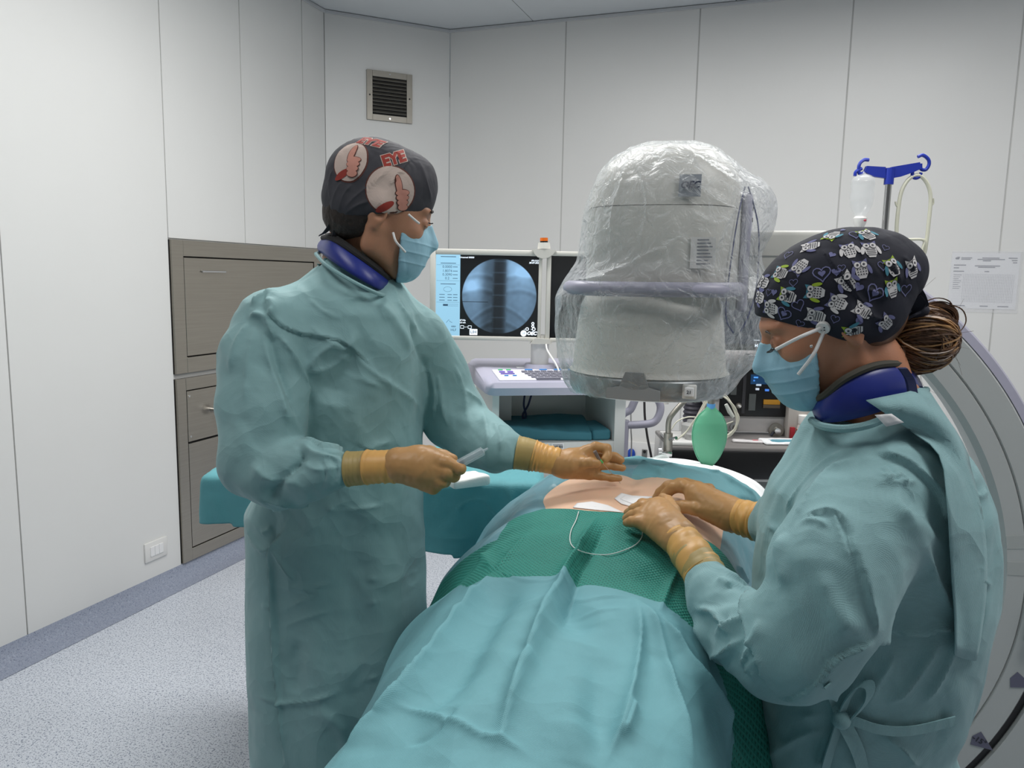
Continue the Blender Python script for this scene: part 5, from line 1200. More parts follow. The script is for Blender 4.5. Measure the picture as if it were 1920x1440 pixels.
# side film and upper part: runs beside and beyond the exposed skin
WIN_S1 = 0.045
def reg2(s, a):
    cc = np.sign(a) * smooth_interp(np.abs(a), PA, PC) * halfw(s)
    hole = (cc > -0.135 + 0.02 * np.sin(s * 20)) & (cc < 0.205 - 0.25 * np.clip(s, 0, 1)) & (s < WIN_S1 + 0.03 * np.sin(a * 8))
    return np.where(hole, -1, np.where(a < 0, np.where(s < 0.16, 2, 1), np.where((s < 0.05), 2, 1)))
o, sf, af = build_sheet('drape_upper', -0.25, 0.435, -1, 1, 200, 300, reg2, M_all, None, 0.004)
co = coords(o.data); n = normals(o.data); side = np.clip((np.abs(af) - 0.35) / 0.3, 0, 1); up = np.clip((sf - 0.12) / 0.1, 0, 1)
ccf = np.sign(af) * smooth_interp(np.abs(af), PA, PC) * halfw(sf); dh_ = np.maximum(np.maximum(sf - WIN_S1 - 0.03 * np.sin(af * 8), -0.135 + 0.02 * np.sin(sf * 20) - ccf), ccf - 0.205 + 0.25 * np.clip(sf, 0, 1))
hug = np.exp(-np.maximum(dh_, 0) / 0.018)
co[:, 2] -= 0.020 * hug; up = up * (1 - hug)
d_ = (0.004 * crumple(co, 0.16, 71) + 0.0025 * crumple(co, 0.05, 72)) * (1 - hug) + side * 0.018 * np.sin(sf * 17 + 1) + up * (0.010 * smooth_noise(co, 0.18, 73) + 0.004 * crumple(co, 0.10, 74))
set_coords(o.data, co + n * d_[:, None]); bvd2 = bvh_of(o)
fold(o, [([(1200, 868), (1230, 885), (1270, 905), (1300, 920)], 0.006, 0.012), ([(1330, 880), (1370, 905), (1420, 935)], 0.006, 0.010), ([(1260, 872), (1240, 890), (1245, 905)], 0.006, 0.010), ([(1360, 930), (1400, 935), (1430, 945)], 0.005, -0.008), ([(1290, 900), (1350, 925), (1400, 960)], 0.006, 0.008), ([(870, 1010), (930, 960), (1000, 935)], 0.008, 0.008), ([(1340, 1010), (1380, 1060), (1400, 1100)], 0.006, 0.008), ([(1150, 885), (1200, 895), (1260, 905)], 0.005, 0.006)], bvd2, 1.4)
md = o.modifiers.new('t', 'SOLIDIFY'); md.thickness = 0.0012; evaluated(o); o.data.shade_smooth(); attach(o, drape)
# white sheet at the head end
ws = thing('white_sheet', 'white sheet over the head end of the operating table', 'sheet', T(0.6, 0, 0.9))
o, sf, af = build_sheet('sheet', 0.34, 0.98, -0.80, 0.80, 90, 160, lambda s, a: np.zeros(len(s), int), [M_sheetw], None, -0.010)
co = coords(o.data); n = normals(o.data); set_coords(o.data, co + n * (0.004 * crumple(co, 0.15, 81) + 0.005 * smooth_noise(co, 0.2, 82))[:, None])
co = coords(o.data); set_coords(o.data, co + np.array([0, 0, 1.0]) * (0.004 * np.clip((sf - 0.38) / 0.15, 0, 1))[:, None])
md = o.modifiers.new('t', 'SOLIDIFY'); md.thickness = 0.0012; evaluated(o); o.data.shade_smooth(); attach(o, ws)

# dressings laid on the skin
def patch(name, label, poly, m, th=0.0012, inner=None, group=None):
    P = []
    n_ = len(poly); cx_ = sum(p[0] for p in poly) / n_; cy_ = sum(p[1] for p in poly) / n_
    V, F = [], []; K = 8
    dense = []
    for i in range(n_):
        a, b_ = poly[i], poly[(i + 1) % n_]
        for t in range(4): dense.append((a[0] + (b_[0] - a[0]) * t / 4, a[1] + (b_[1] - a[1]) * t / 4))
    rings_ = []
    for k in range(K + 1):
        for (x, y) in dense:
            h = hit_px(bvp, cx_ + (x - cx_) * k / K, cy_ + (y - cy_) * k / K)
            V.append(h if h is not None else np.array(T(0, 0, 1.06)))
    m_ = len(dense)
    for k in range(K):
        for i in range(m_): F.append((k * m_ + i, k * m_ + (i + 1) % m_, (k + 1) * m_ + (i + 1) % m_, (k + 1) * m_ + i))
    V = np.array(V); V[:, 2] += 0.0022
    o = mesh_obj(name, V, F, m, None); md = o.modifiers.new('t', 'SOLIDIFY'); md.thickness = th; evaluated(o); o.data.shade_smooth()
    return o
o = patch('wound_dressing', '', [(1152, 936), (1165, 926), (1185, 931), (1225, 933), (1222, 940), (1200, 948), (1185, 952), (1165, 946)], M_tape); tag(o, 'small rounded white adhesive dressing beside the gloved fingertips on the bare back', 'dressing')
o2 = patch('pad', '', [(1163, 938), (1172, 932), (1190, 936), (1212, 938), (1200, 945), (1185, 947)], mat('gauze_pad', srgb(250, 250, 250), 0.8, var=0.01, bump=0.2, bscale=300)); attach(o2, o)
co = coords(o2.data); co[:, 2] += 0.0012; set_coords(o2.data, co)
o = patch('wound_dressing', '', [(1074, 953), (1082, 945), (1110, 942), (1140, 949), (1168, 962), (1120, 958)], M_tape); tag(o, 'long white dressing half tucked under the green drape edge', 'dressing')
# syringe
sy = thing('syringe', 'clear plastic syringe with a black plunger stopper held in the gloved hand', 'syringe', W(862, 872, 1.365))
a0, a1_, a2_ = W(868, 866, 1.366), W(905, 846, 1.372), W(915, 838, 1.374)
M_clear = mat('clear_plastic', srgb(215, 228, 234), 0.08, alpha=0.35, spec=0.8, var=0.01)
dirv = (a1_ - a0); dirv = dirv / np.linalg.norm(dirv)
mb = MB(); mb.cyl(a0 - dirv * 0.02, a1_, 0.0085, n=24); mb.cyl(a1_, a1_ + dirv * 0.0025, 0.0085, 0.0035, n=24); mb.cyl(a1_ + dirv * 0.002, a1_ + dirv * 0.011, 0.0025, 0.0018, n=16); mb.out('barrel', M_clear, sy, smooth=True, world=True)
mb = MB(); mb.cyl(a0 - dirv * 0.009, a0 - dirv * 0.001, 0.0078, n=20); mb.cyl(a0 - dirv * 0.001, a0 + dirv * 0.002, 0.0078, 0.002, n=20); mb.out('stopper', M_black, sy, smooth=True, world=True)
mb = MB(); mb.cyl(a0 - dirv * 0.030, a0 - dirv * 0.009, 0.0035, n=12); mb.cyl(a0 - dirv * 0.031, a0 - dirv * 0.029, 0.006, n=20); mb.out('plunger', M_clear, sy, smooth=True, world=True)
# needle with its hub, tip in the skin
tip = hit_px(bvp, 1163, 906); n1, n2_, n3 = W(1115, 846, 1.568), W(1124, 862, 1.572), W(1130, 868, 1.574)
nd = thing('spinal_needle', 'fine needle with a green and smoky clear hub entering the bare back', 'needle', tip)
mb = MB(); mb.cyl(n1, n2_, 0.0040, 0.0034, n=16); mb.cyl(n2_, n2_ + (n3 - n2_) * 0.3, 0.0034, 0.002, n=16); mb.out('hub', mat('smoky_clear', srgb(130, 120, 116), 0.1, alpha=0.7, var=0.02), nd, smooth=True, world=True)
mb = MB(); mb.cyl(n2_, n3, 0.0034, 0.0022, n=16); mb.out('hub_collar', mat('needle_green', srgb(92, 190, 110), 0.3, var=0.02), nd, smooth=True, world=True)
mb = MB(); mb.cyl(n3, tip, 0.0007, n=8); mb.out('shaft', M_chrome, nd, world=True)
# suture thread looping over the green band
bvl = bvh_of([c for c in drape.children if c.name.startswith('drape_lower')][0])
pts = []
for x, y in [(1085, 962), (1080, 978), (1070, 1000), (1070, 1022), (1085, 1035), (1110, 1042), (1140, 1043), (1170, 1035), (1192, 1024), (1203, 1010), (1205, 996)]:
    h = hit_px(bvl, x, y); pts.append((h if h is not None else W(x, y, 1.4)) + np.array([0, 0, 0.003]))
mb = MB(); mb.tube(pts, 0.0009, 6, 6); o = mb.out('suture_thread', mat('white_filament', srgb(232, 234, 232), 0.3, var=0.01), smooth=True); tag(o, 'thin white suture thread looping over the dark green band', 'thread')
# ================================================================== C-ARM X-RAY MACHINE
ca = thing('c_arm_x_ray_machine', 'grey C-arm x-ray machine with its detector head over the patient', 'x-ray machine', (0.35, 1.85, 0), math.atan2(TB[1], TB[0]))
M_carm = mat('c_arm_paint', srgb(188, 191, 190), 0.38, var=0.012, bump=0.03, bscale=400)
M_carm2 = mat('c_arm_groove', srgb(150, 153, 153), 0.45, var=0.02)
M_det = mat('detector_shell', srgb(216, 215, 208), 0.42, var=0.012)
Mx = Matrix.Translation(ca.location) @ ca.rotation_euler.to_matrix().to_4x4()
CT, CZ = 0.084, 0.845
def arc_sweep(prof, p0, p1, n=72):
    """closed profile (r, y) swept round the C centre in the local x-z plane"""
    return [[(CT + r * math.cos(a), y, CZ + r * math.sin(a)) for r, y in prof] for a in np.radians(np.linspace(p0, p1, n))]
MB().rings(arc_sweep([(0.677, 0.012), (0.690, 0.0), (0.724, 0.0), (0.727, 0.006), (0.730, 0.0), (0.778, 0.0), (0.783, 0.008), (0.783, 0.115), (0.677, 0.115)], 66, -88)).out('c_arc', M_carm, ca, smooth=True, angle=30)
MB().rings(arc_sweep([(0.783, 0.004), (0.800, 0.010), (0.806, 0.03), (0.806, 0.09), (0.800, 0.112), (0.783, 0.115)], 66, 6)).out('outer_trim', M_lilac, ca, smooth=True, angle=50, label='lilac rubber trim on the outer edge of the arc')
MB().rings(arc_sweep([(0.784, 0.012), (0.797, 0.012), (0.797, 0.11), (0.784, 0.11)], 5, -86)).out('drive_belt', M_black, ca, smooth=True)
# carriage that carries the arc, low on the right
MB().rings(arc_sweep([(0.799, 0.0), (0.92, -0.01), (0.92, 0.13), (0.799, 0.125)], -14, -52, 30)).out('carriage', M_carm, ca, smooth=True, angle=30)
MB().box((1.25, 0.06, 0.32), (0.50, 0.30, 0.42), bev=0.04, seg=3).out('base_column', M_carm, ca, smooth=True)
MB().box((1.05, 0.06, 0.07), (1.0, 0.14, 0.07), bev=0.02).out('base_leg', M_carm, ca, smooth=True)
for x in (0.62, 1.45):
    for y in (-0.12, 0.24): MB().cyl((x, y - 0.02, 0.05), (x, y + 0.02, 0.05), 0.05, n=24).out('caster', M_black, ca, smooth=True)
# cover plate with two screws, tape, angle mark
mb = MB()
mb.rings(arc_sweep([(0.742, -0.001), (0.742, -0.014), (0.750, -0.018), (0.80, -0.018), (0.80, -0.001)], 0.5, -8.5, 10)); cp = mb.out('cover_plate', M_white, ca, smooth=True, angle=40)
for a in (-0.8, -7.2):
    a = math.radians(a); MB().cyl((CT + 0.758 * math.cos(a), -0.018, CZ + 0.758 * math.sin(a)), (CT + 0.758 * math.cos(a), -0.021, CZ + 0.758 * math.sin(a)), 0.0065, n=14).out('screw', M_steel2, cp, world=False)
M_tapec = mat('clear_tape', srgb(214, 218, 216), 0.25, alpha=0.45, var=0.02)
for a in (9.0, 4.2): MB().rings(arc_sweep([(0.690, -0.0012), (0.690, -0.0004), (0.80, -0.0004), (0.80, -0.0012)], a + 1.2, a - 1.2, 8)).out('tape_strip', M_tapec, ca)
aa = math.radians(-28.0)
tri = [(CT + r * math.cos(aa + d), -0.0015, CZ + r * math.sin(aa + d)) for r, d in ((0.752, 0.026), (0.744, 0.0), (0.752, -0.026), (0.794, -0.003))]
mk_ = MB().prism(tri, (0, 0.001, 0)).out('angle_mark', mat('slate_print', srgb(104, 104, 124), 0.6, var=0.02), ca, label='slate arrow mark reading -15 degrees')
def ca_w(x, y, z): return np.array(Mx @ Vector((x, y, z)))
ex, ez = np.array([TB[0], TB[1], 0.0]), np.array([0, 0, 1.0])
def flat_on_ca(name, shapes, x, y, z, m, parent, rot=0.0):
    c_, s_ = math.cos(rot), math.sin(rot); U = ex * c_ + ez * s_; V_ = -ex * s_ + ez * c_
    return print_flat(name, shapes, ca_w(x, y, z), U, V_, m, parent)
flat_on_ca('mark_text', [text_shape('-15\u00b0', 0.017, 0, 0, 0, 0.0003)], CT + 0.760 * math.cos(aa), -0.002, CZ + 0.760 * math.sin(aa), M_ink, mk_, -0.42)
aa = math.radians(-15.5); MB().prism([(CT + r * math.cos(aa + d), -0.0015, CZ + r * math.sin(aa + d)) for r, d in ((0.752, 0.026), (0.744, 0.0), (0.752, -0.026), (0.794, 0.0))], (0, 0.001, 0)).out('angle_mark', bpy.data.materials['slate_print'], ca)
aa = math.radians(-21); MB().cyl((CT + 0.70 * math.cos(aa), 0.001, CZ + 0.70 * math.sin(aa)), (CT + 0.70 * math.cos(aa), -0.001, CZ + 0.70 * math.sin(aa)), 0.004, n=10).out('screw_hole', M_dark, ca)
# tube housing under the table
MB().rings([[(0.0 + rx * math.cos(k * math.pi / 16), 0.06 + rx * math.sin(k * math.pi / 16), z) for k in range(32)] for z, rx in ((0.13, 0.10), (0.15, 0.14), (0.36, 0.14), (0.40, 0.11), (0.44, 0.08))]).out('tube_housing', M_carm, ca, smooth=True, angle=30)
# bracket and arm box at the top
MB().box((0.30, 0.055, 1.565), (0.26, 0.10, 0.105), bev=0.012, seg=3).out('arm_box', M_det, ca, smooth=True)
MB().box((0.30, 0.0045, 1.560), (0.26, 0.002, 0.002)).out('seam', M_carm2, ca)
br = MB().box((0.186, 0.03, 1.565), (0.022, 0.12, 0.27), bev=0.010, seg=3).out('bracket', M_lilac, ca, smooth=True)
MB().box((0.167, 0.03, 1.565), (0.014, 0.115, 0.26), bev=0.004).out('bracket_plate', M_carm, ca, smooth=True)
for z in (1.665, 1.64, 1.48, 1.465): MB().cyl((0.198, 0.0, z), (0.1995, 0.0, z), 0.005, n=10).out('screw', M_dark, ca)
def superring(cx, cy, rx, ry, z, p=2.6, n=48):
    o = []
    for k in range(n):
        a = 2 * math.pi * k / n; c, s = math.cos(a), math.sin(a); o.append((cx + rx * math.copysign(abs(c) ** (2 / p), c), cy + ry * math.copysign(abs(s) ** (2 / p), s), z))
    return o
dh = MB().rings([superring(0.0, 0, rx, ry, z) for z, rx, ry in ((1.47, 0.166, 0.16), (1.50, 0.174, 0.168), (1.60, 0.175, 0.168), (1.660, 0.174, 0.166))]).out('detector_housing', M_det, ca, smooth=True, angle=30)
MB().rings([superring(cx, 0, rx, ry, z, 2.4) for z, cx, rx, ry in ((1.6615, 0, 0.1725, 0.165), (1.70, 0.002, 0.169, 0.162), (1.735, 0.006, 0.160, 0.154), (1.765, 0.008, 0.138, 0.138), (1.785, 0.01, 0.114, 0.118), (1.797, 0.012, 0.090, 0.098), (1.802, 0.012, 0.06, 0.07))]).out('dome_cap', M_det, ca, smooth=True, angle=40)
MB().rings([superring(0.0, 0, 0.171, 0.163, z) for z in (1.6595, 1.6620)]).out('dome_seam', M_dark, ca)
MB().rings([superring(-0.022, 0, rx, rx, z, 2.1) for z, rx in ((1.285, 0.190), (1.292, 0.183), (1.30, 0.181), (1.40, 0.172), (1.44, 0.166), (1.475, 0.15))]).out('intensifier_cone', M_det, ca, smooth=True, angle=40)
rg_ = MB().rings([superring(-0.022, 0, rx, rx, z, 2.1) for z, rx in ((1.232, 0.165), (1.236, 0.180), (1.245, 0.186), (1.278, 0.190), (1.284, 0.186))]).out('collimator_ring', mat('ring_grey', srgb(158, 162, 164), 0.3, metal=0.3, var=0.02), ca, smooth=True, angle=40)
MB().prism([(x - 0.022, -0.188, z) for x, z in ((-0.062, 1.240), (0.055, 1.240), (0.055, 1.262), (0.030, 1.268), (0.018, 1.30), (-0.022, 1.30), (-0.034, 1.268), (-0.062, 1.262))], (0, -0.010, 0)).out('latch', mat('latch_grey', srgb(150, 152, 154), 0.4, var=0.02), ca, label='grey latch on the front of the ring')
sb = MB().box((0.093, -0.170, 1.262), (0.030, 0.012, 0.032), bev=0.003).out('switch_block', M_white, ca)
MB().box((0.093, -0.178, 1.262), (0.020, 0.006, 0.020), bev=0.002).out('switch', M_paper, sb)
flat_on_ca('switch_text', [text_shape('21', 0.010, 0, 0, 0, 0.0003)], 0.093, -0.182, 1.262, M_ink, sb)
hb = [(-0.185, 0.10, 1.480), (-0.205, 0.02, 1.480), (-0.200, -0.09, 1.480), (-0.165, -0.165, 1.480), (-0.09, -0.192, 1.480), (0.03, -0.195, 1.481), (0.12, -0.180, 1.482), (0.165, -0.13, 1.483), (0.178, -0.04, 1.484)]
MB().tube(hb, 0.0165, 12, 6).out('handle_bar', M_lilac, ca, smooth=True, label='lilac grab bar round the detector')
lbx = MB().box((0.072, -0.167, 1.702), (0.046, 0.004, 0.046), rot=Matrix.Rotation(math.radians(-5), 3, 'X')).out('name_plate', mat('badge_grey', srgb(152, 158, 166), 0.35, var=0.02), ca)
lbx.location = (0, 0.004, -0.002)
flat_on_ca('badge_text', [text_shape('OEC', 0.0195, 0, 0, 0.28, 0.0007)], 0.072, -0.1705, 1.700, mat('badge_blue', srgb(60, 66, 86), 0.5, var=0.02), lbx)
wl = MB().box((0.105, -0.158, 1.56), (0.052, 0.0016, 0.066), rot=Matrix.Rotation(math.radians(10), 3, 'Z')).out('warning_label', M_white, ca)
sh = [([( -0.020 + (i % 2) * 0.004, 0.026 - 0.0072 * i, 0), (0.012 + 0.004 * (i % 3), 0.026 - 0.0072 * i, 0), (0.012 + 0.004 * (i % 3), 0.0285 - 0.0072 * i, 0), (-0.020 + (i % 2) * 0.004, 0.0285 - 0.0072 * i, 0)], [(0, 1, 2), (0, 2, 3)], 0) for i in range(8)]
flat_on_ca('label_lines', sh, 0.105, -0.1605, 1.56, bpy.data.materials['grey_print'], wl, 0)

# clear plastic bag pulled over the detector
def bag_mat():
    m = bpy.data.materials.new('clear_bag'); m.use_nodes = True; nt = m.node_tree; N = nt.nodes; L = nt.links; N.clear()
    out = N.new('ShaderNodeOutputMaterial'); mx = N.new('ShaderNodeMixShader'); tr = N.new('ShaderNodeBsdfTransparent'); pr = N.new('ShaderNodeBsdfPrincipled')
    pr.inputs['Base Color'].default_value = srgb(226, 230, 232); pr.inputs['Roughness'].default_value = 0.14; pr.inputs['Specular IOR Level'].default_value = 0.9
    tr.inputs[0].default_value = (0.97, 0.975, 0.98, 1)
    lw = N.new('ShaderNodeLayerWeight'); lw.inputs[0].default_value = 0.32
    tc = N.new('ShaderNodeTexCoord'); ns = N.new('ShaderNodeTexNoise'); ns.inputs['Scale'].default_value = 26; ns.inputs['Detail'].default_value = 5; ns.inputs['Distortion'].default_value = 1.2
    L.new(tc.outputs['Object'], ns.inputs['Vector'])
    vr = N.new('ShaderNodeTexVoronoi'); vr.feature = 'DISTANCE_TO_EDGE'; vr.inputs['Scale'].default_value = 14; vr.inputs['Randomness'].default_value = 1
    mpv = N.new('ShaderNodeMapping'); mpv.inputs['Scale'].default_value = (1, 1, 0.35); L.new(tc.outputs['Object'], mpv.inputs[0]); L.new(mpv.outputs[0], vr.inputs['Vector'])
    bp = N.new('ShaderNodeBump'); bp.inputs['Strength'].default_value = 0.8; bp.inputs['Distance'].default_value = 0.02; L.new(ns.outputs['Fac'], bp.inputs['Height'])
    bp2 = N.new('ShaderNodeBump'); bp2.inputs['Strength'].default_value = 0.5; bp2.inputs['Distance'].default_value = 0.012; L.new(vr.outputs['Distance'], bp2.inputs['Height']); L.new(bp.outputs[0], bp2.inputs['Normal'])
    L.new(bp2.outputs[0], pr.inputs['Normal']); L.new(bp2.outputs[0], lw.inputs['Normal'])
    mr = N.new('ShaderNodeMapRange'); mr.inputs['From Min'].default_value = 0.0; mr.inputs['From Max'].default_value = 0.8; mr.inputs['To Min'].default_value = 0.06; mr.inputs['To Max'].default_value = 0.72
    L.new(lw.outputs['Facing'], mr.inputs['Value']); L.new(mr.outputs[0], mx.inputs[0]); L.new(tr.outputs[0], mx.inputs[1]); L.new(pr.outputs[0], mx.inputs[2]); L.new(mx.outputs[0], out.inputs[0])
    return m
M_bag = bag_mat()
g = SDF((-0.32, -0.28, 1.2), (0.32, 0.28, 1.87), 0.0085)
g.stack([(1.228, -0.025, 0, 0.180, 0.180), (1.26, -0.02, 0, 0.205, 0.195), (1.31, -0.018, 0, 0.222, 0.208), (1.38, -0.012, 0, 0.238, 0.215), (1.46, -0.010, 0, 0.240, 0.222), (1.50, 0.0, 0, 0.225, 0.214), (1.54, 0.012, 0, 0.208, 0.198), (1.62, 0.018, 0, 0.208, 0.195), (1.67, 0.020, 0, 0.204, 0.188), (1.71, 0.020, 0, 0.188, 0.178), (1.745, 0.012, 0, 0.164, 0.160), (1.775, 0.008, 0, 0.134, 0.136), (1.796, 0.012, 0, 0.104, 0.108), (1.806, 0.012, 0, 0.078, 0.085)], 0, power=2.2)
g.ell((0.19, -0.02, 1.42), (0.06, 0.10, 0.12), 0.04).ell((0.20, 0.0, 1.66), (0.045, 0.09, 0.07), 0.04)
V, F = g.mesh(); F = F[(V[F][:, :, 2].mean(1) > 1.236)]
V = V @ np.array(Mx)[:3, :3].T + np.array(Mx)[:3, 3]
bag = mesh_obj('plastic_bag', V, F, M_bag); md = bag.modifiers.new('d', 'SUBSURF'); md.levels = 1; evaluated(bag); bag.data.shade_smooth()
co = coords(bag.data); n = normals(bag.data)
set_coords(bag.data, co + n * (0.006 * crumple(co * [1, 1, 0.5], 0.13, 91) + 0.0035 * crumple(co * [1, 1, 0.6], 0.045, 92) + 0.002)[:, None])
fold(bag, [([(1195, 275), (1170, 330), (1150, 400), (1140, 500)], 0.004, 0.010), ([(1180, 280), (1205, 330), (1215, 400), (1190, 480)], 0.004, 0.010), ([(1080, 545), (1150, 510), (1220, 475), (1270, 455)], 0.004, 0.012), ([(1070, 530), (1110, 525), (1160, 520)], 0.004, 0.010), ([(1340, 540), (1300, 590), (1250, 650), (1200, 720)], 0.004, 0.010),
           ([(1355, 560), (1330, 640), (1300, 700)], 0.004, 0.010), ([(1160, 275), (1120, 320), (1095, 360)], 0.004, 0.010), ([(1290, 280), (1340, 320), (1390, 350)], 0.004, 0.010), ([(1380, 380), (1350, 440), (1330, 500)], 0.004, 0.009), ([(1060, 560), (1050, 620), (1070, 690)], 0.004, 0.009), ([(1085, 600), (1140, 605), (1200, 610)], 0.003, 0.005), ([(1100, 660), (1180, 670), (1260, 650)], 0.003, 0.005), ([(1370, 590), (1385, 650), (1370, 710)], 0.004, 0.009),
           ([(1240, 480), (1255, 460), (1275, 440)], 0.003, 0.008), ([(1300, 400), (1340, 420), (1370, 410)], 0.003, 0.008), ([(1310, 350), (1350, 380), (1390, 400)], 0.003, 0.007)])
bag.data.update(); tag(bag, 'clear crinkled plastic bag pulled over the detector head', 'plastic bag')
mb = MB()
for pts in ([(1397, 350, 1.74), (1385, 400, 1.72), (1372, 480, 1.70), (1362, 560, 1.70), (1362, 600, 1.70), (1375, 625, 1.70)], [(1403, 350, 1.76), (1412, 380, 1.77), (1421, 420, 1.77), (1423, 470, 1.76), (1418, 540, 1.75), (1404, 590, 1.73), (1388, 622, 1.71)]):
    mb.tube([W(*p) for p in pts], 0.0016, 6, 5)
o = mb.out('drawstring', mat('navy_cord', srgb(52, 60, 110), 0.7, var=0.4, vscale=150), smooth=True); attach(o, bag)

# ================================================================== X-RAY WORKSTATION CART
cart = thing('workstation_cart', 'white and lilac x-ray workstation cart with twin monitors and a keyboard', 'workstation', (0.0, 0, 0), math.radians(11))
fl = W(922, 735, 2.72); fr = W(1179, 735, 2.75)
cart.location = (float((fl[0] + fr[0]) / 2), float((fl[1] + fr[1]) / 2) + 0.0, 0.0)
Mc = Matrix.Translation(cart.location) @ cart.rotation_euler.to_matrix().to_4x4()
CWD = float(np.linalg.norm(fr[:2] - fl[:2])); zf = fl[2]
M_body = mat('cart_white', srgb(210, 212, 210), 0.4, var=0.01)
def cl(x, y, z): return np.array(Mc @ Vector((x, y, z)))
zo0, zo1 = W(1000, 828, 2.74)[2], W(1000, 739, 2.74)[2]; w2 = CWD / 2
mb = MB()
mb.box((-w2 + 0.012, 0.20, (0.14 + zf) / 2), (0.024, 0.40, zf - 0.14)); mb.box((w2 - 0.02, 0.20, (0.14 + zf) / 2), (0.040, 0.40, zf - 0.14)); mb.box((0, 0.39, (0.14 + zf) / 2), (CWD - 0.03, 0.02, zf - 0.14))
mb.box((0, 0.2, (0.14 + zo0) / 2), (CWD - 0.03, 0.398, zo0 - 0.14)); mb.box((0, 0.2, (zo1 + zf) / 2), (CWD - 0.03, 0.398, zf - zo1)); 
mb.out('body', M_body, cart)
MB().box((-w2 + 0.07, 0.28, (zo0 + zo1) / 2), (0.075, 0.16, zo1 - zo0 - 0.004)).out('inner_box', M_carm2, cart)
for x in (-0.2, 0.2):
    for y in (0.04, 0.36): MB().cyl((x - 0.02, y, 0.06), (x + 0.02, y, 0.06), 0.06, n=24).box((x, y, 0.125), (0.05, 0.05, 0.03)).out('caster', M_black, cart)
# sloping console with the keyboard
mb = MB(); hw = w2 + 0.035
R_ = []
for x, ins in ((-hw, 0.02), (-hw + 0.012, 0.006), (-hw + 0.03, 0.0), (hw - 0.03, 0.0), (hw - 0.012, 0.006), (hw, 0.02)):
    R_.append([(x, -0.07 + ins, zf + 0.002 + ins * 0.3), (x, -0.085 + ins, zf + 0.03), (x, -0.075 + ins, zf + 0.048 - ins * 0.4), (x, 0.05, zf + 0.060 - ins * 0.4), (x, 0.24, zf + 0.078 - ins * 0.4), (x, 0.40 - ins, zf + 0.082 - ins), (x, 0.43 - ins, zf + 0.06), (x, 0.43 - ins, zf + 0.002)])
mb.rings(R_).out('console', M_lilac, cart, smooth=True, angle=50)
slope = math.atan2(0.012, 0.125)
def on_console(y): return zf + np.interp(y, [-0.075, 0.05, 0.24], [0.048, 0.060, 0.078])
kb = MB().box((0.0, 0.035, on_console(0.035) + 0.001), (CWD - 0.03, 0.17, 0.006), rot=Matrix.Rotation(slope, 3, 'X'), bev=0.002).out('keyboard', mat('key_panel', srgb(216, 216, 226), 0.4, var=0.01), cart)
mb = MB(); mbb = [MB(), MB(), MB()]; kw = (CWD - 0.18) / 13
for rrow in range(5):
    for k in range(13 if rrow < 4 else 3):
        wk = kw * 0.8 if rrow < 4 else kw * 3.6
        x = -w2 + 0.115 + (k + 0.5) * (kw if rrow < 4 else kw * 4.2) + 0.006 * rrow; y = 0.075 - 0.028 * rrow
        mb.box((x, y - 0.005, on_console(y) + 0.006), (wk, 0.017, 0.005), rot=Matrix.Rotation(slope, 3, 'X'))
o = mb.out('keys', mat('grey_key', srgb(120, 120, 132), 0.5, var=0.03), kb); o['kind'] = 'stuff'
for i, (x, y, w_, h_, c_) in enumerate([(-w2 + 0.045, 0.105, 0.016, 0.010, 0), (-w2 + 0.075, 0.105, 0.016, 0.010, 0), (-w2 + 0.045, 0.07, 0.02, 0.014, 1), (-w2 + 0.075, 0.07, 0.02, 0.014, 1), (-w2 + 0.06, 0.04, 0.05, 0.008, 1), (-w2 + 0.05, 0.01, 0.014, 0.006, 2), (-w2 + 0.08, 0.01, 0.014, 0.006, 2)] + [(-w2 + 0.15 + 0.055 * k, 0.105, 0.028, 0.008, 2) for k in range(6)]):
    mbb[c_].box((x, y, on_console(y) + 0.0062), (w_, h_, 0.003), rot=Matrix.Rotation(slope, 3, 'X'))
for q_, nm, c_ in zip(mbb, ('green_keys', 'purple_keys', 'blue_keys'), ((90, 190, 130), (120, 100, 190), (70, 140, 210))): q_.out(nm, mat(nm, srgb(*c_), 0.5, var=0.02), kb)['kind'] = 'stuff'
tp_ = MB().box((0.02, 0.165, on_console(0.165) + 0.001), (0.30, 0.022, 0.001), rot=Matrix.Rotation(slope, 3, 'X')).out('handwritten_label', M_paper, cart)
ct_ = cl(0.02, 0.163, on_console(0.165) + 0.002); ux = np.array([math.cos(math.radians(11)), math.sin(math.radians(11)), 0]); uy = np.array([-ux[1] * math.cos(slope), ux[0] * math.cos(slope), math.sin(slope)])
print_flat('handwriting', [text_shape('TERAPIA-DEL-DOLORE', 0.019, 0, 0, 0.15, 0.0003)], ct_, ux, uy, M_ink, tp_)
# labels on the front
lz = W(1047, 838, 2.72)[2]; xb = (1047 - 1050) / FPX * 2.72
lab = MB().box((xb, -0.0015, lz), (0.046, 0.001, 0.022)).out('barcode_label', M_paper, cart)
sh = []; r = np.random.default_rng(2); x = -0.018
while x < 0.018:
    wv = r.choice([0.0006, 0.001, 0.0016]); sh.append(([(x, -0.008, 0), (x + wv, -0.008, 0), (x + wv, 0.003, 0), (x, 0.003, 0)], [(0, 1, 2), (0, 2, 3)], 0)); x += wv + r.choice([0.0006, 0.0012])
sh.append(([(-0.018, 0.005, 0), (0.018, 0.005, 0), (0.018, 0.0065, 0), (-0.018, 0.0065, 0)], [(0, 1, 2), (0, 2, 3)], 0))
print_flat('barcode', sh, cl(xb, -0.0022, lz), ux, (0, 0, 1), M_ink, lab)
rz = W(1045, 903, 2.72)[2]; xr = (1045 - 1050) / FPX * 2.72
lab = MB().box((xr, -0.0015, rz), (0.078, 0.001, 0.040)).out('radiation_label', M_paper, cart)
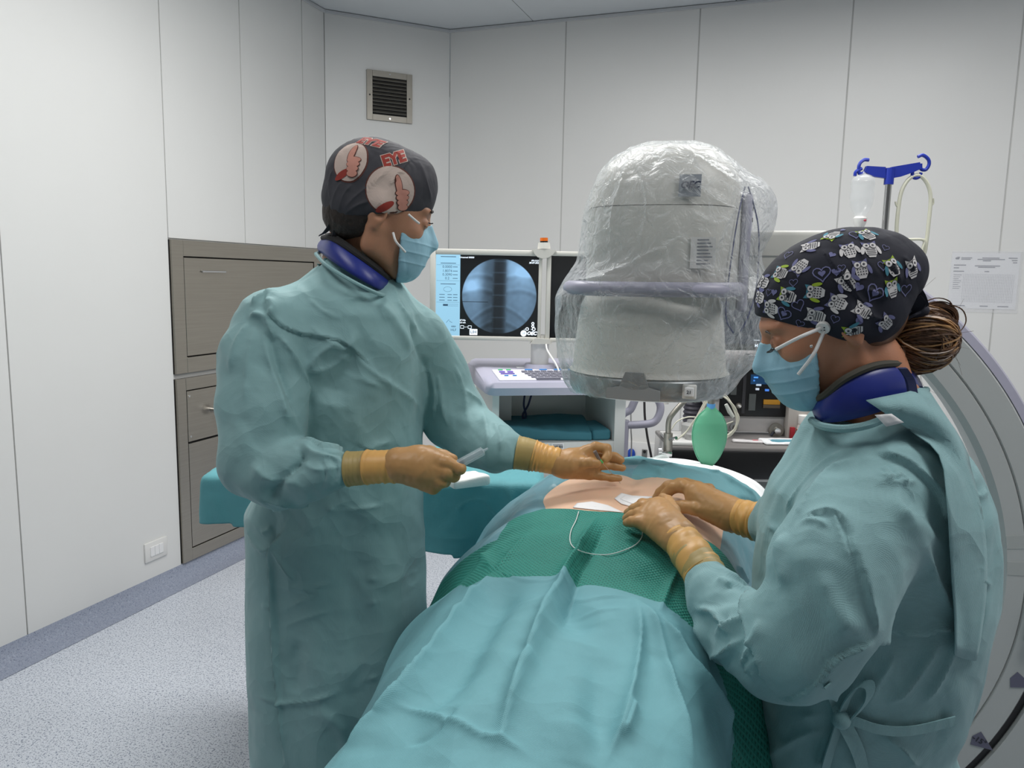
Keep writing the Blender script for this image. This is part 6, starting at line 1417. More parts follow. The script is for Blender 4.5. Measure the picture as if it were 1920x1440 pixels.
sh = [line2d([(-0.037, -0.018), (0.037, -0.018), (0.037, 0.018), (-0.037, 0.018)], 0.0008, 0, 0, True), line2d([(-0.006, -0.018), (-0.006, 0.018)], 0.0008)]
for a in (90, 210, 330):
    P_ = [(-0.022, 0.004)] + [(-0.022 + 0.012 * math.cos(math.radians(a + d)), 0.004 + 0.012 * math.sin(math.radians(a + d))) for d in range(-28, 29, 8)]; sh.append(poly2d(P_, 0))
sh += [line2d([(-0.030, -0.015), (-0.026, -0.006), (-0.022, -0.012), (-0.018, -0.006), (-0.014, -0.015)], 0.0012)]
for i in range(8): sh.append(line2d([(-0.002, 0.014 - 0.0038 * i), (0.034 - 0.004 * (i % 3), 0.014 - 0.0038 * i)], 0.0010, 0))
print_flat('radiation_print', sh, cl(xr, -0.0022, rz), ux, (0, 0, 1), M_ink, lab)
# monitor column and two monitors
MY = 2.86
def mon_local(px, py, Y=MY): return np.array(Mc.inverted() @ Vector(W(px, py, Y).tolist()))
pb = mon_local(1016, 660); pt_ = mon_local(1016, 470)
MB().cyl((pb[0], 0.17, zf + 0.068), (pb[0], 0.17, zf + 0.086), 0.062, 0.055, n=32).out('swivel_base', M_lilac, cart, smooth=True)
MB().cyl((pb[0], 0.17, zf + 0.084), (pb[0], 0.17, 1.29), 0.034, n=28).out('column', M_white, cart, smooth=True)
def monitor(px0, px1, py0, py1, sx0, sx1, sy0, sy1, name='monitor'):
    a, b_ = W(px0, py0, MY), W(px1, py1, MY); root = link(bpy.data.objects.new(name, None)); c = (a + b_) / 2
    w_, h_ = abs(b_[0] - a[0]), abs(a[2] - b_[2]); s0_, s1_ = W(sx0, sy0, MY), W(sx1, sy1, MY)
    MBt = MB(); x0, x1, z0, z1 = a[0], b_[0], b_[2], a[2]; u0, u1, v0, v1 = s0_[0], s1_[0], s1_[2], s0_[2]
    for (p, q, r_, s_) in ((x0, u0, z0, z1), (u1, x1, z0, z1), (u0, u1, v1, z1), (u0, u1, z0, v0)): MBt.box(((p + q) / 2, MY + 0.005, (r_ + s_) / 2), (q - p, 0.034, s_ - r_), bev=0.004)
    root.location = (float(c[0]), MY, float(z0)); root.parent = cart; root.matrix_parent_inverse = wmat(cart).inverted()
    MBt.out('bezel', M_cream, root, smooth=True, world=True)
    mb = MB(); mb.box((c[0], MY + 0.032, c[2]), (w_ * 0.96, 0.03, h_ * 0.94), bev=0.01); mb.out('back_shell', M_cream, root, smooth=True, world=True)
    return root, (u0, u1, v0, v1)
def screen_mat(name, strength):
    m = bpy.data.materials.new(name); m.use_nodes = True; nt = m.node_tree; b = nt.nodes['Principled BSDF']; at = nt.nodes.new('ShaderNodeVertexColor'); at.layer_name = 'screen'
    b.inputs['Base Color'].default_value = (0.01, 0.01, 0.012, 1); b.inputs['Roughness'].default_value = 0.35; nt.links.new(at.outputs[0], b.inputs['Emission Color']); b.inputs['Emission Strength'].default_value = strength; return m
m1, (u0, u1, v0, v1) = monitor(807, 1013, 466, 640, 818, 1007, 477, 632)
NX, NZ = 380, 310
X_, Z_ = np.meshgrid(np.linspace(0, 1, NX), np.linspace(1, 0, NZ)); img = np.zeros((NZ, NX, 3))
sx = 1.0 * (u1 - u0) / (v1 - v0)
xr_ = X_ * sx; zr = 1 - Z_        # zr 0 top .. 1 bottom
side = X_ < 0.235
cxs, czs, Rr = 0.62 * sx, 0.50, 0.468
dd = np.sqrt((xr_ - cxs) ** 2 + (zr - czs) ** 2) / Rr
r = np.random.default_rng(4)
def nz(x, y, f, seed, n=10):
    q = np.random.default_rng(seed); o_ = 0
    for i in range(n): a_ = q.uniform(0, 6.28); o_ = o_ + np.sin((x * math.cos(a_) + y * math.sin(a_)) * f * q.uniform(0.6, 1.6) + q.uniform(0, 6.28))
    return o_ / n
v = 0.62 - 0.24 * zr + 0.08 * nz(xr_, zr, 14, 1) + 0.03 * nz(xr_, zr, 60, 2)
xx = (xr_ - cxs) / Rr
spine = np.exp(-((xx - 0.02 + 0.05 * zr) / 0.17) ** 4); halo = np.exp(-((xx + 0.14) / 0.32) ** 4)
v = v * (1 - 0.42 * halo) ; v = v * (1 - 0.62 * spine)
ph = (zr * 7.2) % 1.0; v += spine * (0.10 * np.exp(-((ph - 0.5) / 0.07) ** 2) - 0.03 * np.exp(-((np.abs(xx - 0.02) - 0.14) / 0.03) ** 2))
for k in range(4):   # ribs
    for sg in (-1, 1):
        yy = 0.30 + 0.18 * k + 0.10 * sg * 0 - 0.30 * np.clip(sg * xx - 0.15, 0, 1) * (0.6 if k < 2 else -0.5) + 0.25 * np.clip(sg * xx - 0.15, 0, 1) ** 2
        v -= (sg * xx > 0.18) * 0.06 * np.exp(-((zr - yy) / 0.03) ** 2); v += (sg * xx > 0.18) * 0.04 * np.exp(-((zr - yy + 0.045) / 0.02) ** 2)
v -= ((np.abs(zr - 0.575) < 0.004) & (xx < -0.3)) * 0.45
v += 0.30 * np.exp(-(((xx + 0.75) / 0.25) ** 2 + ((zr - 0.38) / 0.10) ** 2)) + 0.28 * np.exp(-(((xx - 0.65) / 0.3) ** 2 + ((zr - 0.20) / 0.10) ** 2))
v = np.clip(v, 0.03, 1) * np.clip((1.0 - dd) / 0.02, 0, 1)
v = np.clip(v * 1.38, 0, 1.05); img[..., 0] = v * 0.56; img[..., 1] = v * 0.73; img[..., 2] = v * 0.88
img[side] = np.array([0.62, 0.83, 0.94]); img = np.where(side[..., None], img * (1.0 - 0.06 * zr[..., None]), img)
me = bpy.data.meshes.new('screen'); P_ = np.stack([u0 + X_ * (u1 - u0), np.full_like(X_, MY - 0.006), v0 + Z_ * (v1 - v0)], -1).reshape(-1, 3); idx = np.arange(NX * NZ).reshape(NZ, NX)
F = np.stack([idx[:-1, :-1], idx[1:, :-1], idx[1:, 1:], idx[:-1, 1:]], -1).reshape(-1, 4)
me.from_pydata(P_.tolist(), [], F.tolist()); at = me.color_attributes.new('screen', 'FLOAT_COLOR', 'POINT')
lin = np.where(img <= 0.04045, img / 12.92, ((img + 0.055) / 1.055) ** 2.4); at.data.foreach_set('color', np.concatenate([lin.reshape(-1, 3), np.ones((NX * NZ, 1))], 1).astype(np.float32).ravel())
me.materials.append(screen_mat('xray_screen', 1.0)); scr = link(bpy.data.objects.new('screen', me)); attach(scr, m1)
sw_, sh_ = u1 - u0, v1 - v0
def sp(x, y): return (u0 + x * sw_, v0 + (1 - y) * sh_)
M_stx = mat('screen_text_dark', srgb(60, 90, 120), 0.6, var=0.01); M_sw = mat('screen_text_white', srgb(225, 235, 245), 0.6, emit=0.8, var=0.0)
shp = []
def stxt(t, x, y, s_, mk, slant=0.0, b=0.0, lift=0.0): shp.append(shift2d(text_shape(t, s_, mk, lift, slant, b), *sp(x, y)))
for t, y in (('0.0000', 0.15), ('1.8074', 0.20), ('0.3090', 0.245), ('0.2', 0.29)): stxt(t, 0.11, y, 0.013, 0)
for y in (0.025, 0.105, 0.36): shp.append(shift2d(line2d([(-0.028, 0), (0.028, 0)], 0.0022, 0), *sp(0.12, y)))
for y in (0.15, 0.20, 0.245, 0.29): shp.append(shift2d(line2d([(-0.010, 0), (0.008, 0)], 0.002, 0), *sp(0.19, y)))
for y in (0.125, 0.32, 0.585): shp.append(shift2d(line2d([(-0.042, 0), (0.042, 0)], 0.0007, 0), *sp(0.118, y)))
shp.append(shift2d(line2d([(0.015 * math.cos(a), 0.009 * math.sin(a)) for a in np.linspace(0, 6.28, 20)], 0.0009, 0), *sp(0.115, 0.425)))
for i, y in enumerate((0.49, 0.525, 0.56)):
    for x, l in ((0.06, 0.010), (0.135, 0.008), (0.19, 0.008)): shp.append(shift2d(line2d([(-l, 0), (l, 0)], 0.002, 0), *sp(x, y)))
shp.append(shift2d(line2d([(-0.028, 0.003), (0.028, 0.003), (0.028, -0.003), (-0.028, -0.003)], 0.0007, 0, 0, True), *sp(0.145, 0.62))); shp.append(shift2d(poly2d([(-0.028, -0.003), (-0.010, -0.003), (-0.010, 0.003), (-0.028, 0.003)], 0), *sp(0.145, 0.62)))
shp.append(shift2d(line2d([(-0.01, -0.006), (0, 0.006), (0.004, -0.002), (0.012, -0.005)], 0.0012, 0), *sp(0.13, 0.82)))
for x in (0.065, 0.175):
    shp.append(shift2d(line2d([(-0.009, 0), (0.009, 0)], 0.0015, 0), *sp(x, 0.885)))
    for k in (-0.005, 0, 0.005): shp.append(shift2d(line2d([(k, -0.004), (k, 0.004)], 0.0012, 0), *sp(x, 0.885)))
stxt('Fluoro', 0.065, 0.93, 0.0125, 0); stxt('HLF', 0.175, 0.93, 0.0125, 0)
stxt('Unnamed 00000', 0.30, 0.03, 0.008, 1, 0, 0.0003); stxt('09:15:29', 0.965, 0.055, 0.0085, 1, 0.2, 0.0003); stxt('28-07-2025', 0.957, 0.082, 0.0085, 1, 0.2, 0.0003)
stxt('67 kVp', 0.265, 0.805, 0.0075, 1, 0, 0.0003); stxt('2.5 mA', 0.265, 0.835, 0.0075, 1, 0, 0.0003)
for x, y in ((0.26, 0.89), (0.335, 0.89)): shp.append(shift2d(line2d([(-0.006, -0.005), (0.006, -0.005), (0.006, 0.005), (-0.006, 0.005)], 0.0022, 1, 0, True), *sp(x, y)))
stxt('AUTO', 0.30, 0.89, 0.005, 1); shp.append(shift2d(poly2d([(-0.0145, -0.011), (0.0145, -0.011), (0.0145, 0.011), (-0.0145, 0.011)], 1), *sp(0.372, 0.95))); stxt('LIH', 0.372, 0.95, 0.0155, 0, 0, 0.0002, 0.0005)
shp.append(shift2d(disc2d(0, 0, 0.0115, None, 1, 0, 18), *sp(0.866, 0.955))); stxt('GE', 0.866, 0.955, 0.010, 0, 0.2, 0.0, 0.0005); stxt('OEC', 0.945, 0.955, 0.0175, 1, 0.25, 0.0009)
for x, y, r_ in ((0.90, 0.90, 0.005), (0.965, 0.90, 0.0055), (0.955, 0.865, 0.004), (0.955, 0.83, 0.004)): shp.append(shift2d(line2d([(r_ * math.cos(a), r_ * math.sin(a)) for a in np.linspace(0, 6.28, 14)], 0.003, 1), *sp(x, y)))
stxt('40', 0.873, 0.905, 0.005, 1); stxt('30', 0.94, 0.905, 0.005, 1)
print_flat('screen_text', shp, (0, MY - 0.0066, 0), (1, 0, 0), (0, 0, 1), [M_stx, M_sw], m1)
m2, (a0_, a1b, b0_, b1_) = monitor(1026, 1232, 471, 645, 1034, 1224, 480, 637)
MB().box(((a0_ + a1b) / 2, MY - 0.003, (b0_ + b1_) / 2), (a1b - a0_, 0.004, b1_ - b0_)).out('screen', mat('dark_screen', srgb(14, 15, 20), 0.15, var=0.02), m2, world=True)
tpb = W(1018, 470, MY - 0.02); P_ = [W(x, y, MY - 0.022) for x, y in ((998, 467), (1043, 469), (1036, 478), (1028, 483), (1018, 485), (1008, 482), (1002, 476))]
mb = MB(); mb.prism(P_, (0, 0.05, 0)); mb.out('hinge_cap', M_cream, cart, world=True)
P_ = [W(x, y, MY - 0.022) for x, y in ((1003, 634), (1030, 636), (1036, 645), (994, 645))]; mb = MB(); mb.prism(P_, (0, 0.05, 0)); mb.out('hinge_foot', M_cream, cart, world=True)
k0, k1, k2, k3 = W(1020, 467, MY), W(1020, 455, MY), W(1020, 452, MY), W(1020, 446, MY)
MB().cyl(k0, k1, 0.024, 0.021, n=28).out('lamp_base', M_cream, cart, smooth=True, world=True)
MB().cyl(k1, k2, 0.0145, n=24).out('lamp_collar', M_black, cart, smooth=True, world=True); MB().cyl(k2, k3, 0.0145, n=24).out('warning_lamp', mat('amber_lens', srgb(226, 110, 30), 0.25, var=0.02), cart, smooth=True, world=True)
MB().tube([W(1024, 646, 2.84), W(1026, 656, 2.78), W(1033, 668, 2.74), W(1042, 682, 2.70), W(1048, 696, 2.68)], 0.003, 6, 5).out('monitor_cable', M_white, cart, smooth=True, world=True)
for pts in ([(984, 738), (982, 760), (986, 780), (978, 800)], [(997, 738), (990, 760), (980, 780), (990, 798)]): MB().tube([W(x, y, 2.95) for x, y in pts], 0.004, 6, 5).out('cable', mat('navy_cable', srgb(24, 32, 70), 0.5, var=0.03), cart, smooth=True, world=True)
# folded drape in the open shelf
def cloth_block(name, label, cat, c, d, rotz, m, seed, amp=0.01, lam=0.12, pw=4):
    g = SDF((-d[0] / 2 - 0.04, -d[1] / 2 - 0.04, -0.02), (d[0] / 2 + 0.04, d[1] / 2 + 0.04, d[2] + 0.05), max(0.005, min(d) / 6))
    X, Y, Z = g.xyz((slice(None),) * 3); q = np.sqrt(np.maximum(np.abs(X) - d[0] / 2 + 0.01, 0) ** 2 + np.maximum(np.abs(Y) - d[1] / 2 + 0.01, 0) ** 2 + np.maximum(np.abs(Z - d[2] / 2) - d[2] / 2 + 0.006, 0) ** 2) - 0.008
    g.D = q.astype(np.float32) + np.zeros_like(g.D); o = sdf_obj(g, name, m, None, sub=1); co = coords(o.data); n = normals(o.data)
    t = np.clip(co[:, 2] / d[2], 0, 1); set_coords(o.data, co + n * (amp * 0.4 * t * crumple(co, lam, seed))[:, None] + np.array([0, 0, 1]) * (amp * t * smooth_noise(co, lam * 2, seed + 1))[:, None])
    o.location = [float(v) for v in c]; o.rotation_euler = (0, 0, rotz); tag(o, label, cat); return o
M_dcl = mat('folded_drape_cloth', srgb(52, 112, 126), 0.75, var=0.06, vscale=12, bump=0.2, bscale=40)
cc = cl(-0.02, 0.16, zo0 + 0.001); cloth_block('folded_drape', 'dark teal folded drape lying in the open shelf of the white cart', 'drape', cc, (0.34, 0.26, 0.045), math.radians(3), M_dcl, 5, 0.014)
cc = cl(w2 - 0.085, 0.10, zo0 + 0.001); cloth_block('folded_drape', 'small rolled teal drape at the right end of the cart shelf', 'drape', cc, (0.075, 0.17, 0.042), math.radians(14), M_dcl, 9, 0.006)

# lilac push handle and cables beside the cart
hd = thing('push_handle', 'lilac tubular loop handle beyond the right side of the white cart', 'handle', W(1200, 880, 3.05))
MB().tube([W(x, y, 3.05) for x, y in ((1168, 797), (1200, 796), (1225, 792), (1236, 778), (1238, 760), (1228, 744), (1208, 738), (1195, 742), (1188, 756), (1182, 768), (1172, 774))], 0.0155, 12, 6).out('loop', M_lilac, hd, smooth=True, world=True)
a = W(1170, 797, 3.05); MB().cyl((a[0], a[1], 0.15), (a[0], a[1], a[2] + 0.02), 0.02, n=16).out('post', M_lilac, hd, smooth=True, world=True)
MB().box((a[0], a[1], 0.08), (0.30, 0.25, 0.14), bev=0.03).out('foot', M_lilac, hd, smooth=True, world=True)
b_ = W(1172, 774, 3.05); MB().tube([b_, b_ + np.array([-0.03, 0, -0.03]), a], 0.0155, 10, 4).out('return_tube', M_lilac, hd, smooth=True, world=True)
o = MB().tube([W(1208, 735, 3.2), W(1209, 780, 3.2), W(1214, 820, 3.2), W(1221, 856, 3.2), W(1226, 900, 3.2)] + [(W(1226, 900, 3.2)[0] + 0.05, 3.25, 0.01)], 0.005, 8, 5).out('cable', mat('black_cable', srgb(52, 50, 52), 0.5, var=0.03), smooth=True); tag(o, 'dark cable hanging behind the lilac loop handle', 'cable')
o = MB().tube([W(1183, 735, 3.12), W(1183, 800, 3.12), W(1183, 870, 3.12)] + [(W(1183, 870, 3.12)[0], 3.15, 0.01)], 0.003, 8, 5).out('cable', mat('grey_cable', srgb(176, 176, 174), 0.5, var=0.03), smooth=True); tag(o, 'thin grey cable hanging between the cart and the loop handle', 'cable')
# socket panel on the back wall
tq = on_wall(C2, rd, 1200, 848); Pq = C2 + rd * tq; zq = W(1200, 848, Pq[1])[2]
sk = thing('wall_socket_panel', 'white trunking socket panel with a round blue plug low on the back wall', 'socket', (Pq[0], Pq[1], zq), a2)
k_ = Pq[1] / FPX
MB().box((0, -0.02, 0), (62 * k_, 0.04, 44 * k_), bev=0.006).out('panel_box', M_white, sk, smooth=True)
MB().ball((-14 * k_, -0.048, -2 * k_), (8 * k_, 0.02, 11 * k_), 10).out('plug', mat('plug_blue', srgb(24, 70, 170), 0.4, var=0.03), sk, smooth=True)
o = MB().box((11 * k_, -0.042, -2 * k_), (10 * k_, 0.006, 22 * k_), bev=0.002).out('socket_plate', mat('socket_grey', srgb(110, 112, 110), 0.5, var=0.05), sk)
for z in (5, -8): MB().cyl((11 * k_, -0.045, z * k_), (11 * k_, -0.047, z * k_), 3 * k_, n=12).out('socket_hole', M_dark, sk)

# ================================================================== INSTRUMENT TABLE UNDER A TEAL DRAPE (behind the man)
M_idr = mat('instrument_drape', srgb(96, 164, 172), 0.7, var=0.05, vscale=5, weave=0.3, wscale=420, bump=0.15, bscale=20)
IY = 2.22
cL, cR = W(392, 892, IY), W(1012, 905, IY - 0.05); zt_ = 0.925
ca_, cb_ = WZ(392, 893, zt_), WZ(1012, 908, zt_)
it = thing('instrument_table', 'instrument trolley hidden under a teal cloth behind the man', 'trolley', ((ca_[0] + cb_[0]) / 2, (ca_[1] + cb_[1]) / 2 + 0.2, 0), math.atan2(cb_[1] - ca_[1], cb_[0] - ca_[0]))
Lw = float(np.linalg.norm(cb_[:2] - ca_[:2])); Dp = 0.44
MB().box((0, 0, zt_ - 0.02), (Lw - 0.03, Dp - 0.03, 0.02)).out('top', M_steel2, it); MB().box((0, 0, 0.28), (Lw - 0.34, Dp - 0.08, 0.015)).out('shelf', M_steel2, it)
for sx_ in (-1, 1):
    for sy_ in (-1, 1):
        MB().cyl((sx_ * (Lw / 2 - 0.16), sy_ * (Dp / 2 - 0.05), 0.06), (sx_ * (Lw / 2 - 0.16), sy_ * (Dp / 2 - 0.05), zt_ - 0.03), 0.012, n=14).out('leg', M_chrome, it, smooth=True)
        MB().cyl((sx_ * (Lw / 2 - 0.16), sy_ * (Dp / 2 - 0.05) - 0.012, 0.035), (sx_ * (Lw / 2 - 0.16), sy_ * (Dp / 2 - 0.05) + 0.012, 0.035), 0.034, n=18).out('caster', M_black, it, smooth=True)
# cloth: rounded shell over the top, open below
drop = 0.235; g = SDF((-Lw / 2 - 0.05, -Dp / 2 - 0.05, zt_ - drop - 0.03), (Lw / 2 + 0.05, Dp / 2 + 0.05, zt_ + 0.04), 0.011); X, Y, Z = g.xyz((slice(None),) * 3)
g.D = (np.sqrt(np.maximum(np.abs(X) - Lw / 2 - 0.012 + 0.02, 0) ** 2 + np.maximum(np.abs(Y) - Dp / 2 - 0.012 + 0.02, 0) ** 2 + np.maximum(Z - zt_ - 0.008 + 0.02, 0) ** 2) - 0.02 + np.zeros_like(g.D)).astype(np.float32)
g.plane((0, 0, -1), -(zt_ - drop)); V, F = g.mesh(); F = F[(V[F][:, :, 2].min(1) > zt_ - 0.13 - (drop - 0.135) * np.clip(V[F][:, :, 0].mean(1) / Lw + 0.5, 0, 1))]
Rt = np.array(it.rotation_euler.to_matrix()); V = V @ Rt.T + np.array(it.location)
o = mesh_obj('table_cloth', V, F, M_idr); md = o.modifiers.new('d', 'SUBSURF'); md.levels = 1; evaluated(o); o.data.shade_smooth()
co = coords(o.data); n = normals(o.data); dz = np.clip(zt_ - co[:, 2], 0, 1)
set_coords(o.data, co + n * (0.004 * crumple(co, 0.18, 101) + 0.003 * crumple(co, 0.07, 102) + 0.09 * dz * np.sin((co[:, 0] * 0.9 + co[:, 1]) * 30) + 0.004)[:, None])
fold(o, [([(900, 985), (950, 1000), (1000, 990)], 0.008, 0.012), ([(850, 960), (880, 940), (930, 935)], 0.006, 0.008), ([(940, 895), (960, 930), (955, 1000)], 0.008, 0.010), ([(800, 1000), (860, 1010), (940, 1000)], 0.006, 0.008), ([(905, 935), (930, 960), (945, 985)], 0.006, 0.008)])
md = o.modifiers.new('t', 'SOLIDIFY'); md.thickness = 0.0012; evaluated(o); o.data.shade_smooth(); tag(o, 'teal cloth draped over the instrument trolley behind the man', 'cloth')
cc = WZ(872, 905, zt_ + 0.02); gz = cloth_block('gauze_swabs', 'folded stack of white gauze swabs on the teal trolley cloth', 'gauze', (cc[0], cc[1], zt_ + 0.019), (0.115, 0.10, 0.022), 0.5, mat('gauze_white', srgb(240, 240, 236), 0.85, var=0.01, bump=0.35, bscale=260), 21, 0.006, 0.06)

# ================================================================== ANAESTHESIA MACHINE
AY = 3.05
an = thing('anaesthesia_machine', 'grey anaesthesia machine with a black gauge panel behind the detector', 'anaesthesia machine', (0, 0, 0), 0)
p0 = W(1270, 880, AY); p1 = W(1560, 880, AY); an.location = (float((p0[0] + p1[0]) / 2), AY, 0)
def AW(px, py, dy=0.0): return W(px, py, AY + dy)
def front_box(name, px0, py0, px1, py1, y0, y1, m, parent=an, bev=0.004, label=None):
    a, b_ = AW(px0, py0), AW(px1, py1); mb = MB(); mb.box(((a[0] + b_[0]) / 2, AY + (y0 + y1) / 2, (a[2] + b_[2]) / 2), (abs(b_[0] - a[0]), abs(y1 - y0), abs(a[2] - b_[2])), bev=bev)
    return mb.out(name, m, parent, smooth=True, world=True, label=label)
M_an = mat('machine_grey', srgb(196, 193, 192), 0.42, var=0.015)
zt = AW(1300, 822)[2]
a, b_ = AW(1330, 690), AW(1560, 815)
front_box('control_tower', 1345, 660, 1560, 822, 0.10, 0.45, M_an)
front_box('gauge_panel', 1365, 697, 1491, 790, 0.085, 0.10, M_black, bev=0.006, label='black gauge panel')
front_box('panel_seam', 1406, 700, 1407, 782, 0.082, 0.085, mat('seam_grey', srgb(60, 60, 64), 0.5, var=0.02), bev=0)
ds = front_box('display', 1420, 707, 1450, 726, 0.080, 0.085, mat('display_blue', srgb(30, 70, 110), 0.3, emit=0.25, var=0.0), bev=0)
for px, py, w_, h_, m_ in ((1425, 711, 8, 3, (90, 170, 255)), (1430, 725, 9, 4, (180, 200, 220)), (1429, 733, 6, 4, (210, 220, 235)), (1447, 735, 7, 4, (80, 140, 240)), (1424, 717, 3, 3, (70, 140, 230))):
    front_box('indicator', px, py, px + w_, py + h_, 0.078, 0.0845, mat('indicator_glow', srgb(*m_), 0.4, emit=0.5, var=0), bev=0)
for px, py, w_, h_ in ((1381, 722, 10, 24), (1416, 744, 11, 32)): front_box('flow_tube', px, py, px + w_, py + h_, 0.076, 0.085, mat('flow_glass', srgb(92, 96, 96), 0.2, var=0.05), bev=0.001)
front_box('label_strip', 1444, 755, 1475, 765, 0.078, 0.085, mat('amber_label', srgb(196, 140, 40), 0.5, var=0.03), bev=0.001); front_box('label_base', 1443, 765, 1475, 772, 0.078, 0.085, mat('label_dark', srgb(84, 74, 62), 0.5, var=0.05), bev=0.001)
def aknob(px, py, r, m1_, m2_, nm, parent=an):
    c = AW(px, py, 0.085); mb = MB(); mb.cyl(c, c + np.array([0, -0.012, 0]), r, n=28); k = mb.out(nm, m1_, parent, smooth=True, world=True); mb = MB(); mb.cyl(c + np.array([0, -0.012, 0]), c + np.array([0, -0.03, 0]), r * 0.5, r * 0.42, n=24); mb.out(nm + '_cap', m2_, k, smooth=True, world=True); return k
aknob(1384, 760, 0.011, M_steel2, M_white, 'flow_knob'); kk = aknob(1454, 806, 0.030, M_steel2, M_chrome, 'selector_knob'); aknob(1376, 800, 0.018, M_carm2, M_steel2, 'side_knob')
c = AW(1454, 806, 0.070); MB().box(c + np.array([-0.008, 0, -0.012]), (0.010, 0.010, 0.034), rot=Matrix.Rotation(math.radians(35), 3, 'Y'), bev=0.003).out('pointer', M_ink, kk, world=True)
front_box('upper_shelf', 1345, 664, 1562, 688, 0.03, 0.42, mat('shelf_grey', srgb(150, 146, 146), 0.4, var=0.02), bev=0.008)
# dark vital-signs monitor above
vm = front_box('vital_signs_monitor', 1352, 560, 1560, 662, 0.10, 0.20, M_black, bev=0.008, label='black vital-signs monitor')
front_box('monitor_face', 1358, 566, 1552, 652, 0.095, 0.10, mat('monitor_glass', srgb(40, 48, 66), 0.15, var=0.1), vm, bev=0)
pm = AW(1418, 648, 0.092); print_flat('monitor_text', [text_shape('M', 0.018, 0, 0, 0, 0.0005), shift2d(line2d([(-0.012, 0), (0.012, 0)], 0.003, 0), 0.0, 0.022)], pm, (1, 0, 0), (0, 0, 1), M_sw, vm)
front_box('fitting_rail', 1400, 664, 1425, 676, -0.02, 0.03, M_chrome)
front_box('rear_column', 1490, 735, 1560, 830, 0.05, 0.12, mat('panel_beige', srgb(176, 170, 164), 0.5, var=0.02))
c = AW(1523, 764, 0.04); MB().cyl(c, c + np.array([0, -0.015, 0]), 0.010, n=18).out('socket_screw', M_white, an, smooth=True, world=True)
# worktop, black drawer fronts, body
a, b_ = AW(1252, 840, -0.25), AW(1640, 850, -0.25)
def worktop():
    P_ = [AW(1285, 818, 0.12), AW(1560, 838, 0.12), AW(1560, 868, -0.16), AW(1330, 846, -0.16), AW(1262, 838, -0.16)]
    for q_ in P_: q_[2] = zt
    mb = MB(); mb.prism([q_ for q_ in P_], (0, 0, -0.02)); return mb.out('worktop', mat('worktop_grey', srgb(112, 108, 106), 0.35, var=0.03), an, world=True)
za = AW(1300, 838, -0.16)[2]
xl, xr2 = AW(1256, 850, -0.16)[0], AW(1545, 850, -0.16)[0]; yf = AY - 0.16
MB().box(((xl + xr2) / 2, yf + 0.16, za - 0.008), (xr2 - xl, 0.32, 0.016), bev=0.005).out('worktop', mat('worktop_grey', srgb(124, 120, 118), 0.35, var=0.03), an, smooth=True, world=True)
zb = AW(1300, 897, -0.16)[2]
MB().box(((xl + xr2) / 2, yf + 0.165, (za + zb) / 2 - 0.012), (xr2 - xl, 0.31, za - zb), bev=0.005).out('drawer_housing', M_white, an, smooth=True, world=True)
MB().box(((xl + xr2) / 2, yf + 0.004, (za + zb) / 2 - 0.006), (xr2 - xl - 0.014, 0.012, za - zb - 0.014), bev=0.008).out('drawer', M_black, an, smooth=True, world=True)
MB().box(((xl + xr2) / 2, yf + 0.18, (zb + 0.12) / 2), (xr2 - xl - 0.02, 0.28, zb - 0.14), bev=0.01).out('cabinet_body', M_carm2, an, smooth=True, world=True)
for x in (xl + 0.06, xr2 - 0.06):
    for y in (yf + 0.06, yf + 0.28): MB().cyl((x - 0.015, y, 0.06), (x + 0.015, y, 0.06), 0.06, n=20).out('caster', M_black, an, smooth=True, world=True)
MB().box(((xl + AW(1325, 850, -0.16)[0]) / 2 + 0.005, yf + 0.12, za + 0.008), (0.15, 0.22, 0.016), bev=0.006).out('canister_tray', M_white, an, smooth=True, world=True)
# absorber canister, bellows
c = AW(1293, 822, -0.05); MB().lathe([(0.030, 0), (0.034, 0.01), (0.034, 0.05), (0.030, 0.055), (0.014, 0.06), (0.012, 0.07)], c=(c[0], c[1], za + 0.016), n=28).out('canister', mat('clear_canister', srgb(206, 206, 204), 0.15, alpha=0.6, var=0.02), an, smooth=True, world=True)
c = AW(1296, 830, -0.09); MB().lathe([(0.026, 0), (0.026, 0.022), (0.022, 0.026), (0.0, 0.027)][:3], c=(c[0], c[1], za + 0.016), n=24).out('small_cup', bpy.data.materials['clear_canister'], an, smooth=True, world=True)
c = AW(1297, 808, 0.08); prof = []
for k in range(9): prof += [(0.034, 0.018 * k), (0.040, 0.018 * k + 0.008)]
MB().lathe(prof, c=(c[0], c[1], za + 0.05), n=28).out('bellows', mat('bellows_dark', srgb(62, 60, 72), 0.5, var=0.05), an, smooth=True, world=True)
MB().cyl((c[0], c[1], za + 0.0), (c[0], c[1], za + 0.05), 0.045, n=24).out('bellows_base', M_an, an, smooth=True, world=True)
front_box('absorber_head', 1298, 722, 1362, 742, -0.02, 0.10, M_an, bev=0.008); front_box('absorber_plate', 1330, 740, 1350, 782, 0.02, 0.06, M_an)
for px, py in ((1312, 735), (1245, 738), (1272, 735)):
    c = AW(px, py, 0.3); MB().cyl(c + np.array([0, 0, 0.05]), c + np.array([0, 0, -0.045]), 0.022, n=20).out('gas_bottle_end', M_white, an, smooth=True, world=True)
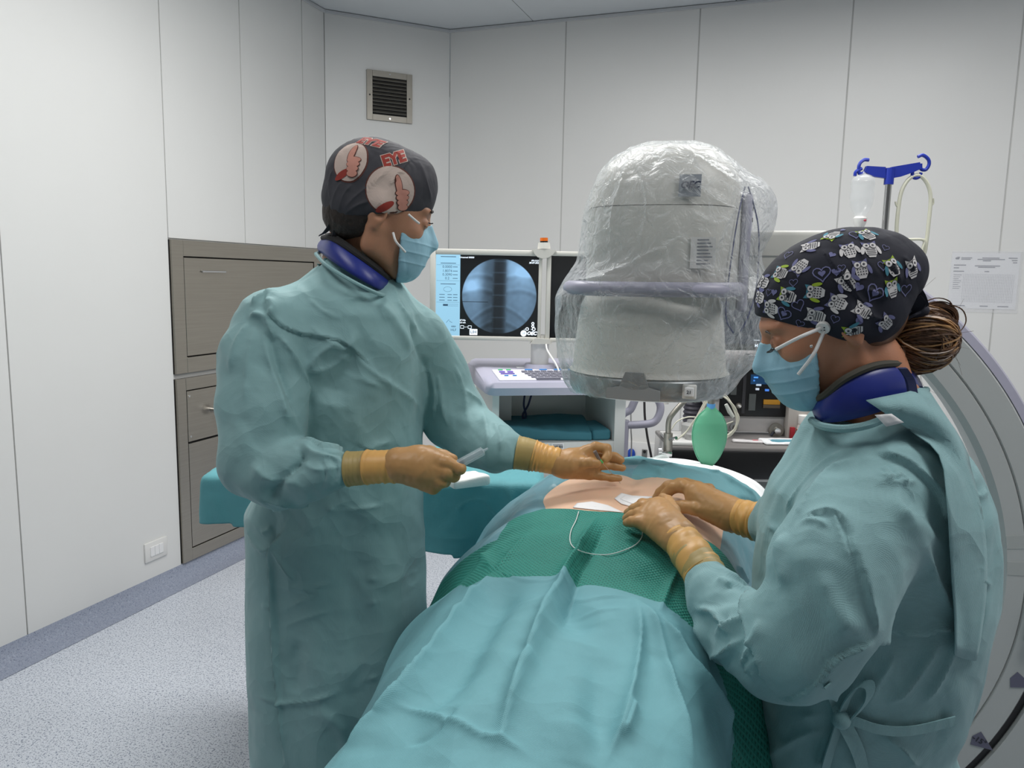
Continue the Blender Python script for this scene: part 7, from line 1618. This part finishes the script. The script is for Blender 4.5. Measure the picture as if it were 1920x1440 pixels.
# metal arm
arm = thing('table_rail_arm', 'bent brushed metal arm in a clamp beside the green breathing bag', 'clamp arm', W(1244, 862, 2.62))
MB().tube([W(1300, 738, 2.64), W(1285, 750, 2.63), W(1262, 775, 2.62), W(1254, 790, 2.62), W(1253, 812, 2.62)], 0.0095, 14, 6).out('rod', M_steel2, arm, smooth=True, world=True)
MB().cyl(W(1253, 812, 2.62), W(1252, 845, 2.62), 0.0155, n=24).out('sleeve', M_steel2, arm, smooth=True, world=True)
MB().box(W(1246, 852, 2.62), (0.045, 0.05, 0.030), bev=0.004).cyl(W(1234, 846, 2.60), W(1240, 846, 2.60), 0.014, n=18).cyl(W(1256, 824, 2.59), W(1268, 821, 2.55), 0.0055, n=14).out('clamp', M_chrome, arm, smooth=True, world=True)
q_ = W(1252, 846, 2.62); MB().cyl(q_, (q_[0], q_[1], 0.05), 0.012, n=16).out('post', M_steel2, arm, smooth=True, world=True); MB().cyl((q_[0], q_[1], 0.0), (q_[0], q_[1], 0.05), 0.16, 0.12, n=30).out('foot', M_steel2, arm, smooth=True, world=True)
# corrugated breathing tube
tp_ = spline([W(1186, 885, 2.5), W(1205, 876, 2.52), W(1225, 866, 2.55), W(1243, 860, 2.58), W(1252, 866, 2.6)], 14); mb = MB(); mb.tube(tp_, [0.013 + 0.0022 * (k % 2) for k in range(len(tp_))], 12); o = mb.out('corrugated_tube', mat('tube_clear', srgb(200, 210, 208), 0.25, alpha=0.6, var=0.02), smooth=True); tag(o, 'clear corrugated breathing tube rising from behind the white sheet', 'tube')
# reservoir bag
rb = thing('breathing_bag', 'green rubber breathing bag with a blue neck hanging upside down', 'breathing bag', W(1333, 765, 2.45))
g = SDF((-0.09, -0.06, -0.24), (0.09, 0.06, 0.03), 0.004)
g.stack([(-0.19, 0, 0, 0.0120, 0.010), (-0.175, 0, 0, 0.0269, 0.014), (-0.15, 0, 0, 0.0414, 0.020), (-0.115, 0, 0, 0.0526, 0.026), (-0.08, 0, 0, 0.0554, 0.028), (-0.05, 0, 0, 0.0504, 0.026), (-0.025, 0, 0, 0.0381, 0.020), (-0.008, 0, 0, 0.0213, 0.015), (0.01, 0, 0, 0.0110, 0.011), (0.018, 0, 0, 0.0110, 0.011)], 0.0)
V, F = g.mesh(); V = V + np.array(rb.location)
o = mesh_obj('bladder', V, F, mat('green_rubber', srgb(92, 166, 132), 0.45, var=0.04, vscale=20, sub=0.05)); md = o.modifiers.new('d', 'SUBSURF'); md.levels = 1; evaluated(o); o.data.shade_smooth(); attach(o, rb)
c = np.array(rb.location); seam = [c + np.array([x * 1.12, 0.0, z]) for x, z in [(-0.011, 0.0), (-0.019, -0.008), (-0.034, -0.025), (-0.045, -0.05), (-0.0497, -0.08), (-0.047, -0.115), (-0.037, -0.15), (-0.024, -0.175), (-0.008, -0.192), (0.008, -0.192), (0.024, -0.175), (0.037, -0.15), (0.047, -0.115), (0.0497, -0.08), (0.045, -0.05), (0.034, -0.025), (0.019, -0.008), (0.011, 0.0)]]
MB().tube(seam, 0.0022, 8, 3).out('seam', bpy.data.materials['green_rubber'], rb, smooth=True, world=True)
MB().cyl(c + [0, 0, -0.003], c + [0, 0, 0.014], 0.0135, n=24).out('neck_ring', mat('neck_blue', srgb(86, 150, 206), 0.4, var=0.02), rb, smooth=True, world=True)
MB().cyl(c + [0, 0, 0.014], c + [0, 0, 0.05], 0.011, n=24).out('connector', M_steel2, rb, smooth=True, world=True)
# cream cables
M_cc = mat('cream_cable', srgb(206, 203, 186), 0.5, var=0.02); r = np.random.default_rng(8)
cb = thing('cable_bundle', 'bundle of thin cream sensor cables coiled round the green breathing bag', 'cable', W(1345, 735, 2.75))
for k in range(5):
    j = lambda: r.uniform(-3, 3)
    MB().tube([W(x + j(), y + j(), 2.72 + 0.02 * k) for x, y in ((1345, 735), (1362, 745), (1376, 765), (1383, 785), (1380, 803), (1370, 815), (1358, 822))], 0.0028, 6, 5).out('cable', M_cc, cb, smooth=True, world=True)
for k, pts in enumerate([[(1330, 742), (1318, 765), (1300, 790), (1285, 812), (1268, 825)], [(1335, 745), (1322, 760), (1318, 780), (1322, 800)], [(1325, 745), (1315, 765), (1295, 800), (1275, 820)], [(1312, 783), (1290, 782), (1270, 790), (1258, 806)], [(1375, 790), (1362, 795), (1355, 800)]]):
    MB().tube([W(x, y, 2.70 + 0.015 * k) for x, y in pts], 0.0026, 6, 5).out('cable', M_cc, cb, smooth=True, world=True)
MB().tube([W(1361, 758, 2.70), W(1368, 772, 2.70), W(1375, 782, 2.70)], [0.006, 0.008, 0.006], 8).out('connector', mat('grey_plug', srgb(196, 198, 190), 0.5, var=0.02), cb, smooth=True, world=True)
# things on the worktop and shelf
zz = za + 0.001
c = AW(1503, 826, 0.04); bt_ = thing('bottle', 'clear bottle with a white cap and red label beside the black gauge panel', 'bottle', (c[0], c[1], AW(1503, 828, 0.04)[2]))
MB().lathe([(0.020, 0), (0.022, 0.004), (0.022, 0.06), (0.018, 0.07), (0.016, 0.075)], n=28).out('glass', mat('bottle_clear', srgb(214, 208, 204), 0.15, alpha=0.75, var=0.02), bt_, smooth=True)
MB().lathe([(0.0175, 0.073), (0.019, 0.075), (0.019, 0.108), (0.016, 0.111)], n=28).out('cap', M_white, bt_, smooth=True, angle=40)
MB().lathe([(0.0225, 0.022), (0.0225, 0.055)], n=28).out('label', mat('label_white', srgb(224, 220, 216), 0.6, var=0.02), bt_, smooth=True)
MB().lathe([(0.0229, 0.042), (0.0229, 0.052)], n=28).out('label_band', mat('label_red', srgb(200, 84, 50), 0.6, var=0.02), bt_, smooth=True)
front_box('bottle_shelf', 1485, 828, 1560, 836, -0.02, 0.12, M_an)
o = front_box('box', 1489, 805, 1496, 826, 0.035, 0.05, mat('box_red', srgb(150, 30, 40), 0.5, var=0.03), None, bev=0.001); o.data.transform(Matrix.Translation((0, 0, 0.0))); tag(o, 'narrow dark red box left of the white-capped bottle', 'box')
def pack(name, label, px, py, w_, d_, h_, rot, m, m2_=None, m2w=None):
    c = AW(px, py, -0.06); q_ = thing(name, label, 'medical pack', (c[0], c[1], zz), rot)
    g = SDF((-w_ / 2 - 0.02, -d_ / 2 - 0.02, -0.01), (w_ / 2 + 0.02, d_ / 2 + 0.02, h_ + 0.02), 0.005); X, Y, Z = g.xyz((slice(None),) * 3)
    g.D = (np.sqrt(np.maximum(np.abs(X) - w_ / 2 + 0.004, 0) ** 2 + np.maximum(np.abs(Y) - d_ / 2 + 0.004, 0) ** 2 + np.maximum(np.abs(Z - h_ / 2) - h_ / 2 + 0.003, 0) ** 2) - 0.004 + np.zeros_like(g.D)).astype(np.float32)
    V, F = g.mesh(); o = mesh_obj('wrapper', V, F, m); co = coords(o.data); n = normals(o.data); set_coords(o.data, co + n * (0.003 * np.clip(co[:, 2] / h_, 0, 1) * crumple(co, 0.04, 7))[:, None]); o.parent = q_
    if m2_ is not None: MB().box((m2w[0], m2w[1], h_ + 0.001), (m2w[2], m2w[3], 0.003), bev=0.001).out('contents', m2_, q_)
    return q_
pack('swab_pack', 'white paper pack with a teal swab inside, at the front of the grey worktop', 1462, 846, 0.15, 0.09, 0.010, 0.05, M_paper, mat('swab_teal', srgb(96, 150, 166), 0.6, var=0.1), (0.01, -0.012, 0.11, 0.045))
pack('syringe_pack', 'thin clear pack with a pink cap lying across the grey worktop', 1402, 818, 0.12, 0.035, 0.009, -0.12, mat('pack_film', srgb(226, 222, 222), 0.2, alpha=0.8, var=0.03), mat('pink_cap', srgb(196, 120, 124), 0.5, var=0.03), (0.03, 0, 0.022, 0.014))

# ================================================================== IV STAND
IVY = 2.85
iv = thing('iv_stand', 'steel infusion stand with a blue plastic hook head', 'iv stand', (0, 0, 0))
pt0, pb0 = W(1666, 345, IVY), W(1657, 455, IVY); dvt = (pb0 - pt0)
iv.location = (float(pt0[0]), IVY, 0.0)
M_iv = mat('hook_blue', srgb(30, 52, 160), 0.35, var=0.03)
MB().cyl((pt0[0], IVY, 0.09), (pt0[0], IVY, pt0[2] + 0.02), 0.0115, n=24).out('pole', M_chrome, iv, smooth=True, world=True)
for k in range(5):
    a = 2 * math.pi * k / 5; MB().tube([(pt0[0], IVY, 0.09), (pt0[0] + 0.15 * math.cos(a), IVY + 0.15 * math.sin(a), 0.075), (pt0[0] + 0.21 * math.cos(a), IVY + 0.21 * math.sin(a), 0.055)], 0.012, 10).out('leg', M_chrome, iv, smooth=True, world=True)
    MB().ball((pt0[0] + 0.21 * math.cos(a), IVY + 0.21 * math.sin(a), 0.026), 0.025, 8).out('caster', M_black, iv, smooth=True, world=True)
hz_ = pt0[2]
MB().cyl((pt0[0], IVY, hz_ - 0.002), (pt0[0], IVY, hz_ + 0.055), 0.0165, n=24).out('hub', M_iv, iv, smooth=True, world=True)
def arm_px(P4, name='arm'):
    return MB().prism([W(x, y, IVY - 0.008) for x, y in P4], (0, 0.016, 0)).out(name, M_iv, iv, world=True)
arm_px([(1661, 313), (1626, 311), (1621, 322), (1640, 331), (1661, 334)]); arm_px([(1672, 313), (1725, 304), (1729, 316), (1710, 324), (1690, 331), (1672, 334)])
for pts in ([(1622, 323), (1612, 326), (1610, 317), (1612, 307), (1620, 300), (1629, 300)], [(1616, 316), (1605, 322), (1603, 330)], [(1726, 307), (1727, 317), (1736, 318), (1742, 308), (1740, 298), (1730, 291), (1721, 294)], [(1711, 322), (1711, 331), (1717, 334), (1724, 331), (1727, 324)]):
    MB().tube([W(x, y, IVY) for x, y in pts], 0.0062, 8, 5).out('hook', M_iv, iv, smooth=True, world=True)
ib = thing('infusion_bottle', 'clear plastic infusion bottle hanging on the blue hook', 'bottle', W(1612, 420, IVY))
M_fl = mat('infusion_clear', srgb(226, 230, 232), 0.12, alpha=0.28, spec=0.8, var=0.02)
zb0 = W(1612, 420, IVY)[2]; k_ = IVY / FPX; cxb = ib.location[0]
MB().lathe([(r_ * k_, (420 - y) * k_) for r_, y in ((4, 432), (7, 418), (9, 405), (11, 402), (15, 396), (19.5, 385), (20.5, 372), (19, 360), (20.5, 348), (19, 338), (12, 333), (5, 331), (3, 326))], n=32).out('bottle_body', M_fl, ib, smooth=True, angle=60)
MB().lathe([(r_ * k_, (420 - y) * k_) for r_, y in ((5, 432), (11, 418), (12, 410), (9, 406))], n=24).out('stopper', M_white, ib, smooth=True)
MB().ball((4 * k_, -10 * k_, 6 * k_), (3.5 * k_, 2 * k_, 2.2 * k_), 8).out('seal', mat('seal_red', srgb(200, 70, 90), 0.5, var=0.02), ib, smooth=True)
MB().cyl((0, 0, -12 * k_), (0, 0, -24 * k_), 3.0 * k_, n=14).out('drip_spike', M_fl, ib, smooth=True)
bh = thing('bottle_hanger', 'cream plastic bottle-holder loop hanging from the right-hand blue hook', 'hanger', W(1717, 335, IVY))
M_bh = mat('cream_plastic', srgb(208, 208, 190), 0.45, var=0.02)
MB().tube([W(x, y, IVY) for x, y in ((1686, 480), (1681, 440), (1684, 395), (1690, 360), (1702, 338), (1717, 329), (1730, 333), (1741, 350), (1745, 375), (1741, 420), (1737, 455), (1733, 475), (1724, 488), (1712, 493))], 0.0068, 10, 6).out('outer_loop', M_bh, bh, smooth=True, world=True)
MB().tube([W(x, y, IVY - 0.012) for x, y in ((1699, 450), (1697, 465), (1701, 483), (1712, 492), (1722, 485), (1730, 465), (1731, 450), (1699, 449))], 0.005, 8, 4).out('inner_loop', M_bh, bh, smooth=True, world=True)
MB().tube([W(1676, 451, IVY), W(1740, 449, IVY)], 0.003, 6).out('cross_bar', M_bh, bh, smooth=True, world=True)
for pts in ([(1684, 390), (1680, 384), (1679, 378)], [(1743, 386), (1750, 382), (1750, 372)]): MB().tube([W(x, y, IVY) for x, y in pts], 0.003, 6, 3).out('tab', M_bh, bh, smooth=True, world=True)
